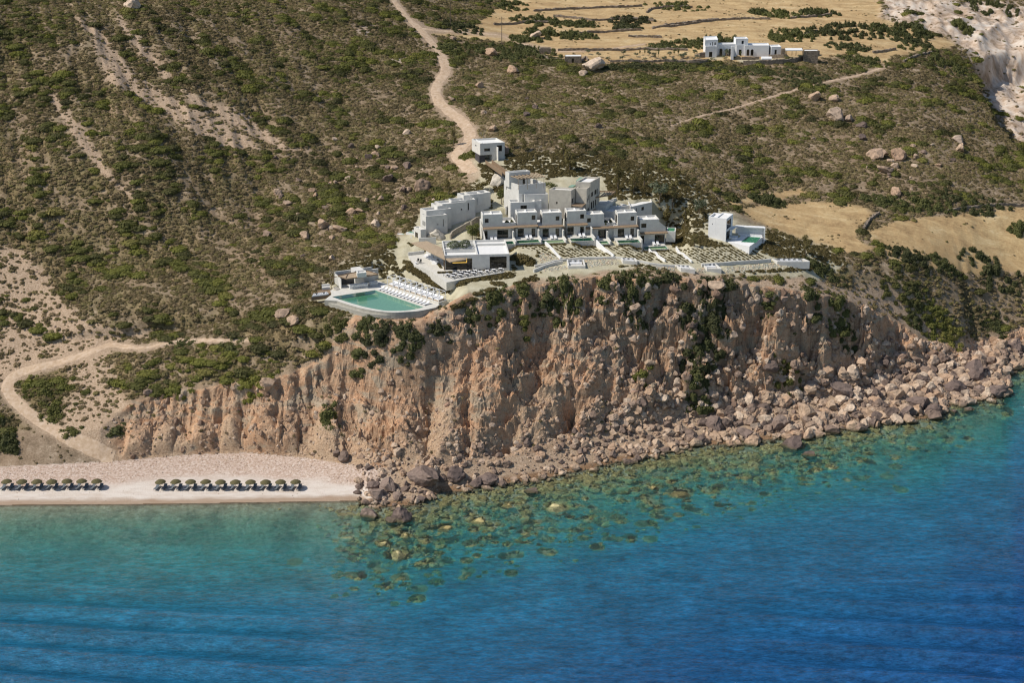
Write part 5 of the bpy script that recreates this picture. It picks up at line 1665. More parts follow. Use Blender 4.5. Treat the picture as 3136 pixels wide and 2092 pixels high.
UNITS = [  # corner of the upper block, width, terrace pitch to the right, upper windows, lower openings, name
    (k11(300, 452), 5.35, 9.0, [(0.55, 1.6, 1.15, 2.35)], [(0.4, 1.3, 0.05, 2.3), (3.9, 6.9, 0.05, 2.35)], "leftmost front villa", 7.8),
    (k11(1130, 405), 5.4, 6.5, [(3.9, 4.95, 1.3, 2.55)], [(-1.0 + 1.1, 1.8, 0.05, 2.35), (3.9, 4.95, 0.05, 2.3)], "second front villa", 6.4),
    (k12(5, 740), 5.3, 6.4, [(3.65, 4.7, 1.15, 2.35)], [(0.1, 1.8, 0.05, 2.35), (3.65, 4.7, 0.05, 2.3)], "third front villa", 6.3),
    (k12(430, 710), 5.25, 6.2, [(3.6, 4.65, 1.2, 2.4)], [(0.1, 1.9, 0.05, 2.35), (3.65, 4.7, 0.05, 2.3)], "fourth front villa", 6.3),
    (k12(745, 768), 5.15, 8.3, [(0.5, 1.5, 1.2, 2.4)], [(3.6, 6.4, 0.05, 2.35)], "fifth front villa", 5.6),
    (k12(1300, 742), 5.25, 6.4, [(3.6, 4.6, 1.15, 2.35)], [(0.1, 1.9, 0.05, 2.35), (3.6, 4.6, 0.05, 2.3)], "sixth front villa", 6.3),
    (k12(1685, 858), 5.3, 7.2, [(0.3, 1.75, 1.15, 2.35)], [(0.25, 1.2, 0.05, 2.3), (4.2, 6.9, 0.05, 2.35)], "rightmost front villa", 6.6),
]
for ui, (pc, wd, low_w, upw, low_ops, nm, pool_w) in enumerate(UNITS):
    c = on_row(*pc, back=0.5 if ui == 4 else 0.0)
    H = 6.75
    z0 = c.z - H
    left = 1.05 if ui in (1, 2, 5) else 0.0
    B0 = Vector((c.x, c.y, z0))
    root = house("row_villa", nm.replace("front villa", "villa of the front row") + ", " + ["behind the restaurant roof", "with a hedge at its left", "with a narrow sunlit slit in its window", "standing highest in the row", "set back against the highest one", "right of the second hedge gap", "standing lowest, with a stair parapet"][ui], "villa", B0, "front row villas")
    W = lambda x, y: V2(B0 + ROW_X * x + ROW_Y * y)
    low_w = min(low_w, wd + 1.6) if ui not in (0, 4, 6) else low_w
    dep = 3.5 if ui != 6 else 4.2
    block(root, W(0, 0), W(wd, 0), W(0, dep), z0 + 3.35, c.z, {'F': [(a, b_, v0 + 0.0, v1) for a, b_, v0, v1 in upw], 'L': [(0.5, 2.6, 0.1, 2.5)] if ui in (1, 2, 3, 5) else []})
    lw = wd if ui not in (0, 4, 6) else low_w
    x0 = -left
    block(root, W(x0, 0.04), W(lw - (0.0 if ui in (0, 4, 6) else 0.02), 0.04), W(x0, 5.6), z0 - 2.6, z0 + 3.35 + (0.85 if ui in (0, 4) else 0.0) + (0.72 if ui == 6 else 0),
          {'F': [(a + left, b_ + left, v0 + 2.6, v1 + 2.6) for a, b_, v0, v1 in low_ops]}, parapet=(0.85 if ui in (0, 4) else 0.72 if ui == 6 else 0.02), name="lower_wall", roof_name="terrace_floor")
    # roof details: cross beam and recess
    rb = MB()
    a, b_ = W(wd * 0.45, 0.3), W(wd * 0.45 + 0.3, dep - 0.3)
    rb.prism([tuple(W(wd * 0.46, 0.29) - V2(B0)), tuple(W(wd * 0.46 + 0.28, 0.29) - V2(B0)), tuple(W(wd * 0.46 + 0.28, dep - 0.29) - V2(B0)), tuple(W(wd * 0.46, dep - 0.29) - V2(B0))], H - 0.44, H - 0.003)
    rb.build("roof_beam", M_ROOF, root)
    # canopy under the upper block
    cx1 = lw + (0.35 if ui not in (1,) else 0.2)
    sheet3(root, [Vector((*W(x0, -1.05), z0 + 3.02)), Vector((*W(cx1, -1.05), z0 + 3.02)), Vector((*W(cx1, -0.02), z0 + 3.30)), Vector((*W(x0, -0.02), z0 + 3.30))], 0.14, "canopy", M_WOOD)
    # terrace, pool and dividing wall
    px0, px1 = x0, x0 + pool_w
    tr = slab(root, [W(px0 - 0.15, -2.9), W(px1, -2.9), W(px1, -0.01), W(px0 - 0.15, -0.01)], z0 - 2.6, z0 + 0.02, "terrace", M_PAVE)
    pl = tag(empty("swimming_pool", Vector((*W(px0 + 0.2, -5.7), z0 - 0.08))), f"long green plunge pool in front of the {nm}"[:96].rsplit(",", 1)[0], "pool", "pools of the front row villas")
    O = pl.location
    basin = MB()
    q = [W(px0 + 0.05, -5.75), W(px1 - 0.02, -5.75), W(px1 - 0.02, -2.92), W(px0 + 0.05, -2.92)]
    qi = [W(px0 + 0.25, -5.6), W(px1 - 0.22, -5.6), W(px1 - 0.22, -3.05), W(px0 + 0.25, -3.05)]
    for i in range(4):
        j = (i + 1) % 4
        lv = lambda p, z: (p.x - O.x, p.y - O.y, z - O.z)
        basin.poly([lv(q[i], z0 - 3.2), lv(q[j], z0 - 3.2), lv(q[j], z0 - 0.03), lv(q[i], z0 - 0.03)])
        basin.poly([lv(q[i], z0 - 0.03), lv(q[j], z0 - 0.03), lv(qi[j], z0 - 0.03), lv(qi[i], z0 - 0.03)])
        basin.poly([lv(qi[i], z0 - 0.03), lv(qi[j], z0 - 0.03), lv(qi[j], z0 - 1.2), lv(qi[i], z0 - 1.2)], 1)
    basin.poly([lv(p, z0 - 1.2) for p in qi], 1)
    basin.build("basin", [M_PAVE, M_POOLDEEP], pl)
    wmb = MB()
    wmb.poly([lv(p, z0 - 0.09) for p in qi])
    wmb.build("water", M_POOLW, pl)
    if ui < 6:
        dv = tag(empty("divider_wall", Vector((*W(px1 - 0.0, 0), z0))), f"stepped white wall right of the terrace of the {nm}"[:90].split(",")[0], "wall", "walls between the villa terraces")
        mb = MB()
        def pr(xa, xb, ya, yb, za, zb):
            mb.prism([tuple(W(xx, yy) - V2(dv.location)) for xx, yy in ((xa, ya), (xb, ya), (xb, yb), (xa, yb))], za, zb)
        pr(px1 + 0.02, px1 + 0.36, -2.2, -0.03, -2.6, 2.3)
        pr(px1 + 0.02, px1 + 0.36, -5.9, -2.203, -3.2, 0.75)
        dv["label"] = f"stepped white wall right of the terrace of the {nm.split(',')[0]}"
        mb.build("wall_panel", M_PLASTER, dv)
    if ui == 0:
        dv = tag(empty("divider_wall", Vector((*W(0, 0), z0))), "sloping white wall closing the left end of the front row terraces", "wall", "walls between the villa terraces")
        mb = MB()
        mb.prism([tuple(W(xx, yy) - V2(dv.location)) for xx, yy in ((-0.05, -3.2), (0.28, -3.2), (0.28, -0.03), (-0.05, -0.03))], -2.6, [0.7, 0.7, 2.2, 2.2])
        mb.build("wall_panel", M_PLASTER, dv)
    lx = (px0 + 2.2 if ui in (0, 4) else px1 - 3.0)
    for e_, dx in (("left", 0.0), ("right", 1.05)):
        put_lounger(Vector((*W(lx + dx, -1.75), z0 + 0.022)), ROW_R + (0.0), f"{e_} white sun lounger of the pair before the {nm}", "white sun loungers on the villa terraces", LOUNGE, lounge_used)
    # low hedge along the pool front
    hb = [W(px0 + 0.2 + 0.38 * i, -6.3 - 0.25 * (i % 2)) for i in range(int(pool_w / 0.38))]
    if ui in (0, 1, 2, 3, 4, 5, 6):
        zz = [max(gnd(p.x, p.y), z0 - 1.6) for p in hb]
        HEDGE = globals().setdefault("HEDGE", [])
        HEDGE += [(p.x, p.y, z) for p, z in zip(hb, zz)]
    if ui == 6:                                  # outside stair parapet and corner pool
        st = MB()
        st.prism([tuple(W(xx, yy) - V2(B0)) for xx, yy in ((wd + 0.02, 0.1), (low_w, 0.1), (low_w, 0.4), (wd + 0.02, 0.4))], 4.07, [6.0, 4.4, 4.4, 6.0])
        st.build("stair_parapet", M_PLASTER, root)
for (pa, pb, h, lab) in ((k12(1090, 912), 0, 1.5, "dark hedge in the gap between the fifth and sixth front villas"), (k11(870, 655), 0, 1.6, "dark hedge in the gap between the first and second front villas")):
    c = on_row(*pa, back=1.2)
    place_bush(PROTO_DARK[1], c.x, c.y, c.z, 0.8, 1.1, 1.7, lab, None, int(c.x * 10), "hedge", "hedge")
    place_bush(PROTO_DARK[2], c.x + 1.5, c.y + 0.4, c.z, 0.6, 0.9, 1.6, lab.replace("dark hedge", "narrow shrub behind the wall"), None, int(c.x * 10) + 1, "hedge", "hedge")

# ------------------------------------------------------------------ stepped villas at the left
LEFT = [  # corners on the roof rim: front left, front right, back left; height of rim; wall height
    ((680, 668), (1110, 630), (575, 620), 43.6, 6.4, [(4.75, 4.95, 3.2, 5.2), (3.0, 3.5, 3.7, 3.95)], "lowest of the stepped villas at the left"),
    ((690, 560), (1190, 505), (565, 505), 44.7, 6.6, [(5.6, 6.0, 3.9, 5.3)], "second of the stepped villas from the bottom"),
    ((912, 465), (1325, 410), (785, 402), 45.4, 6.8, [(4.7, 5.1, 3.9, 5.3)], "third of the stepped villas from the bottom"),
    ((1010, 420), (1495, 372), (855, 365), 45.8, 6.9, [(5.3, 5.65, 4.6, 5.1)], "fourth of the stepped villas from the bottom"),
    ((1190, 362), (1670, 325), (1135, 312), 46.2, 6.9, [(4.6, 4.95, 4.0, 6.0)], "fifth of the stepped villas from the bottom"),
    ((1435, 248), (1835, 212), (1308, 203), 47.0, 6.8, [(3.7, 4.0, 3.9, 5.9)], "sixth of the stepped villas, near the top"),
    ((1560, 232), (1975, 182), (1440, 185), 47.1, 6.8, [(3.7, 4.0, 3.9, 5.9)], "highest of the stepped villas at the left"),
]
for i, (a, b_, c, z1, h, ops, nm) in enumerate(LEFT):
    T = tri((k10(*a), k10(*b_), k10(*c)), z1)
    root = house("stepped_villa", nm + ", pale cube with a sunken roof", "villa", Vector((*T[0], z1 - h)), "stepped villas")
    block(root, *T, z1 - h - 1.5, z1, {'F': [(u0, u1, v0 + 1.5, v1 + 1.5) for u0, u1, v0, v1 in ops], 'L': [(1.0, 1.5, 5.0, 6.3), (2.0, 2.5, 5.0, 6.3)] if i == 0 else []}, parapet=0.6)
    if i == 0:
        T2 = tri((k10(575, 935), k10(682, 925), k10(440, 872)), 40.4)
        block(root, *T2, 35.2, 40.4, {'L': [(0.6, 2.2, 1.4, 3.9)]}, name="lower_wall", roof_name="terrace_floor")
for i, ((a, b_, c), z, nm) in enumerate((((( 105, 1090), (365, 1128), (235, 1085)), 36.9, "green plunge pool nearest the restaurant canopy at the left"), (((170, 1012), (435, 1052), (330, 1008)), 37.5, "green plunge pool second from the restaurant canopy"),
                                   (((315, 985), (440, 1000), (380, 970)), 38.2, "highest plunge pool beside the stepped villas"), (((310, 1218), (440, 1246), (390, 1208)), 36.2, "small plunge pool below the stepped villas"))):
    T = tri((k10(*a), k10(*b_), k10(*c)), z)
    BR = T[1] + T[2] - T[0]
    cen = (T[0] + T[1] + T[2] + BR) / 4
    pl = tag(empty("swimming_pool", Vector((*T[0], z))), nm, "pool", "pools of the stepped villas")
    q = [cen + (p - cen) * 1.35 for p in (T[0], T[1], BR, T[2])]
    slab(pl, q, z - 2.2, z - 0.06, "deck", M_WHITE)
    slab(pl, [cen + (p - cen) * 1.0 for p in (T[0], T[1], BR, T[2])], z - 0.058, z - 0.04, "pool_floor", M_POOLTILE)
    slab(pl, [cen + (p - cen) * 0.98 for p in (T[0], T[1], BR, T[2])], z - 0.03, z - 0.005, "water", M_POOLW)
    put_lounger(Vector((*(q[1] + (q[2] - q[1]) * 0.3), z - 0.05)), R(70), f"white sun lounger beside the {nm.replace('green ', '')}"[:100], "white sun loungers on the villa terraces", LOUNGE, lounge_used)
wall_run("retaining_wall", "curved beige stone wall below the stepped villas", "wall", [k10(1170, 1125), k10(1200, 1090), k10(1290, 1040), k10(1420, 965), k10(1560, 890)], [0.9, 1.5, 1.7, 1.8, 1.8], 0.4, M_WALLSTONE)
wall_run("retaining_wall", "upper straight piece of beige stone wall behind the first front villa", "wall", [k10(1590, 880), k10(1680, 830), k10(1760, 790)], 1.8, 0.4, M_WALLSTONE)
wall_run("garden_wall", "grey wall beside the pale boulder behind the restaurant canopy", "wall", [k10(545, 1240), k10(890, 1230)], 1.9, 0.3, M_PLASTER)

# ------------------------------------------------------------------ gatehouse and bridge
k13, k14 = crop(1370, 410, 12.063), crop(1430, 510, 8.252)
gb = P(*k13(1190, 1120))
zt = gb.z + 6.0
T = tri((k13(1210, 350), k13(2120, 300), k13(905, 180)), zt)
root = house("gatehouse", "cube shaped white gatehouse standing alone where the dirt road ends", "house", Vector((*T[0], gb.z)))
ex, ey = T[1] - T[0], T[2] - T[0]
block(root, *T, zt - 3.45, zt, {'F': [(1.2, 2.95, 1.05, 1.95), (5.0, 6.5, 0.85, 2.65)], 'L': [(2.6, 3.6, 1.9, 2.35)]})
block(root, T[0] + ex * 0.485 + ey * 0.012, T[1] + ey * 0.012, T[0] + ex * 0.485 + ey * 0.95, zt - 8.0, zt - 3.452, {}, parapet=0, name="lower_wall", roof_name="slab")
block(root, T[0] + ex * -0.02 + ey * 0.04, T[0] + ex * 0.2 + ey * 0.04, T[0] + ex * -0.02 + ey * 0.55, zt - 8.0, zt - 3.452, {}, parapet=0, mat=M_DARK, roof=M_DARK, name="slate_base", roof_name="slab")
block(root, T[0] + ex * 0.2 + ey * 0.42, T[0] + ex * 0.486 + ey * 0.42, T[0] + ex * 0.2 + ey * 0.6, zt - 8.0, zt - 3.452, {}, parapet=0, mat=M_BEIGE, roof=M_BEIGE, name="porch_wall", roof_name="slab")
block(root, T[0] + ex * 0.655 - ey * 0.2, T[0] + ex * 0.685 - ey * 0.2, T[0] + ex * 0.655 - ey * 0.002, zt - 7.5, zt - 1.2, {}, parapet=0, name="fin_wall", roof_name="fin_top")
block(root, T[0] + ex * 0.12 + ey * 0.16, T[0] + ex * 0.16 + ey * 0.16, T[0] + ex * 0.12 + ey * 0.9, zt - 0.44, zt - 0.004, {}, parapet=0, mat=M_ROOF, name="roof_beam", roof_name="beam_top")

def bridge(label, a, b_, wd, h):
    a, b_ = Vector(a), Vector(b_)
    root = tag(empty("footbridge", a), label, "bridge")
    d = (b_ - a)
    n = Vector((-d.y, d.x, 0)).normalized() * wd / 2
    for s, nm in ((-1, "side_rail"), (1, "side_rail")):
        mb = MB()
        o = n * s
        mb.bar(o + Vector((0, 0, h / 2)), d + o + Vector((0, 0, h / 2)), 0.14, h)
        mb.build(nm, M_WOOD, root)
    ln = d.length
    npl = int(ln / 0.6)
    mb = MB()
    mb.bar((0, 0, -0.12), d + Vector((0, 0, -0.12)), wd, 0.2)
    mb.build("deck", M_WOOD, root)
    return root
zb = gb.z + 0.9
bridge("wooden footbridge between the gatehouse and the roof terrace villa", at_z(*k13(1530, 1075), zb), at_z(*k14(975, 215), 50.6), 1.9, 0.95)

# ------------------------------------------------------------------ roof terrace building and the blocks below it
T = tri((k14(1310, 462), k14(1990, 405), k14(935, 345)), 50.4)
root = house("terrace_house", "white building with a timber pergola over its roof terrace", "building", Vector((*T[0], 43.0)))
block(root, *T, 42.0, 50.4, {'L': [(1.0, 1.25, 6.0, 7.3)]}, parapet=1.3, roof=M_PAVE)
Tu = tri((k14(1068, 152), k14(1600, 105), k14(968, 118)), 53.2)
block(root, *Tu, 49.12, 53.2, {'F': [(3.9, 4.6, 0.05, 2.1)]}, name="upper_wall")
A, B_, C_, D_ = [at_z(*k14(*p), 52.3) for p in ((1050, 212), (1310, 298), (1980, 250), (1720, 148))]
pg = MB()
O = root.location
for i in range(8):
    t = i / 7
    pg.bar(A.lerp(D_, t) - O, B_.lerp(C_, t) - O, 0.14, 0.22)
pg.build("pergola_rafters", M_WOODL, root)
for i in range(5):
    t = i / 4
    mb = MB()
    mb.bar(A.lerp(B_, t) - O - Vector((0, 0, 0.2)), D_.lerp(C_, t) - O - Vector((0, 0, 0.2)), 0.14, 0.18)
    mb.build("pergola_beam", M_WOOD, root)
for p in (B_.lerp(A, 0.05), B_.lerp(C_, 0.33), B_.lerp(C_, 0.66), C_.lerp(B_, 0.05)):
    mb = MB()
    mb.bar(Vector((p.x, p.y, 49.12)) - O, Vector((p.x, p.y, 52.1)) - O, 0.12)
    mb.build("pergola_post", M_WOODL, root)

MID = [
    ((1460, 707), (2055, 690), (1405, 650), 47.8, 6.5, {}, "white cube behind the second front villa, under the terrace building"),
    ((1320, 692), (1402, 690), (1262, 625), 47.9, 6.5, {}, "narrow white block left of the cube under the terrace building"),
    ((1100, 908), (1715, 885), (1040, 835), 46.2, 6.5, {'F': [(2.75, 4.5, 4.4, 5.6)]}, "white block with a wide dark window behind the second front villa"),
    ((1700, 862), (1885, 857), (1640, 790), 46.3, 6.5, {}, "small white block right of the wide window block"),
]
for a, b_, c, z1, h, ops, nm in MID:
    T = tri((k14(*a), k14(*b_), k14(*c)), z1)
    root = house("villa_block", nm, "building", Vector((*T[0], z1 - h)), "blocks above the front row")
    block(root, *T, z1 - h, z1, ops, parapet=0.55)
wall_run("garden_wall", "white sloping wall on the left of the wide window block", "wall", [k14(985, 1240), k14(1010, 1100), k14(985, 1010)], 1.6, 0.3, M_PLASTER)

# beige building with roof pools
T = tri((k12(118, 332), k12(500, 349), k12(205, 288)), 49.4)
root = house("beige_house", "beige plaster building with small green pools on its roof", "building", Vector((*T[0], 42.6)))
block(root, *T, 41.4, 49.4, {'F': [(2.0, 2.4, 4.0, 4.65)], 'R': [(0.4, 1.3, 4.2, 5.5), (1.6, 1.95, 4.4, 5.6)]}, mat=M_BEIGE)
T2 = tri((k12(583, 308), k12(765, 324), k12(668, 254)), 49.5)
block(root, *T2, 41.4, 49.5, {'R': [(0.4, 1.0, 4.2, 5.3), (1.4, 2.3, 4.6, 5.9), (0.9, 2.0, 1.2, 2.4)]}, mat=M_BEIGE, name="side_wing", roof_name="wing_roof")
T3 = tri((k12(576, 204), k12(830, 213), k12(741, 113)), 50.8)
block(root, *T3, 42.6, 50.8, {'R': [(0.7, 2.0, 3.9, 5.2), (2.9, 4.4, 3.9, 5.3), (4.7, 5.2, 3.9, 5.3), (0.6, 1.6, 0.4, 2.5), (2.0, 2.8, 0.4, 2.5), (3.4, 4.2, 0.4, 2.5)]}, mat=M_BEIGE, name="rear_wing", roof_name="rear_roof")
for pxs, z in ((((412, 322), (478, 326), (525, 302), (462, 298)), 49.05), (((452, 284), (532, 290), (582, 256), (510, 254)), 49.15), (((582, 186), (668, 190), (735, 126), (650, 124)), 50.5)):
    slab(root, [at_z(*k12(*p), z) for p in pxs], z - 0.4, z + 0.03, "roof_pool", M_POOLTILE)
sheet3(root, [at_z(*k12(*p), 45.4) for p in ((505, 600), (590, 556), (762, 562), (690, 628))], 0.22, "canopy", M_WOOD)
Ap = [at_z(*k12(*p), z) for p, z in (((858, 482), 45.6), ((998, 366), 46.2), ((1255, 374), 46.4), ((1180, 428), 46.0))]
fr = MB()
O = root.location
for i in range(4):
    fr.bar(Ap[i] - O, Ap[(i + 1) % 4] - O, 0.2, 0.35)
fr.build("pergola_frame", M_WOOD, root)
for i in range(6):
    t0, t1 = i / 6 + 0.015, (i + 0.8) / 6
    sheet3(root, [Ap[0].lerp(Ap[3], t0), Ap[0].lerp(Ap[3], t1), Ap[1].lerp(Ap[2], t1), Ap[1].lerp(Ap[2], t0)] if i not in (1,) else [Ap[0].lerp(Ap[3], t0), Ap[0].lerp(Ap[3], t0 + 0.03), Ap[1].lerp(Ap[2], t0 + 0.03), Ap[1].lerp(Ap[2], t0)], 0.08, "pergola_board", M_WOODL)
slab(root, [at_z(*k12(*p), 43.4) for p in ((850, 600), (1000, 520), (1240, 520), (1090, 610))], 41.5, 43.4, "terrace", M_PAVE)
wall_run("garden_wall", "low grey wall edging the terrace right of the beige building", "wall", [k12(1170, 570), k12(1270, 525)], 0.8, 0.25, M_PLASTER)

BACK = [
    ((1515, 634), (1890, 549), (1465, 524), 42.7, 4.5, {'F': [(1.0, 1.5, 2.7, 3.8), (2.2, 2.5, 2.7, 3.8), (4.2, 5.2, 2.7, 3.7)]}, "farthest right white villa behind the front row"),
    ((1306, 636), (1510, 605), (1080, 588), 42.6, 4.5, {}, "white villa between the beige building and the farthest right villa"),
    ((925, 690), (1215, 712), (1085, 628), 42.2, 4.5, {}, "low white villa roof just behind the fifth front villa"),
]
for a, b_, c, z1, h, ops, nm in BACK:
    T = tri((k12(*a), k12(*b_), k12(*c)), z1)
    root = house("rear_villa", nm, "villa", Vector((*T[0], z1 - h)), "villas behind the front row")
    block(root, *T, z1 - h, z1, ops, parapet=0.5)
T = tri((k12(2150, 1045), k12(2270, 1048), k12(2160, 990)), 38.0)
pl = tag(empty("swimming_pool", Vector((*T[0], 38.0))), "corner plunge pool behind the rightmost front villa", "pool", "pools of the front row villas")
BR = T[1] + T[2] - T[0]
cen = (T[0] + T[1] + T[2] + BR) / 4
slab(pl, [cen + (p - cen) * 1.3 for p in (T[0], T[1], BR, T[2])], 35.0, 37.94, "deck", M_PLASTER)
slab(pl, [T[0], T[1], BR, T[2]], 37.942, 37.96, "pool_floor", M_POOLTILE)
slab(pl, [cen + (p - cen) * 0.98 for p in (T[0], T[1], BR, T[2])], 37.97, 37.985, "water", M_POOLW)

# ------------------------------------------------------------------ detached villa at the right
gb = P(*k7(835, 1085))
zt = gb.z + 6.5
T = tri((k7(300, 318), k7(835, 392), k7(500, 168)), zt)
root = house("detached_villa", "tall white detached villa with its own pool right of the gardens", "villa", Vector((*T[1], gb.z)))
ex, ey = T[1] - T[0], T[2] - T[0]
block(root, T[0] + ex * 0.4, T[1], T[0] + ex * 0.4 + ey, zt - 6.5 - 2.5, zt, {'R': [(0.45, 4.2, 5.8, 8.2), (0.35, 3.6, 2.7, 5.2)]}, parapet=0.3, mat=M_WHITE)
block(root, T[0], T[0] + ex * 0.398, T[0] + ey * 0.8, zt - 6.5 - 2.5, zt - 0.02, {'F': [(1.0, 1.3, 6.9, 7.2)]}, parapet=0.5, mat=M_WHITE, name="side_wall", roof_name="side_roof")
zf = gb.z + 0.1
tp = lambda x, y, z=0: at_z(*k7(x, y), zf + z)
slab(root, [tp(838, 1065), tp(1110, 820), tp(1950, 905), tp(1520, 1222)], zf - 2.5, zf, "terrace", M_WHITE)
Q = [tp(1080, 905), tp(1150, 830), tp(1955, 888), tp(1880, 900)]
a_, b_ = tp(1090, 852), tp(1950, 896)
d_ = (b_ - a_).normalized()
n_ = Vector((-d_.y, d_.x, 0))
slab(root, [a_, b_, b_ + n_ * 0.35, a_ + n_ * 0.35], zf - 2.5, zf + 2.55, "back_wall", M_WHITE)
slab(root, [a_ - n_ * 1.2, b_ - n_ * 1.2, b_ - n_ * 0.002, a_ - n_ * 0.002], zf + 2.35, zf + 2.6, "canopy", M_WHITE)
slab(root, [a_ - n_ * 1.0 + d_ * 0.8, b_ - n_ * 1.0 - d_ * 0.4, b_ - n_ * 0.01 - d_ * 0.4, a_ - n_ * 0.01 + d_ * 0.8], zf, zf + 0.45, "bench", M_FABRIC)
slab(root, [b_ - n_ * 1.4, b_ + d_ * 0.3 - n_ * 1.4, b_ + d_ * 0.3 - n_ * 0.002, b_ - n_ * 0.002 ], zf - 2.0, zf + 2.55, "end_wall", M_WHITE)
bl = [at_z(*k7(*p), zt - 3.6) for p in ((880, 705), (1010, 715), (1140, 610), (1010, 600))]
slab(root, bl, zt - 3.75, zt - 3.6, "balcony", M_WHITE)
pl = tag(empty("swimming_pool", tp(1265, 1082)), "dark green pool of the detached villa at the right", "pool")
slab(pl, [tp(1265, 1085), tp(1715, 1108), tp(1865, 945), tp(1465, 925)], zf + 0.004, zf + 0.02, "pool_floor", M_POOLDEEP)
slab(pl, [tp(1275, 1082), tp(1705, 1104), tp(1855, 947), tp(1470, 929)], zf + 0.025, zf + 0.04, "water", M_POOLW)
s_ = tag(empty("outdoor_sofa", tp(940, 1000)), "white outdoor sofa on the terrace of the detached villa", "sofa")
slab(s_, [tp(945, 1005), tp(1155, 1010), tp(1175, 945), tp(975, 940)], zf + 0.01, zf + 0.45, "seat", M_FABRIC)
slab(s_, [tp(900, 1000), tp(942, 1005), tp(972, 940), tp(935, 935)], zf + 0.01, zf + 0.8, "backrest", M_FABRIC)
wall_run("garden_wall", "thin slanting white wall right of the detached villa", "wall", [k7(1690, 1290), k7(2000, 1050)], 0.3, 0.22, M_WHITE)

# ------------------------------------------------------------------ garden walls, seats and beds
WALLS = [
    ([k11(1800, 1165), k11(2000, 1330), k11(2180, 1510)], "first white slanting garden wall from the left"),
    ([k12(55, 1290), k12(190, 1410), k12(320, 1545)], "second white slanting garden wall from the left"),
    ([k12(920, 1310), k12(1080, 1410), k12(1230, 1510)], "third white slanting garden wall, thickest at its top"),
    ([k12(1835, 1410), k12(1980, 1500), k12(2110, 1580)], "fourth white slanting garden wall from the left"),
    ([k2(2050, 1250), k2(2160, 1340), k2(2260, 1420)], "rightmost white slanting garden wall"),
]
for j, (pp, lab) in enumerate(WALLS[1:]):
    wall_run("garden_wall", lab, "wall", pp, [1.0, 0.75, 0.6] if j != 1 else [2.0, 1.0, 0.6], 0.32, M_WHITE, "slanting garden walls")
wall_run("garden_wall", "long curved white wall along the foot of the gardens", "wall", [k4(*p) for p in ((190, 292), (260, 278), (340, 258), (410, 244), (560, 232), (700, 228), (800, 230), (900, 246), (1050, 272), (1150, 288), (1240, 294))], 0.65, 0.35, M_PLASTER)
wall_run("garden_wall", "straight white wall along the foot of the right hand garden", "wall", [k4(*p) for p in ((1440, 288), (1600, 276), (1800, 262), (1960, 252))], 0.85, 0.35, M_PLASTER)
wall_run("garden_wall", "outer curved white wall at the left end of the gardens", "wall", [k4(*p) for p in ((182, 330), (260, 298), (340, 274), (400, 262))], 0.8, 0.35, M_PLASTER)
SEATS = [(((442, 306), (570, 296), (430, 252)), "leftmost white sunken seat on the garden wall"), (((850, 266), (960, 262), (835, 236)), "second sunken seat from the left on the garden wall"), (((1285, 326), (1392, 322), (1240, 290)), "third sunken seat from the left on the garden wall"),
         (((1482, 324), (1590, 318), (1440, 280)), "fourth sunken seat from the left on the garden wall"), (((2008, 274), (2252, 264), (1965, 244)), "rightmost and widest sunken seat on the garden wall")]
for (pa, pb, pc), lab in SEATS:
    g0 = P(*k4(*pa))
    z = g0.z + 0.25
    T = [V2(g0), V2(at_z(*k4(*pb), z)), V2(at_z(*k4(*pc), z))]
    BR = T[1] + T[2] - T[0]
    root = tag(empty("sunken_seat", Vector((*T[0], z))), lab, "seating", "sunken seats along the garden wall")
    cs = [T[0], T[1], BR, T[2]]
    for i in range(4):
        a, b2 = cs[i], cs[(i + 1) % 4]
        cen = (T[0] + BR) / 2
        ai, bi = a + (cen - a).normalized() * 0.42, b2 + (cen - b2).normalized() * 0.42
        slab(root, [a, b2, bi, ai], z - 1.4, z + (0.75 if i else 0.6), "wall", M_PLASTER)
    cen = (T[0] + BR) / 2
    slab(root, [cen + (p - cen) * 0.78 for p in cs], z - 1.0, z + 0.12, "floor", M_PAVE)
    ex, ey = T[1] - T[0], T[2] - T[0]
    nb = 5 if "widest" not in lab else 9
    slab(root, [T[0] + ex * 0.14 + ey * 0.55, T[0] + ex * 0.86 + ey * 0.55, T[0] + ex * 0.86 + ey * 0.82, T[0] + ex * 0.14 + ey * 0.82], z + 0.122, z + 0.45, "bench", M_FABRIC)
    for i in range(nb):
        u = 0.18 + 0.64 * i / (nb - 1)
        slab(root, [T[0] + ex * (u - 0.04) + ey * 0.74, T[0] + ex * (u + 0.04) + ey * 0.74, T[0] + ex * (u + 0.04) + ey * 0.8, T[0] + ex * (u - 0.04) + ey * 0.8], z + 0.452, z + 0.85, "cushion", M_FABRIC if i % 2 else M_GREYF)
BEDS = [
    [(40, 128), (255, 120), (372, 228), (300, 200), (180, 170)], [(300, 125), (640, 112), (810, 205), (560, 210), (420, 230)], [(690, 120), (1030, 138), (1195, 262), (1000, 240), (850, 215)],
    [(1080, 165), (1228, 160), (1372, 256), (1215, 266)], [(1265, 152), (1800, 140), (1960, 228), (1410, 258)]]
row_pts, row_r = [], []
r_ = random.Random(5)
for bed in BEDS:
    poly = [k4(*p) for p in bed]
    A = np.array(poly)
    for k in range(-30, 140):
        x0, y0 = A[:, 0].min() - 60 + k * 5.4, A[:, 1].min()
        ln = []
        n = 46
        for i in range(n):
            px_, py_ = x0 + i * 1.85, y0 + i * 1.08
            ln.append((px_, py_))
        L_ = np.array(ln)
        ins = seg_dist(L_[:, 0], L_[:, 1], poly) > 0.2
        for (px_, py_), ok in zip(ln, ins):
            if ok and r_.random() < 0.6 and k % 2 == 0:
                row_pts.append((px_ + r_.uniform(-.7, .7), py_ + r_.uniform(-.3, .3)))
                row_r.append(r_.uniform(0.20, 0.36))
gpts = np.array([P(*p) for p in row_pts])
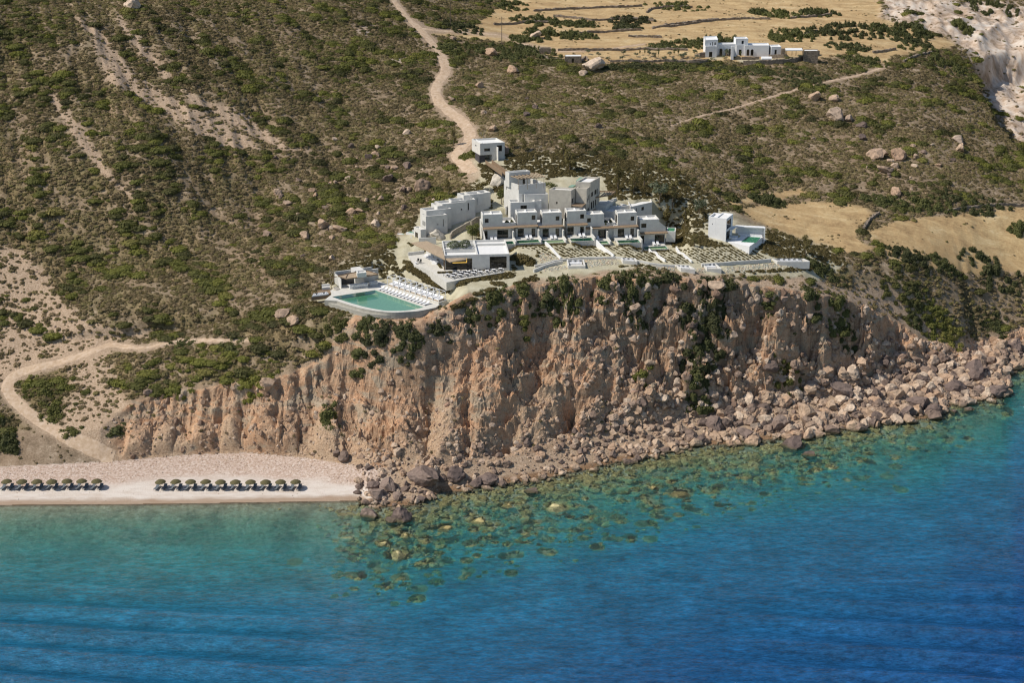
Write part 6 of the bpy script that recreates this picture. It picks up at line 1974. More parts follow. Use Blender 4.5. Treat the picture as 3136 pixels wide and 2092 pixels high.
scatter("garden_rows", PROTO_GARDEN, gpts, np.array(row_r), flat=0.9)
scatter("pool_hedges", PROTO_GARDEN, np.array(HEDGE), np.full(len(HEDGE), 0.42))
RUB = [[(225, 190), (300, 185), (400, 225), (330, 245), (230, 262)], [(450, 232), (560, 218), (800, 222), (830, 268), (600, 290), (450, 250)], [(1000, 268), (1230, 290), (1240, 320), (1100, 310)], [(1590, 300), (1960, 262), (2260, 285), (2250, 305), (1900, 318), (1600, 335)],
       [(230, 305), (420, 270), (440, 300), (330, 320), (230, 322)], [(1390, 305), (1470, 300), (1480, 325), (1400, 330)]]
rp, rc = [], []
for poly in RUB:
    Q = np.array([k4(*p) for p in poly])
    for _ in range(int((Q[:, 0].max() - Q[:, 0].min()) * 4.2)):
        x, y = r_.uniform(Q[:, 0].min(), Q[:, 0].max()), r_.uniform(Q[:, 1].min(), Q[:, 1].max())
        if seg_dist(np.array([x]), np.array([y]), Q)[0] > 0:
            rp.append((x, y))
M_GARDENROCK = rock_mat("garden_rock", [(0.0, (0.30, 0.32, 0.28)), (0.25, (0.50, 0.46, 0.34)), (0.5, (0.58, 0.53, 0.42)), (0.7, (0.52, 0.36, 0.24)), (0.85, (0.34, 0.38, 0.36)), (1.0, (0.62, 0.57, 0.45))], False, 0.7)
PROTO_GROCK = [ico_rock("garden_stone", 190 + i, M_GARDENROCK, 1, 0.7, 5) for i in range(4)]
scatter("garden_rocks", PROTO_GROCK, np.array([P(*p) for p in rp]), 0.16 + 0.2 * rng.random(len(rp)))
# ------------------------------------------------------------------ restaurant
ZR = 36.6                                        # terrace level
T = tri((k9(792, 470), k9(2092, 438), k9(740, 178)), ZR + 4.05)
root = house("restaurant", "long white restaurant with a flat roof, olive trees growing through it", "restaurant", Vector((*T[0], ZR)))
ex, ey = (T[1] - T[0]), (T[2] - T[0])
eu, ev = ex.normalized(), ey.normalized()
wid, depth_ = ex.length, ey.length
M_ROOM = simple("dim_interior", (0.06, 0.045, 0.03), 0.8, 0.3, 1.5)
block(root, *T, ZR - 2.5, ZR + 4.05, {'F': [(0.25, wid * 0.425, 2.55, 5.6), (wid * 0.695, wid * 0.957, 2.7, 5.9)], 'L': [(0.3, 3.6, 2.55, 5.6)]}, parapet=0.55, pane=None)
def rbeam(u0, v0, u1, v1, nm="roof_beam", top=-0.004, zl=-0.55, mat=None):
    pts = [T[0] + eu * u0 + ev * v0, T[0] + eu * u1 + ev * v0, T[0] + eu * u1 + ev * v1, T[0] + eu * u0 + ev * v1]
    slab(root, pts, ZR + 4.05 + zl + 0.004, ZR + 4.05 + top, nm, mat or M_PLASTER)
rbeam(wid * 0.49, 0.3, wid * 0.49 + 0.45, depth_ - 0.3)
for fr_ in (0.30, 0.42, 0.66, 0.80):
    rbeam(0.3, depth_ * fr_, wid * 0.49 - 0.003, depth_ * fr_ + 0.25)
rbeam(wid * 0.49 + 0.453, depth_ * 0.72, wid - 0.3, depth_ * 0.72 + 0.3)
pz0, pz1 = wid * 0.12, wid * 0.37
for a, b_, c, d in ((pz0, depth_ * 0.46, pz1, depth_ * 0.46 + 0.25), (pz0, depth_ * 0.63, pz1, depth_ * 0.63 + 0.25), (pz0 - 0.25, depth_ * 0.46, pz0 - 0.003, depth_ * 0.63 + 0.25), (pz1 + 0.003, depth_ * 0.46, pz1 + 0.25, depth_ * 0.63 + 0.25)):
    rbeam(a, b_, c, d, "planter_wall", 0.05)
A = [at_z(*k9(*p), z) for p, z in (((130, 214), ZR + 4.3), ((445, 180), ZR + 4.5), ((738, 315), ZR + 4.25), ((786, 470), ZR + 4.1), ((800, 545), ZR + 3.9))]
sheet3(root, A, 0.28, "large_canopy", M_WOODL)
A = [at_z(*k9(*p), z) for p, z in (((798, 530), ZR + 3.75), ((1165, 518), ZR + 3.75), ((1245, 545), ZR + 3.45), ((905, 602), ZR + 3.25))]
sheet3(root, A, 0.22, "front_canopy", M_WOODL)
slab(root, [T[0] + eu * -0.25 - ev * 0.35, T[0] - eu * -0.05 - ev * 0.35, T[0] - eu * -0.05 - ev * 0.05, T[0] + eu * -0.25 - ev * 0.05], ZR, ZR + 3.7, "corner_post", M_WOOD)
# side wall with the name, under the large canopy
w0, w1 = at_z(*k9(425, 470), ZR), at_z(*k9(752, 612), ZR)
wd_ = (w1 - w0)
wn = Vector((wd_.y, -wd_.x, 0)).normalized()
slab(root, [w0, w1, w1 - wn * 0.3, w0 - wn * 0.3], ZR - 1.0, ZR + 2.7, "side_wall", M_PLASTER)
txt = bpy.data.curves.new("letters", 'FONT')
txt.body = "VOLCANO"
txt.size = 1.25
txt.extrude = 0.04
txt.align_x = 'CENTER'
M_LETTER = simple("pale_letters", (0.80, 0.80, 0.78), 0.6, 0.02)
txt.materials.append(M_LETTER)
tmp_ = bpy.data.objects.new("letters", txt)
lme = bpy.data.meshes.new_from_object(tmp_)
bpy.data.objects.remove(tmp_)
if not lme.materials:
    lme.materials.append(M_LETTER)
tx_ = bpy.data.objects.new("lettering", lme)
col.objects.link(tx_)
tx_.parent = root
mid = w0.lerp(w1, 0.55) + wn * 0.06
ux_, uz_ = wd_.normalized(), Vector((0, 0, 1))
tx_.matrix_local = Matrix(((ux_.x, 0, wn.x, mid.x - root.location.x), (ux_.y, 0, wn.y, mid.y - root.location.y), (0, 1, 0, 1.15), (0, 0, 0, 1)))
# hanging light frame, lit yellow in the photograph
lm = newmat("lit_lamp_tube")
b = NB(lm)
em = b.n("ShaderNodeEmission")
em.inputs[0].default_value = (1.0, 0.62, 0.12, 1)
em.inputs[1].default_value = 1.6
o = b.n("ShaderNodeOutputMaterial")
b.t.links.new(em.outputs[0], o.inputs[0])
q0, q1 = T[0] + eu * 2.0 - ev * 0.5, T[0] + eu * 5.6 - ev * 0.5
lp = tag(empty("pendant_lamp", Vector((*q0, ZR + 2.2))), "yellow lit tube lamp frame hanging in the restaurant opening", "lamp")
mb = MB()
dq = Vector((*(q1 - q0), 0))
for a, b_ in ((Vector((0, 0, 0)), dq), (Vector((0, 0, 0.08)), Vector((0, 0, 0.6))), (dq + Vector((0, 0, 0.08)), dq + Vector((0, 0, 1.1)))):
    mb.bar(a, b_, 0.09)
mb.build("tube", lm, lp)
# terrace and steps
te = [k9(70, 475), k9(392, 438), k9(760, 610), k9(800, 772), k9(1965, 775), k9(2020, 800), k9(1240, 930), k9(830, 1012), k9(500, 770), k9(185, 665)]
terr = slab(None, [at_z(*p, ZR) for p in te], ZR - 2.2, ZR, "restaurant_terrace", M_PAVE)
tag(terr, kind="structure")
wl = [at_z(*k9(68, 474), ZR), at_z(*k9(390, 436), ZR)]
dn = (wl[1] - wl[0]).normalized()
nn = Vector((-dn.y, dn.x, 0))
o = slab(None, [wl[0], wl[1], wl[1] + nn * 0.3, wl[0] + nn * 0.3], ZR + 0.004, ZR + 0.8, "parapet_wall", M_PLASTER)
tag(o, "low white parapet at the back of the restaurant terrace", "wall")
planter = slab(None, [at_z(*k9(*p), ZR) for p in ((665, 825), (1330, 815), (1300, 772), (800, 775), (665, 790))], ZR + 0.004, ZR + 0.25, "terrace_step", M_PAVE)
tag(planter, kind="structure")
hb = [at_z(*k9(670 + i * 22, 812 - i * 0.5), ZR + 0.2) for i in range(14)] + [at_z(*k9(670 + i * 8, 640 + i * 12), ZR) for i in range(8)] + [at_z(*k9(1585 + i * 20, 770), ZR) for i in range(6)] + [P(*k9(210 + i * 18, 425 - i * 3)) for i in range(12)]
scatter("terrace_planting", PROTO_GARDEN, np.array([p[:] for p in hb]), np.full(len(hb), 0.36))
# band of bushes round the restaurant terrace and above the pool
bands = [((20, 590), (150, 720), 60, 1.2), ((60, 700), (420, 860), 130, 2.6), ((250, 850), (760, 1030), 150, 1.8), ((420, 960), (820, 1190), 130, 1.6), ((830, 1020), (1460, 960), 130, 1.3), ((850, 1080), (1200, 1050), 90, 1.0), ((1460, 950), (2090, 850), 100, 0.9),
         ((1780, 1040), (1980, 1060), 50, 1.4), ((1640, 1180), (1780, 1150), 40, 1.0), ((1400, 1260), (1560, 1240), 30, 0.8), ((1210, 1400), (1430, 1350), 40, 0.7), ((950, 1530), (1200, 1480), 50, 0.8)]
bp = []
r_ = random.Random(9)
for (a, b_, n, sp) in bands:
    for i in range(n):
        t = r_.random()
        x, y = a[0] + (b_[0] - a[0]) * t, a[1] + (b_[1] - a[1]) * t
        p = P(*k9(x + r_.gauss(0, 22 * sp), y + r_.gauss(0, 12 * sp)))
        if p.z < ZR + 1.5 and abs(p.z - ZR) > 0.001:
            bp.append(p[:])
scatter("planted_bushes", PROTO_GARDEN, np.array(bp), 0.34 + 0.3 * rng.random(len(bp)))
for i, (p, r, lab) in enumerate((((0.17, 0.53), 1.5, "left olive tree growing through the restaurant roof"), ((0.31, 0.54), 1.5, "right olive tree growing through the restaurant roof"))):
    w_ = T[0] + eu * (wid * p[0]) + ev * (depth_ * p[1])
    oroot = tag(empty("olive_tree", Vector((*w_, ZR))), lab, "tree", "olive trees in the restaurant roof")
    mb = MB()
    mb.tube([(0, 0, 0), (0.1, 0, 2), (0.05, 0.1, 4.2)], [0.16, 0.12, 0.07])
    mb.build("trunk", M_BARK, oroot)
    link("crown", bush_mesh("crown", 300 + i, 420, 0.9, 0.11, M_OLIVE, 0.6, False), oroot, (0, 0, 4.35), 0, (r * 1.3, r * 1.35, 2.1))

# tables, each with four chairs
def make_table():
    t = empty("dining_table")
    mb = MB()
    mb.box(-0.45, -0.4, 0.71, 0.45, 0.4, 0.75)
    mb.build("tabletop", M_FABRIC, t)
    mb = MB()
    mb.box(-0.06, -0.06, 0.03, 0.06, 0.06, 0.708)
    mb.box(-0.28, -0.28, 0, 0.28, 0.28, 0.03)
    mb.build("pedestal", M_METALW, t)
    return t
def make_chair(mat, seat_mat):
    t = empty("dining_chair")
    mb = MB()
    mb.box(-0.23, -0.22, 0.43, 0.23, 0.24, 0.48)
    mb.build("seat", seat_mat, t)
    mb = MB()
    mb.v = [(-0.23, 0.20, 0.50), (0.23, 0.20, 0.50), (0.23, 0.28, 0.90), (-0.23, 0.28, 0.90), (-0.23, 0.25, 0.50), (0.23, 0.25, 0.50), (0.23, 0.33, 0.90), (-0.23, 0.33, 0.90)]
    mb.f = [(0, 1, 2, 3), (7, 6, 5, 4), (1, 0, 4, 5), (2, 1, 5, 6), (3, 2, 6, 7), (0, 3, 7, 4)]
    mb.mi = [0] * 6
    mb.build("backrest", mat, t)
    for x in (-0.2, 0.2):
        for y in (-0.19, 0.21):
            mb = MB()
            mb.box(x - 0.02, y - 0.02, 0, x + 0.02, y + 0.02, 0.43)
            mb.build("leg", M_METALW if mat != M_BLACK else M_BLACK, t)
    return t
TB, CH = make_table(), make_chair(M_BLACK, M_FABRIC)
first = [True, True]
spots = [("front", k9(960 + i * 136, 925 - i * 20.5)) for i in range(8)] + [("back", k9(850 + i * 138, 893 - i * 19)) for i in range(5)]
ordn = ["first", "second", "third", "fourth", "fifth", "sixth", "seventh", "eighth", "ninth"]
cnt = {"front": 0, "back": 0}
ang = math.atan2(eu.y, eu.x)
for rw, px in spots:
    p = at_z(*px, ZR)
    i = cnt[rw]
    cnt[rw] += 1
    t = TB if first[0] else copy_tree(TB)
    first[0] = False
    t.location, t.rotation_euler = p, (0, 0, ang)
    tag(t, f"{ordn[i]} white table from the left in the {rw} row of the restaurant terrace", "table", "white tables on the restaurant terrace")
    for (dx, dy, rz, nm) in ((-0.75, 0, R(90), "left"), (0.75, 0, R(-90), "right"), (0, 0.7, 0, "far"), (0, -0.7, R(180), "near")):
        c = CH if first[1] else copy_tree(CH)
        first[1] = False
        c.location = p + Vector((dx * math.cos(ang) - dy * math.sin(ang), dx * math.sin(ang) + dy * math.cos(ang), 0))
        c.rotation_euler = (0, 0, ang + rz)
        tag(c, f"chair on the {nm} side of the {ordn[i]} {rw} row table", "chair", "chairs on the restaurant terrace")
for i, (x, y) in enumerate(((258, 618), (308, 634))):
    c = make_chair(M_BLACK, M_BLACK)
    c.name = "lounge_chair"
    c.location, c.rotation_euler = at_z(*k9(x, y), ZR), (0, 0, R(-25))
    c.scale = (1.15, 1.15, 1.25)
    tag(c, f"{('left', 'right')[i]} one of the two black chairs on the open terrace", "chair", "black chairs on the open terrace")
st = empty("side_table", at_z(*k9(222, 640), ZR))
tag(st, "low white drum table by the two black chairs", "table")
mb = MB()
mb.tube([(0, 0, 0), (0, 0, 0.38)], [0.3, 0.26], 10)
mb.build("base", M_FABRIC, st)
mb = MB()
mb.tube([(0, 0, 0.382), (0, 0, 0.42)], [0.38, 0.38], 12)
mb.build("tabletop", M_FABRIC, st)
for i, (x, y) in enumerate(((430, 505), (500, 540), (570, 590), (600, 640))):
    s_ = tag(empty("sofa", at_z(*k9(x, y), ZR), R(-30)), f"{ordn[i]} white sofa from the back along the lettered wall", "sofa", "white sofas by the lettered wall")
    mb = MB()
    mb.box(-0.75, -0.4, 0.0, 0.75, 0.4, 0.4)
    mb.build("seat", M_FABRIC, s_)
    mb = MB()
    mb.box(-0.75, 0.402, 0.0, 0.75, 0.6, 0.75)
    mb.build("backrest", M_FABRIC, s_)

M_CONCRETE = simple("raw_concrete", (0.44, 0.42, 0.36), 0.9, 0.12, 1.0, 0.2)
# ------------------------------------------------------------------ main pool
from mathutils.geometry import tessellate_polygon
ZP = 32.95
def curve(pts, n=8):
    out = []
    for i in range(len(pts) - 1):
        p0, p1, p2, p3 = (np.array(pts[max(0, min(len(pts) - 1, i + k))], float) for k in (-1, 0, 1, 2))
        for s in range(n):
            t = s / n
            out.append(0.5 * ((2 * p1) + (p2 - p0) * t + (2 * p0 - 5 * p1 + 4 * p2 - p3) * t * t + (3 * p1 - p0 - 3 * p2 + p3) * t ** 3))
    out.append(np.array(pts[-1], float))
    return [tuple(p) for p in out]
outer_px = [(262, 850), (340, 790), (420, 775), (440, 690), (850, 640), (985, 690), (1500, 868), (1540, 885)] + curve([(1475, 932), (1300, 968), (1150, 980), (1000, 985), (850, 972), (690, 945), (520, 900), (400, 860)], 4)
pool_px = [(345, 815), (600, 775), (815, 742), (1080, 838), (1345, 930)] + curve([(1230, 955), (1110, 968), (960, 968), (850, 955), (700, 925), (520, 875)], 4)
outer = [V2(at_z(*k3(*p), ZP)) for p in outer_px]
pool = [V2(at_z(*k3(*p), ZP)) for p in pool_px]
pr_ = tag(empty("main_pool", Vector((*outer[0], ZP))), "large green infinity pool with a curved front edge on the cliff top", "pool")
O = pr_.location
def ring_mesh(out, inn, z):
    vs = [Vector((p.x - O.x, p.y - O.y, z - O.z)) for p in out + inn]
    tr = tessellate_polygon([[v for v in vs[:len(out)]], [v for v in vs[len(out):]]])
    return [tuple(v) for v in vs], tr
mb = MB()
vs, tr = ring_mesh(outer, pool, ZP)
mb.v, mb.f = vs, [tuple(t) for t in tr]
fx = []
for t in mb.f:
    a, b_, c = (Vector(mb.v[i]) for i in t)
    fx.append(t if (b_ - a).cross(c - a).z > 0 else t[::-1])
mb.f, mb.mi = fx, [0] * len(fx)
for i in range(len(outer)):
    j = (i + 1) % len(outer)
    a, b_ = outer[i], outer[j]
    mb.poly([(a.x - O.x, a.y - O.y, -3.6), (b_.x - O.x, b_.y - O.y, -3.6), (b_.x - O.x, b_.y - O.y, 0), (a.x - O.x, a.y - O.y, 0)], 1)
mb.build("deck", [M_PAVE, M_CONCRETE], pr_)
mb = MB()
for i in range(len(pool)):
    j = (i + 1) % len(pool)
    a, b_ = pool[i], pool[j]
    mb.poly([(a.x - O.x, a.y - O.y, 0), (b_.x - O.x, b_.y - O.y, 0), (b_.x - O.x, b_.y - O.y, -0.9), (a.x - O.x, a.y - O.y, -0.9)])
mb.poly([(p.x - O.x, p.y - O.y, -0.9) for p in pool])
mb.build("basin", M_POOLTILE, pr_)
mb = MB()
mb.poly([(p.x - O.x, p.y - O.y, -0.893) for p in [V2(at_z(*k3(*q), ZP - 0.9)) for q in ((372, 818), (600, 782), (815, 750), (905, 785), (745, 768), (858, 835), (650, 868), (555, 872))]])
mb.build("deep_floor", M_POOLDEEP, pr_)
mb = MB()
mb.poly([(p.x - O.x, p.y - O.y, -0.06) for p in pool])
mb.build("water", M_POOLW, pr_)
# lower gutter rim and plinth of the curved front
rim = [V2(at_z(*k3(*p), ZP - 0.7)) for p in curve([(270, 872), (520, 945), (700, 990), (850, 1010), (1010, 1014), (1200, 1000), (1340, 975), (1470, 945)], 5)]
inn = [V2(at_z(*k3(*p), ZP - 0.7)) for p in curve([(300, 850), (520, 912), (700, 956), (850, 980), (1000, 986), (1200, 970), (1340, 945), (1450, 925)], 5)]
mb = MB()
for i in range(len(rim) - 1):
    q = [rim[i], rim[i + 1], inn[i + 1], inn[i]]
    mb.poly([(p.x - O.x, p.y - O.y, -0.7) for p in q])
    mb.poly([(q[0].x - O.x, q[0].y - O.y, -4.5), (q[1].x - O.x, q[1].y - O.y, -4.5), (q[1].x - O.x, q[1].y - O.y, -0.7), (q[0].x - O.x, q[0].y - O.y, -0.7)])
mb.build("gutter_wall", M_CONCRETE, pr_)
# steps at the right corner
sp0 = at_z(*k3(1505, 885), ZP)
stp = tag(empty("garden_steps", sp0), "short flight of white steps at the right corner of the pool deck", "steps")
for i in range(5):
    mb = MB()
    mb.box(i * 0.3, -0.6, -1.6, i * 0.3 + 0.298, 0.9, 0.75 - i * 0.18 - 0.3)
    mb.build("step", M_PAVE, stp)
# loungers and pergola beds along the pool
LP = make_lounger(M_METALW, M_FABRIC, "", "white sun loungers along the main pool")
LP_used = [False]
pa, pb = at_z(*k3(885, 738), ZP), at_z(*k3(1375, 902), ZP)
dirp = (pb - pa).normalized()
rot_l = math.atan2(dirp.y, dirp.x) + R(180)
for i in range(14):
    p = pa.lerp(pb, i / 13)
    nth = ["first", "second", "third", "fourth", "fifth", "sixth", "seventh", "eighth", "ninth", "tenth", "eleventh", "twelfth", "thirteenth", "fourteenth"][i]
    put_lounger(p, math.atan2(dirp.y, dirp.x) , f"{nth} white sun lounger from the bar along the main pool", "white sun loungers along the main pool", LP, LP_used)
def make_bed():
    t = empty("pergola_bed")
    a, h = 1.15, 2.35
    for x in (-a, a):
        for y in (-a, a):
            mb = MB()
            mb.box(x - 0.05, y - 0.05, 0, x + 0.05, y + 0.05, h)
            mb.build("post", M_METALW, t)
    mb = MB()
    for x in (-a, a):
        mb.bar((x, -a + 0.053, h - 0.06), (x, a - 0.053, h - 0.06), 0.1)
    for y in (-a, a):
        mb.bar((-a + 0.053, y, h - 0.06), (a - 0.053, y, h - 0.06), 0.1)
    mb.build("top_frame", M_METALW, t)
    mb = MB()
    mb.box(-0.95, -1.0, 0.0, 0.95, 0.95, 0.3)
    mb.build("base", M_WOODL, t)
    mb = MB()
    mb.box(-0.92, -0.98, 0.302, 0.92, 0.4, 0.5)
    mb.build("mattress", M_FABRIC, t)
    mb = MB()
    mb.v = [(-0.92, 0.402, 0.302), (0.92, 0.402, 0.302), (0.92, 0.95, 0.8), (-0.92, 0.95, 0.8), (-0.92, 0.402, 0.5), (0.92, 0.402, 0.5), (0.92, 0.88, 0.95), (-0.92, 0.88, 0.95)]
    mb.f = [(0, 3, 2, 1), (4, 5, 6, 7), (0, 1, 5, 4), (1, 2, 6, 5), (2, 3, 7, 6), (3, 0, 4, 7)]
    mb.mi = [0] * 6
    mb.build("backrest", M_FABRIC, t)
    return t
BED = make_bed()
pa, pb = at_z(*k3(1020, 690), ZP + 0.5), at_z(*k3(1510, 850), ZP + 0.5)
db = (pb - pa).normalized()
nb_ = Vector((-db.y, db.x, 0))
pod = slab(None, [pa - db * 1.4 - nb_ * 1.4, pb + db * 1.4 - nb_ * 1.4, pb + db * 1.4 + nb_ * 1.6, pa - db * 1.4 + nb_ * 1.6], ZP - 3, ZP + 0.5, "raised_deck", M_PAVE)
tag(pod, kind="structure")
for i in range(9):
    t = BED if i == 0 else copy_tree(BED)
    t.location = pa.lerp(pb, i / 8) + Vector((0, 0, 0.004))
    t.rotation_euler = (0, 0, math.atan2(db.y, db.x))
    tag(t, f"{ordn[i]} white pergola bed from the bar end of the pool", "daybed", "white pergola beds along the pool")

# ------------------------------------------------------------------ pool bar
ZB = ZP
root = house("pool_bar", "pool bar with a tilted timber roof and a white chimney block", "bar", at_z(*k8(900, 640), ZB))
g = lambda x, y, z=0.0: V2(at_z(*k8(x, y), ZB + z))
slab(root, [at_z(*k8(*p), ZB) for p in ((640, 700), (900, 600), (1800, 560), (2050, 600), (1700, 690), (690, 830))], ZB - 2.5, ZB + 0.004, "floor", M_PAVE)
a, b_ = g(890, 645), g(1085, 640)
back = V2(at_z(*k8(1130, 560), ZB))
bd = Vector((-(b_ - a).y, (b_ - a).x)).normalized()
c0, c1 = g(905, 640), g(1790, 520)
ub = (c1 - c0).normalized()
vb = Vector((-ub.y, ub.x))
L_ = (c1 - c0).length
pt = lambda u, v: c0 + ub * (L_ * u) + vb * v
slab(root, [pt(-0.02, -0.3), pt(0.0, -0.3), pt(0.0, 5.0), pt(-0.02, 5.0)], ZB + 0.006, ZB + 2.6, "side_wall", M_PLASTER)
slab(root, [pt(0.0, 4.8), pt(1.0, 4.8), pt(1.0, 5.1), pt(0.0, 5.1)], ZB + 0.006, ZB + 2.9, "back_wall", M_PLASTER)
slab(root, [pt(0.43, 1.5), pt(0.68, 1.5), pt(0.68, 4.79), pt(0.43, 4.79)], ZB + 0.006, ZB + 3.5, "core_wall", M_PLASTER)
slab(root, [pt(0.685, 2.2), pt(1.0, 2.2), pt(1.0, 2.5), pt(0.685, 2.5)], ZB + 0.006, ZB + 2.3, "front_wall", M_PLASTER)
slab(root, [pt(0.02, 2.6), pt(0.42, 2.6), pt(0.42, 4.7), pt(0.02, 4.7)], ZB + 0.006, ZB + 2.2, "dark_interior", M_DARK)  # solid dark box standing in for the shade inside the bar
core = tri((k8(1285, 285), k8(1505, 268), k8(1262, 225)), ZB + 4.2)
RF = [at_z(*k8(*p), z) for p, z in (((820, 358), ZB + 3.1), ((1035, 432), ZB + 2.75), ((1790, 318), ZB + 2.75), ((1520, 232), ZB + 3.2), ((1290, 256), ZB + 3.3))]
sheet3(root, RF, 0.14, "roof", M_WOODL)
block(root, *core, ZB + 3.0, ZB + 4.2, {}, parapet=0.3, name="chimney_block", roof_name="chimney_top")
mb = MB()
O = root.location
for i in range(5):
    mb.bar(RF[i] - O + Vector((0, 0, 0.06)), RF[(i + 1) % 5] - O + Vector((0, 0, 0.06)), 0.12, 0.22)
mb.bar(RF[1].lerp(RF[0], 0.15) - O + Vector((0, 0, 0.1)), RF[4].lerp(RF[0], 0.5) - O + Vector((0, 0, 0.1)), 0.12, 0.16)
mb.build("roof_edge", M_WOOD, root)
slab(root, [V2(at_z(*k8(1600, 395), ZB)), V2(at_z(*k8(1795, 375), ZB)), V2(at_z(*k8(1795, 362), ZB)), V2(at_z(*k8(1600, 380), ZB))], ZB - 1.0, ZB + 2.2, "rear_wall", M_PLASTER)
def make_stool():
    t = empty("bar_stool")
    mb = MB()
    mb.box(-0.2, -0.2, 0.72, 0.2, 0.2, 0.78)
    mb.box(-0.2, 0.17, 0.78, 0.2, 0.2, 1.0)
    mb.build("seat", M_FABRIC, t)
    for x in (-0.17, 0.17):
        for y in (-0.17, 0.17):
            mb = MB()
            mb.box(x - 0.02, y - 0.02, 0, x + 0.02, y + 0.02, 0.72)
            mb.build("leg", M_METALW, t)
    return t
STOOL = make_stool()
sf = [True]
def counter(pxa, pxb, lab, n, cnm):
    a, b_ = at_z(*k8(*pxa), ZB + 0.01), at_z(*k8(*pxb), ZB + 0.01)
    d = (b_ - a).normalized()
    nv = Vector((-d.y, d.x, 0))
    t = tag(empty("bar_counter", a), lab, "counter")
    slab(t, [a, b_, b_ + nv * 0.7, a + nv * 0.7], ZB + 1.02, ZB + 1.1, "counter_top", M_FABRIC)
    slab(t, [a + nv * 0.12, a + d * 0.12 + nv * 0.12, a + d * 0.12 + nv * 0.6, a + nv * 0.6], ZB + 0.01, ZB + 1.017, "end_panel", M_FABRIC)
    slab(t, [b_ - d * 0.12 + nv * 0.12, b_ + nv * 0.12, b_ + nv * 0.6, b_ - d * 0.12 + nv * 0.6], ZB + 0.01, ZB + 1.017, "end_panel", M_FABRIC)
    slab(t, [a + d * 0.14 + nv * 0.35, b_ - d * 0.14 + nv * 0.35, b_ - d * 0.14 + nv * 0.45, a + d * 0.14 + nv * 0.45], ZB + 0.01, ZB + 1.017, "front_panel", M_FABRIC)
    for i in range(n):
        s = STOOL if sf[0] else copy_tree(STOOL)
        sf[0] = False
        s.location = a.lerp(b_, (i + 0.5) / n) - nv * 0.38
        s.rotation_euler = (0, 0, math.atan2(d.y, d.x) + R(180))
        tag(s, f"{ordn[i]} white bar stool from the left at the {cnm}", "stool", "white bar stools")
counter((1105, 668), (1540, 622), "long white bar counter in front of the pool bar", 8, "long pool bar counter")
counter((1590, 598), (1780, 580), "shorter white bar counter right of the long one", 3, "short pool bar counter")
# timber deck with bench, boulder, frames and bare tree
dk = slab(None, [at_z(*k8(*p), ZB - 0.25) for p in ((325, 700), (620, 655), (990, 712), (590, 772))], ZB - 1.6, ZB - 0.25, "timber_deck", M_WOOD)
tag(dk, "brown timber deck left of the pool bar", "deck")
bn = tag(empty("stone_bench", at_z(*k8(440, 690), ZB - 0.24)), "white block bench on the timber deck left of the pool bar", "bench")
slab(bn, [at_z(*k8(*p), ZB - 0.24) for p in ((440, 690), (635, 672), (625, 640), (445, 660))], ZB - 0.24, ZB + 0.35, "seat", M_PLASTER)
slab(bn, [at_z(*k8(*p), ZB - 0.24) for p in ((435, 658), (628, 640), (622, 625), (437, 642))], ZB - 0.238, ZB + 0.75, "backrest", M_PLASTER)
p = at_z(*k8(780, 700), ZB - 0.24)
place_rock(PROTO_PALEROCK[1], p.x, p.y, p.z - 0.1, 1.15, "pale boulder on the timber deck beside the pool bar", None, 31)
fr = tag(empty("deck_frame", at_z(*k8(320, 700), ZB - 0.25)), "thin brown post frame over the timber deck", "pergola")
O = fr.location
tops = []
for q in ((320, 705), (425, 705), (730, 600), (835, 590)):
    w_ = at_z(*k8(*q), ZB - 0.25)
    mb = MB()
    mb.bar(w_ - O, w_ - O + Vector((0, 0, 2.6)), 0.1)
    mb.build("post", M_WOOD, fr)
    tops.append(w_ - O + Vector((0, 0, 2.55)))
mb = MB()
for i, j in ((0, 1), (0, 2), (2, 3), (1, 3)):
    mb.bar(tops[i], tops[j], 0.09)
mb.build("beam", M_WOOD, fr)
so = tag(empty("terrace_sofa", at_z(*k8(190, 870), ZB)), "long white cushioned sofa on a floating plinth left of the pool", "sofa")
q = [at_z(*k8(*p), ZB) for p in ((180, 862), (520, 822), (620, 800), (560, 760), (235, 815))]
slab(so, q, ZB - 0.9, ZB + 0.02, "plinth", M_WOOD)
slab(so, [p.lerp(sum(q, Vector()) / 5, 0.08) for p in q], ZB + 0.024, ZB + 0.3, "seat", M_FABRIC)
for i in range(6):
    w_ = at_z(*k8(255 + i * 58, 812 - i * 8), ZB + 0.3)
    slab(so, [w_ + Vector((dx, dy, 0)) for dx, dy in ((-0.22, -0.1), (0.22, -0.1), (0.22, 0.1), (-0.22, 0.1))], ZB + 0.304, ZB + 0.72, "cushion", M_GREYF if i % 3 == 1 else M_FABRIC)

# ------------------------------------------------------------------ trees
def crown_mesh(name, seed, n, leaf, mat, blobs):
    r = np.random.default_rng(seed)
    V = []
    for (cx, cy, cz, rx, rz) in blobs:
        k = int(n * rx * rz / sum(b_[3] * b_[4] for b_ in blobs))
        d = r.normal(size=(k, 3))
        d /= np.linalg.norm(d, axis=1)[:, None]
        cen = d * (0.45 + 0.6 * r.random((k, 1))) * np.array([rx, rx, rz]) + np.array([cx, cy, cz])
        a = d + np.array([0, 0, 0.35]) + 0.5 * r.normal(size=(k, 3))
        a /= np.linalg.norm(a, axis=1)[:, None]
        t1 = np.cross(a, r.normal(size=(k, 3)))
        t1 /= np.linalg.norm(t1, axis=1)[:, None]
        t2 = np.cross(a, t1)
        s = leaf * (0.6 + 0.8 * r.random((k, 1)))
        V.append(np.stack([cen - t1 * s, cen + t2 * s * 0.6, cen + t1 * s, cen - t2 * s * 0.6], 1).reshape(-1, 3))
    V = np.vstack(V)
    return mesh_np(name, V, np.arange(len(V)).reshape(-1, 4), [mat])
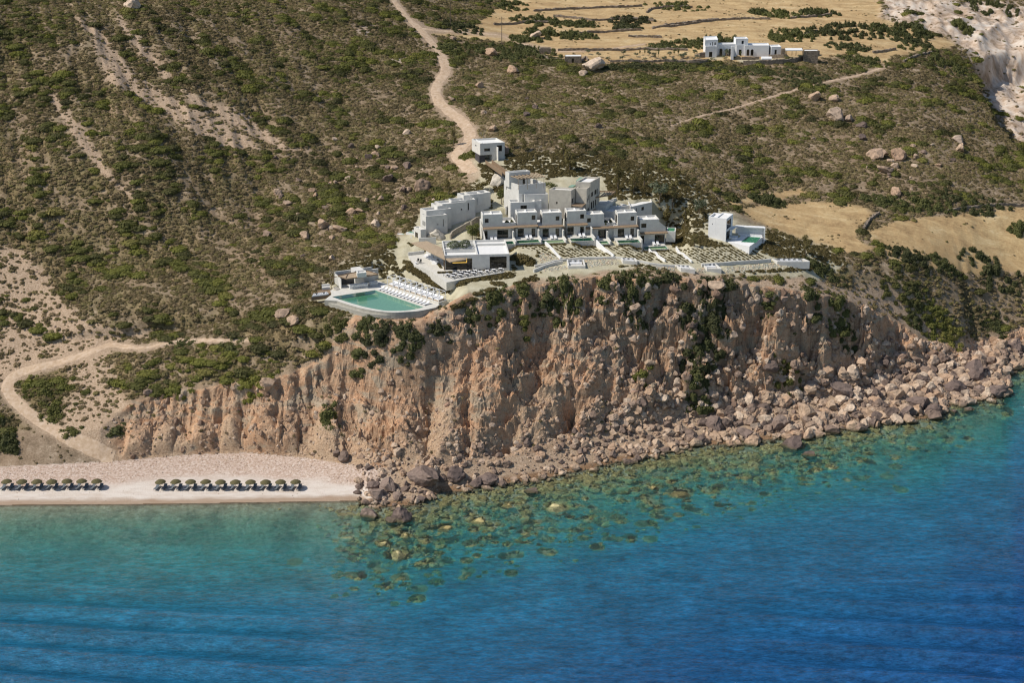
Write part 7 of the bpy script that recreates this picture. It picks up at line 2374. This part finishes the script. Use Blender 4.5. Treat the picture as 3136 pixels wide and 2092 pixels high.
def blobs_upright(seed):
    r = random.Random(seed)
    return [(r.uniform(-.22, .22), r.uniform(-.22, .22), 0.36 + 0.6 * i / 8 + r.uniform(-.04, .04), r.uniform(.16, .30) * (1.1 - 0.35 * i / 8), r.uniform(.08, .13)) for i in range(9)]
def blobs_round(seed):
    r = random.Random(seed)
    return [(r.uniform(-.32, .32), r.uniform(-.32, .32), r.uniform(0.45, 0.88), r.uniform(.18, .28), r.uniform(.10, .16)) for i in range(11)]
CROWNS = {
    "eucalyptus_tree": [crown_mesh("crown", 400 + i, 620, 0.045, M_TREE, blobs_upright(i)) for i in range(3)],
    "olive_tree": [crown_mesh("crown", 420 + i, 620, 0.045, M_OLIVE, blobs_round(i)) for i in range(3)],
    "carob_tree": [crown_mesh("crown", 440 + i, 620, 0.050, M_CAROB, blobs_round(10 + i)) for i in range(3)],
}
TRUNKS = {}
def trunk_mesh(kind, seed):
    r = random.Random(seed)
    mb = MB()
    mb.tube([(0, 0, -0.06), (r.uniform(-.02, .02), 0.01, 0.2), (r.uniform(-.04, .04), 0, 0.45), (0.02, 0.02, 0.8)], [0.034, 0.027, 0.02, 0.008], 6)
    for i in range(4):
        a = i * 1.6 + r.random()
        z = 0.28 + 0.1 * i
        mb.tube([(0, 0, z), (math.cos(a) * 0.12, math.sin(a) * 0.12, z + 0.14), (math.cos(a) * 0.22, math.sin(a) * 0.22, z + 0.3)], [0.016, 0.011, 0.005], 5)
    return mb.mesh("trunk", M_BARK)
for kd in CROWNS:
    TRUNKS[kd] = [trunk_mesh(kd, 3 + i) for i in range(3)]
def tree(kind, base, top_y, half_w, label, group=None, seed=0, at=None):
    p = P(*base) if at is None else at
    dep = p.y * CP - (p.z - CAM_Z) * SP
    h = max(1.0, (base[1] - top_y) * dep / FD / 0.955)
    wv = half_w * dep / FD / 0.42
    root = tag(empty(kind, p, seed * 1.3), label, "tree", group)
    link("trunk", TRUNKS[kind][seed % 3], root, None, 0, ((wv + h) / 2, (wv + h) / 2, h))
    link("crown", CROWNS[kind][seed % 3], root, None, 0, (wv, wv, h))
    return root
def bare_tree(base, top_y, label, spread=0.5, leafy=False):
    p = P(*base)
    dep = p.y * CP - (p.z - CAM_Z) * SP
    h = (base[1] - top_y) * dep / FD / 0.955
    root = tag(empty("bare_tree", p), label, "tree")
    r = random.Random(int(base[0]))
    mb = MB()
    def limb(a, d, ln, rad, n):
        b_ = a + d * ln
        m = a.lerp(b_, 0.5) + Vector((r.uniform(-.1, .1), r.uniform(-.1, .1), r.uniform(-.05, .1))) * ln * 0.5
        mb.tube([a, m, b_], [rad, rad * 0.8, rad * 0.55], 5)
        if n > 0:
            for _ in range(3):
                nd = (d + Vector((r.gauss(0, spread), r.gauss(0, spread), r.uniform(0, 0.5)))).normalized()
                limb(b_, nd, ln * r.uniform(0.55, 0.8), rad * 0.55, n - 1)
    limb(Vector((0, 0, -0.2)), Vector((0.05, 0, 1)), h * 0.36, h * 0.035, 4)
    mb.build("trunk", M_PALEBARK, root)
    if leafy:
        link("crown", crown_mesh("crown", 470, 260, 0.03, M_TREE, blobs_round(4)), root, None, 0, (h * 0.95, h * 0.95, h))
    return root
G = "trees planted round the resort"
TREES = [
    ("eucalyptus_tree", k2(640, 180), k2(0, 0)[1], 16, "tall olive brown tree behind the beige building on the left"), ("eucalyptus_tree", k2(1275, 440), k2(0, 110)[1], 16, "wide olive brown tree right of the beige building"),
    ("eucalyptus_tree", k2(1485, 500), k2(0, 245)[1], 11, "thin brown tree right of the wide one by the beige building"), ("eucalyptus_tree", k2(1620, 400), k2(0, 85)[1], 14, "tree higher up the slope above the thin brown one"),
    ("eucalyptus_tree", k2(2000, 690), k2(0, 345)[1], 14, "dark brown tree right of the grey olive tree"), ("olive_tree", k2(1830, 635), k2(0, 330)[1], 22, "grey green tree with a pale trunk behind the rear villas"),
    ("eucalyptus_tree", k2(1930, 925), k2(0, 715)[1], 12, "brown tree beside the rightmost front villa"), ("eucalyptus_tree", k2(2170, 940), k2(0, 670)[1], 11, "tall tree in the scrub right of the front row"),
    ("eucalyptus_tree", k2(2045, 350), k2(0, 175)[1], 12, "tree on the slope above the dark brown one"), ("eucalyptus_tree", k1(2210, 480), k1(0, 245)[1], 16, "broad tree up the slope behind the pergola building"),
    ("eucalyptus_tree", k1(2140, 330), k1(0, 135)[1], 12, "tree behind and above the broad tree on the slope"), ("carob_tree", k1(1045, 1315), k1(0, 1110)[1], 17, "green tree in front of the curved stone wall"),
    ("carob_tree", k1(1090, 1315), k1(0, 1170)[1], 9, "smaller green tree against the right of the one by the stone wall"), ("carob_tree", k1(1395, 880), k1(0, 705)[1], 12, "green tree at the left corner of the pergola building"),
    ("carob_tree", k1(2040, 925), k1(0, 825)[1], 11, "small green tree in front of the beige building"), ("eucalyptus_tree", k1(765, 790), k1(0, 580)[1], 13, "thin brown tree above the stepped villas"),
    ("eucalyptus_tree", k1(1165, 735), k1(0, 600)[1], 20, "low brown tree behind the highest stepped villa"), ("eucalyptus_tree", k1(1530, 210), k1(0, 80)[1], 12, "dark tree right of the gatehouse"),
    ("eucalyptus_tree", k1(1650, 240), k1(0, 100)[1], 12, "second tree right of the gatehouse"), ("eucalyptus_tree", k4(1385, 140), k4(0, 45)[1], 9, "small tree above the right hand garden beds"),
    ("eucalyptus_tree", k4(2220, 200), k4(0, 60)[1], 12, "tree at the far right end of the gardens"), ("eucalyptus_tree", S(2180, 590), S(0, 545)[1], 10, "brown tree on the slope behind the detached villa"),
    ("olive_tree", S(2140, 660), S(0, 610)[1], 14, "grey green tree just behind the detached villa"), ("eucalyptus_tree", S(2065, 610), S(0, 555)[1], 8, "slim tree on the slope left of the detached villa"),
    ("eucalyptus_tree", S(1390, 445), S(0, 395)[1], 8, "small tree left of the gatehouse road"), ("carob_tree", k1(1995, 730), k1(0, 620)[1], 14, "dark tree between the pergola building and the beige building"),
]
for j, (kd, base, ty, hw, lab) in enumerate(TREES):
    tree(kd, base, ty, hw, lab, None, j)
bare_tree(k1(1840, 245), k1(0, 150)[1], "pale bare tree on the slope right of the gatehouse", 0.7)
bare_tree(S(1480, 435), S(0, 395)[1], "pale bare tree behind the gatehouse", 0.6)
bare_tree(k8(660, 655), k8(0, 205)[1], "pale wide branched tree on the timber deck by the pool bar", 0.55, True)

# ------------------------------------------------------------------ beach umbrellas and loungers
def make_umbrella():
    t = empty("beach_umbrella")
    mb = MB()
    mb.tube([(0, 0, -0.3), (0, 0, 2.05)], [0.035, 0.03], 6)
    mb.build("pole", M_WOOD, t)
    n, rings = 14, [(1.28, 1.72), (1.22, 1.80), (0.85, 2.10), (0.42, 2.30), (0.06, 2.36)]
    mb = MB()
    r = random.Random(2)
    for i, (rad, z) in enumerate(rings):
        for j in range(n):
            a = 2 * math.pi * j / n
            w_ = 1 + (r.uniform(-.05, .05) if i < 2 else 0)
            mb.v.append((math.cos(a) * rad * w_, math.sin(a) * rad * w_, z + (r.uniform(-.04, .03) if i == 0 else 0)))
    for i in range(len(rings) - 1):
        for j in range(n):
            mb.f.append((i * n + j, i * n + (j + 1) % n, (i + 1) * n + (j + 1) % n, (i + 1) * n + j))
    mb.f.append(tuple((len(rings) - 1) * n + j for j in range(n)))
    mb.f.append(tuple(n - 1 - j for j in range(n)))
    mb.mi = [0] * len(mb.f)
    mb.build("canopy", M_THATCH, t)
    return t
UMB = make_umbrella()
BL = make_lounger(M_BLACK, M_GREYF, "", "grey sun loungers on the beach")
BL_used = [False]
uxs = [57, 170, 281, 393, 506, 617, 729, 1209, 1322, 1433, 1547, 1659, 1770, 1883, 1995, 2107, 2220]
for i, ux in enumerate(uxs):
    py = 239 if i < 7 else 242
    p = P(*k6(ux, py))
    t = UMB if i == 0 else copy_tree(UMB)
    t.location, t.rotation_euler = p, (R(random.uniform(-2, 2)), R(random.uniform(-2, 2)), i * 1.1)
    row, k = ("left", i) if i < 7 else ("right", i - 7)
    nth = ["first", "second", "third", "fourth", "fifth", "sixth", "seventh", "eighth", "ninth", "tenth"][k]
    tag(t, f"{nth} olive thatched umbrella from the left in the {row} row on the beach", "umbrella", "thatched umbrellas on the beach")
    for s, nm in ((-1, "left"), (1, "right")):
        q = P(*k6(ux - 3 + s * 28, py - 1))
        o = put_lounger(q, R(-14), f"grey sun lounger on the {nm} of the {nth} umbrella of the {row} row", "grey sun loungers on the beach", BL, BL_used)
        o.scale = (1.12, 1.05, 1.15)

# ------------------------------------------------------------------ white farmhouse on the plateau
fb = P(*k5(480, 556))
Z0 = fb.z
root = house("farmhouse", "whitewashed farmhouse with cube towers and arches on the plateau", "house", fb)
def fblock(FL, FR, BL, top, ops=None, parapet=0.35, name="wall", rname="roof", zlow=None, mat=None):
    T = tri((k5(*FL), k5(*FR), k5(*BL)), Z0 + top)
    block(root, *T, (Z0 - 2.5) if zlow is None else Z0 + zlow, Z0 + top, {s: [(a, b_, c + (2.5 if zlow is None else -zlow * 0), d + (2.5 if zlow is None else 0)) for a, b_, c, d in v] for s, v in (ops or {}).items()}, parapet, mat or M_WHITE, M_WHITE, 0.22, name, True, None, rname)
    return T
fblock((395, 396), (566, 391), (372, 372), 3.9, {'F': [(1.4, 2.65, 0.0, 1.9)]}, name="entrance_wall", rname="entrance_roof")
fblock((390, 302), (584, 292), (366, 246), 5.9, {'F': [(1.9, 2.25, 4.1, 4.7), (2.8, 3.15, 3.8, 5.1), (3.6, 4.15, 4.0, 4.9)]}, name="tower_wall", rname="tower_roof")
fblock((568, 364), (862, 360), (560, 340), 4.0, {}, name="left_wing", rname="wing_roof")
fblock((862, 376), (986, 374), (850, 350), 3.75, {'F': [(0.9, 1.9, 0.2, 2.1)]}, name="middle_wall", rname="middle_roof")
fblock((852, 278), (1036, 276), (820, 252), 6.0, {'F': [(2.1, 2.9, 4.0, 5.2)]}, name="upper_wall", rname="upper_roof")
fblock((986, 382), (1350, 380), (975, 345), 3.65, {}, name="right_wing", rname="right_roof")
fblock((1384, 402), (1532, 399), (1350, 370), 3.2, {'F': [(1.25, 2.05, 0.5, 2.1)]}, name="end_wall", rname="end_roof")
# arched openings of the two wings
def arches(px_list, zref, lab):
    for (x0, x1, yt, yb) in px_list:
        a, b_ = at_z(*k5(x0, yb), Z0 + 0.05), at_z(*k5(x1, yb), Z0 + 0.05)
        w_ = (b_ - a).length
        h = (yb - yt) / 4.898 / 1.3339 * (a.y * CP - (a.z - CAM_Z) * SP) / FD / 0.97
        d = (b_ - a).normalized()
        nv = Vector((d.y, -d.x, 0))
        mb = MB()
        pts = [(0, 0), (w_, 0)] + [(w_ / 2 + w_ / 2 * math.cos(t), h - w_ / 2 + w_ / 2 * math.sin(t)) for t in np.linspace(0, math.pi, 9)]
        O = root.location
        base = a - O + nv * 0.12
        fr_ = [base + d * u + Vector((0, 0, v)) for u, v in pts]
        mb.poly(fr_)
        n = len(fr_)
        o = mb.build("arch_opening", M_GLASS, root)
        fm = MB()
        out = [base + nv * 0.06 + d * (w_ / 2 + (u - w_ / 2) * 1.16) + Vector((0, 0, v * 1.04)) for u, v in pts]
        inn = [p + nv * 0.06 for p in fr_]
        for i in range(1, n):
            j = (i + 1) % n
            if j:
                fm.poly([inn[i], out[i], out[j], inn[j]])
                fm.poly([inn[i], inn[j], fr_[j], fr_[i]])
        fm.poly([inn[0], out[0], out[-1], inn[-1]])
        fm.build("arch_surround", M_WHITE, o)
ya = Z0
arches([(600, 644, 430, 530), (690, 730, 430, 530), (738, 776, 430, 530), (1008, 1048, 440, 532), (1070, 1112, 440, 532), (1136, 1178, 440, 530), (1215, 1250, 445, 528)], ya, "")
st0, st1 = at_z(*k5(865, 535), Z0), at_z(*k5(822, 400), Z0 + 4.3)
mb = MB()
O = root.location
for i in range(10):
    t = i / 10
    q = st0.lerp(Vector((st1.x, st1.y + 0.5, st0.z)), t)
    mb.box(q.x - O.x - 1.0, q.y - O.y, -1.5, q.x - O.x - 0.1, q.y - O.y + 0.6, 0.43 * (i + 1))
mb.build("outside_stairs", M_WHITE, root)
# pergola, stone store and yard
pr = house("farm_pergola", "flat roofed pergola with dark posts right of the farmhouse", "pergola", at_z(*k5(1600, 520), Z0))
A = [at_z(*k5(*p), Z0 + 3.0) for p in ((1600, 452), (1855, 452), (1840, 420), (1590, 420))]
sheet3(pr, A, 0.25, "roof", M_ROOF)
for q in ((1610, 530), (1690, 532), (1750, 534), (1845, 530)):
    w_ = at_z(*k5(*q), Z0)
    mb = MB()
    mb.bar(w_ - pr.location, w_ - pr.location + Vector((0, 0, 2.8)), 0.18)
    mb.build("post", M_WOOD, pr)
so = house("stone_store", "long stone store with a pale flat roof at the end of the farm wall", "shed", at_z(*k5(1870, 525), Z0))
T = tri((k5(1868, 463), k5(2088, 462), k5(1862, 440)), Z0 + 2.6)
block(so, *T, Z0 - 2.5, Z0 + 2.6, {}, 0.15, M_STONE, M_ROOF, 0.25)
T = tri((k5(1535, 436), k5(1600, 436), k5(1530, 425)), Z0 + 2.6)
so2 = house("stone_store", "small stone wall block between the farmhouse and the pergola", "shed", Vector((*T[0], Z0)))
block(so2, *T, Z0 - 2, Z0 + 2.6, {}, 0.1, M_STONE, M_STONE, 0.2)
yard = slab(None, [P(*k5(*p)) for p in ((870, 600), (1200, 580), (1560, 565), (1860, 552), (1850, 590), (1560, 625), (1240, 640), (960, 650))], [P(*k5(*p)).z - 1.5 for p in ((870, 600), (1200, 580), (1560, 565), (1860, 552), (1850, 590), (1560, 625), (1240, 640), (960, 650))],
            [P(*k5(*p)).z + 0.35 for p in ((870, 600), (1200, 580), (1560, 565), (1860, 552), (1850, 590), (1560, 625), (1240, 640), (960, 650))], "farm_yard", M_PAVE) if False else None
hut = house("vaulted_hut", "tiny stone hut with a white barrel roof in the farm yard", "hut", P(*k5(1240, 632)), R(-6))
mb = MB()
mb.box(0, 0, -1, 3.4, 2.0, 1.0)
mb.build("wall", M_WALLSTONE, hut)
mb = MB()
pts = [(1.0 + 1.12 * math.cos(t), 1.003 + 0.8 * math.sin(t)) for t in np.linspace(math.pi, 0, 9)]
for i in range(8):
    (y0, z0), (y1, z1) = pts[i], pts[i + 1]
    mb.poly([(-0.1, y0, z0), (-0.1, y1, z1), (3.5, y1, z1), (3.5, y0, z0)][::-1])
mb.poly([(-0.1, y, z) for y, z in pts])
mb.poly([(3.5, y, z) for y, z in pts][::-1])
mb.build("roof", M_WHITE, hut)
GW = "dry stone walls round the farmhouse"
wall_run("stone_wall", "long curved stone terrace wall below the farm yard", "wall", [k5(*p) for p in ((958, 672), (1150, 676), (1350, 668), (1560, 655), (1720, 635), (1850, 605), (1950, 575), (2030, 540), (2095, 520))], 1.5, 0.5, M_STONE, GW, rough=0.12)
wall_run("stone_wall", "low stone wall in front of the farmhouse arches", "wall", [k5(*p) for p in ((935, 598), (1050, 598), (1200, 592))], 1.0, 0.4, M_STONE, GW, rough=0.12)
wall_run("stone_wall", "stone wall below the right end of the farmhouse", "wall", [k5(*p) for p in ((1340, 575), (1460, 575), (1570, 572))], 1.3, 0.4, M_STONE, GW, rough=0.12)
wall_run("stone_wall", "stone wall climbing to the left corner of the farmhouse", "wall", [k5(*p) for p in ((232, 545), (310, 560), (400, 562))], [0.6, 1.6, 1.9], 0.4, M_STONE, GW, rough=0.12)
wall_run("stone_wall", "stone wall curving round the left forecourt of the farmhouse", "wall", [k5(*p) for p in ((20, 620), (150, 652), (300, 655), (400, 635), (440, 620))], 0.9, 0.4, M_STONE, GW, rough=0.12)
FW = "dry stone field walls"
r2 = crop(1100, 0, 2.136)
r3 = crop(2036, 0, 2.136)
FWALLS = [
    ([(1140, 72), (1260, 65), (1400, 58), (1520, 54), (1700, 46), (1850, 40)], r2, "upper stone wall across the dry field"), ([(1270, 108), (1400, 118), (1520, 132), (1700, 125), (1850, 128), (1935, 137)], r2, "second stone wall across the dry field"),
    ([(1880, 82), (1905, 62), (1990, 48), (2180, 50)], r2, "stone wall bending round the upper right field"), ([(1440, 218), (1560, 212), (1700, 204), (1845, 196)], r2, "third stone wall across the dry field"),
    ([(1915, 188), (2100, 165), (2350, 130)], r2, "stone wall running up to the top right of the field"), ([(1115, 342), (1240, 388), (1340, 402)], r2, "stone wall beside the farm track down to the hut"),
    ([(1440, 412), (1480, 375), (1500, 398)], r2, "short pale stone wall above the huge boulder"), ([(1640, 402), (1800, 405), (2000, 400), (2150, 408), (2280, 398)], r2, "low pale wall at the front of the olive orchard"),
    ([(1300, 332), (1560, 330), (1900, 325), (2150, 330)], r2, "low stone wall behind the olive orchard"), ([(1760, 238), (1980, 245)], r2, "short stone wall in the middle of the dry field"), ([(880, 160), (1100, 145), (1300, 150)], r2, "stone wall by the brown field rock"),
    ([(0, 165), (300, 132), (560, 122), (690, 125)], r3, "stone wall in the field above the farmhouse roof"), ([(820, 120), (1090, 90)], r3, "stone wall right of the bush above the farmhouse"), ([(900, 235), (1000, 205)], r3, "broken stone wall behind the farm pergola"),
    ([(1360, 345), (1510, 325)], r3, "stone wall at the end of the right plateau field"), ([(1560, 405), (1750, 345)], r3, "stone wall under the right plateau field"), ([(1300, 1500), (1340, 1440), (1400, 1400)], r3, "stone wall between the two large lower fields"),
    ([(1850, 1385), (2000, 1365), (2180, 1345), (2350, 1352)], r3, "stone wall along the hedge above the large lower field"),
]
for pp, f_, lab in FWALLS:
    wall_run("field_wall", lab, "wall", [f_(*p) for p in pp], 0.8, 0.6, M_STONE, FW, rough=0.3, step=0.9)
hb_ = P(*r2(1400, 412))
hut = house("stone_hut", "small flat roofed stone hut beside the huge boulder on the plateau", "hut", hb_)
T = [V2(hb_) + Vector((-2.9, 0)), V2(hb_) + Vector((2.9, 0.2)), V2(hb_) + Vector((-2.9, 3.4))]
block(hut, *T, hb_.z - 1.0, hb_.z + 2.4, {'F': [(2.4, 3.2, 1.0, 2.7)]}, 0.06, M_STONE, M_ROOF, 0.2)
hb_ = P(*r2(1215, 350))
hut = house("stone_hut", "ruined square stone hut by the farm track", "hut", hb_)
T = [V2(hb_) + Vector((-2.0, 0)), V2(hb_) + Vector((2.2, 0.2)), V2(hb_) + Vector((-2.0, 3.0))]
block(hut, *T, hb_.z - 1.0, hb_.z + 1.8, {}, 0.9, M_STONE, M_STONE, 0.4)

# olive orchard and farm garden
orch = [(1567, 372, 340), (1630, 392, 368), (1722, 398, 360), (1728, 360, 325), (1780, 398, 385), (1812, 370, 342), (1836, 362, 322), (1868, 398, 375), (1868, 358, 315), (1895, 368, 328), (1930, 378, 340), (1958, 372, 318), (1995, 398, 365), (2028, 368, 335),
        (2060, 360, 320), (2062, 405, 375), (2086, 365, 318), (2110, 380, 345), (2130, 372, 340), (2195, 360, 322), (1498, 355, 320)]
for j, (x, yb, yt) in enumerate(orch):
    slim = j in (6, 8, 11, 14, 16)
    tree("carob_tree" if slim else "olive_tree", r2(x, yb), r2(0, yt)[1], 2.2 if slim else 5.5, f"{['slim dark cypress like', 'small round'][0 if slim else 1]} tree in the orchard left of the farmhouse", "orchard trees left of the farmhouse", j)
for j, (x, yb, yt, hw) in enumerate(((685, 585, 540, 7), (810, 588, 545, 6), (505, 600, 560, 5), (455, 635, 585, 5), (270, 590, 530, 7), (1640, 610, 545, 9), (1830, 575, 520, 9), (910, 590, 470, 3), (40, 570, 500, 9), (235, 500, 445, 4), (215, 600, 560, 5))):
    tree("carob_tree" if j % 2 else "olive_tree", k5(x, yb), k5(0, yt)[1], hw, ["bush tree left of the farm stairs", "round tree in front of the farm stairs", "small tree by the farmhouse entrance", "little tree on the left forecourt wall", "shrubby tree on the left forecourt", "dark tree in the farm yard near the vaulted hut",
         "dark tree at the right end of the farm yard", "thin tree before the middle of the farmhouse", "round tree at the far left of the farm forecourt", "tiny tree left of the farmhouse tower", "low tree beside the forecourt boulder"][j], None, j)
def palm(base, top_y, hw, label, seed):
    p = P(*base)
    dep = p.y * CP - (p.z - CAM_Z) * SP
    h = (base[1] - top_y) * dep / FD / 0.97
    wv = hw * dep / FD
    root = tag(empty("palm_tree", p), label, "tree")
    mb = MB()
    mb.tube([(0, 0, -0.3), (0.05, 0, h * 0.3), (0, 0.05, h * 0.62)], [0.28, 0.22, 0.2], 7)
    mb.build("trunk", M_BARK, root)
    mb = MB()
    r = random.Random(seed)
    for i in range(34):
        a = r.random() * 6.28
        el = r.uniform(-0.2, 1.2)
        d = Vector((math.cos(a), math.sin(a), 0))
        side = Vector((-d.y, d.x, 0)) * 0.14
        c = [Vector((0, 0.05, h * 0.62)) + d * (wv * s * math.cos(el * (1 - 0.5 * s))) + Vector((0, 0, wv * 1.2 * (math.sin(el) * s - 0.55 * s * s))) for s in (0.05, 0.4, 0.75, 1.0)]
        for k in range(3):
            w0, w1 = (1, 1.4, 1.0, 0.1)[k], (1, 1.4, 1.0, 0.1)[k + 1]
            mb.poly([c[k] - side * w0, c[k + 1] - side * w1, c[k + 1] + side * w1, c[k] + side * w0])
    mb.build("crown", M_OLIVE, root)
palm(k5(712, 545), k5(0, 420)[1], 8, "palm tree before the left arches of the farmhouse", 1)
palm(k5(1298, 545), k5(0, 415)[1], 8, "palm tree before the right arches of the farmhouse", 2)
pb_ = P(*k5(1338, 500))
place_bush(bush_mesh("bougainvillea", 81, 160, 0.9, 0.2, simple("magenta_flowers", (0.30, 0.07, 0.20), 0.8, 0.3, 3.0), 0.4), pb_.x, pb_.y, pb_.z + 0.8, 0.7, 0.5, 2.0, "magenta flowering climber on the right wing of the farmhouse", None, 4, "climber", "plant")

# utility poles
POLE = empty("utility_pole")
mb = MB()
mb.tube([(0, 0, -0.5), (0, 0, 10.2)], [0.15, 0.10], 7)
mb.build("mast", M_BARK, POLE)
mb = MB()
mb.bar((-0.9, 0, 9.6), (0.9, 0, 9.6), 0.12)
mb.build("crossarm", M_BARK, POLE)
for x in (-0.8, 0.0, 0.8):
    mb = MB()
    mb.tube([(x, 0, 9.66 if x else 10.2), (x, 0, 9.9 if x else 10.45)], [0.06, 0.04], 6)
    mb.build("insulator", M_FRAME, POLE)
for i, (q, lab) in enumerate(((r2(597, 168), "utility pole right of the dirt road at the top edge"), (r2(933, 298), "utility pole with a crossarm beside the farm track"))):
    o = POLE if i == 0 else copy_tree(POLE)
    o.location = P(*q)
    tag(o, lab, "utility pole", "utility poles by the farm track")

# ------------------------------------------------------------------ labels that would be shared are told apart by their order from the left
bpy.context.view_layer.update()
by_label = {}
for o in sc.objects:
    if o.parent is None and "label" in o:
        by_label.setdefault(o["label"], []).append(o)
NTH = ["leftmost", "second", "third", "fourth", "fifth", "sixth", "seventh", "eighth", "ninth", "tenth", "eleventh", "twelfth", "thirteenth", "fourteenth", "fifteenth", "sixteenth"]
for lab, obs in by_label.items():
    if len(obs) > 1 and len(obs) <= 16:
        obs.sort(key=lambda o: float(proj(*o.location)[0]))
        for i, o in enumerate(obs):
            new = (NTH[i] if i == 0 else NTH[i] + " from left") + ", " + lab
            if len(new.replace(",", "").split()) <= 16:
                o["label"] = new
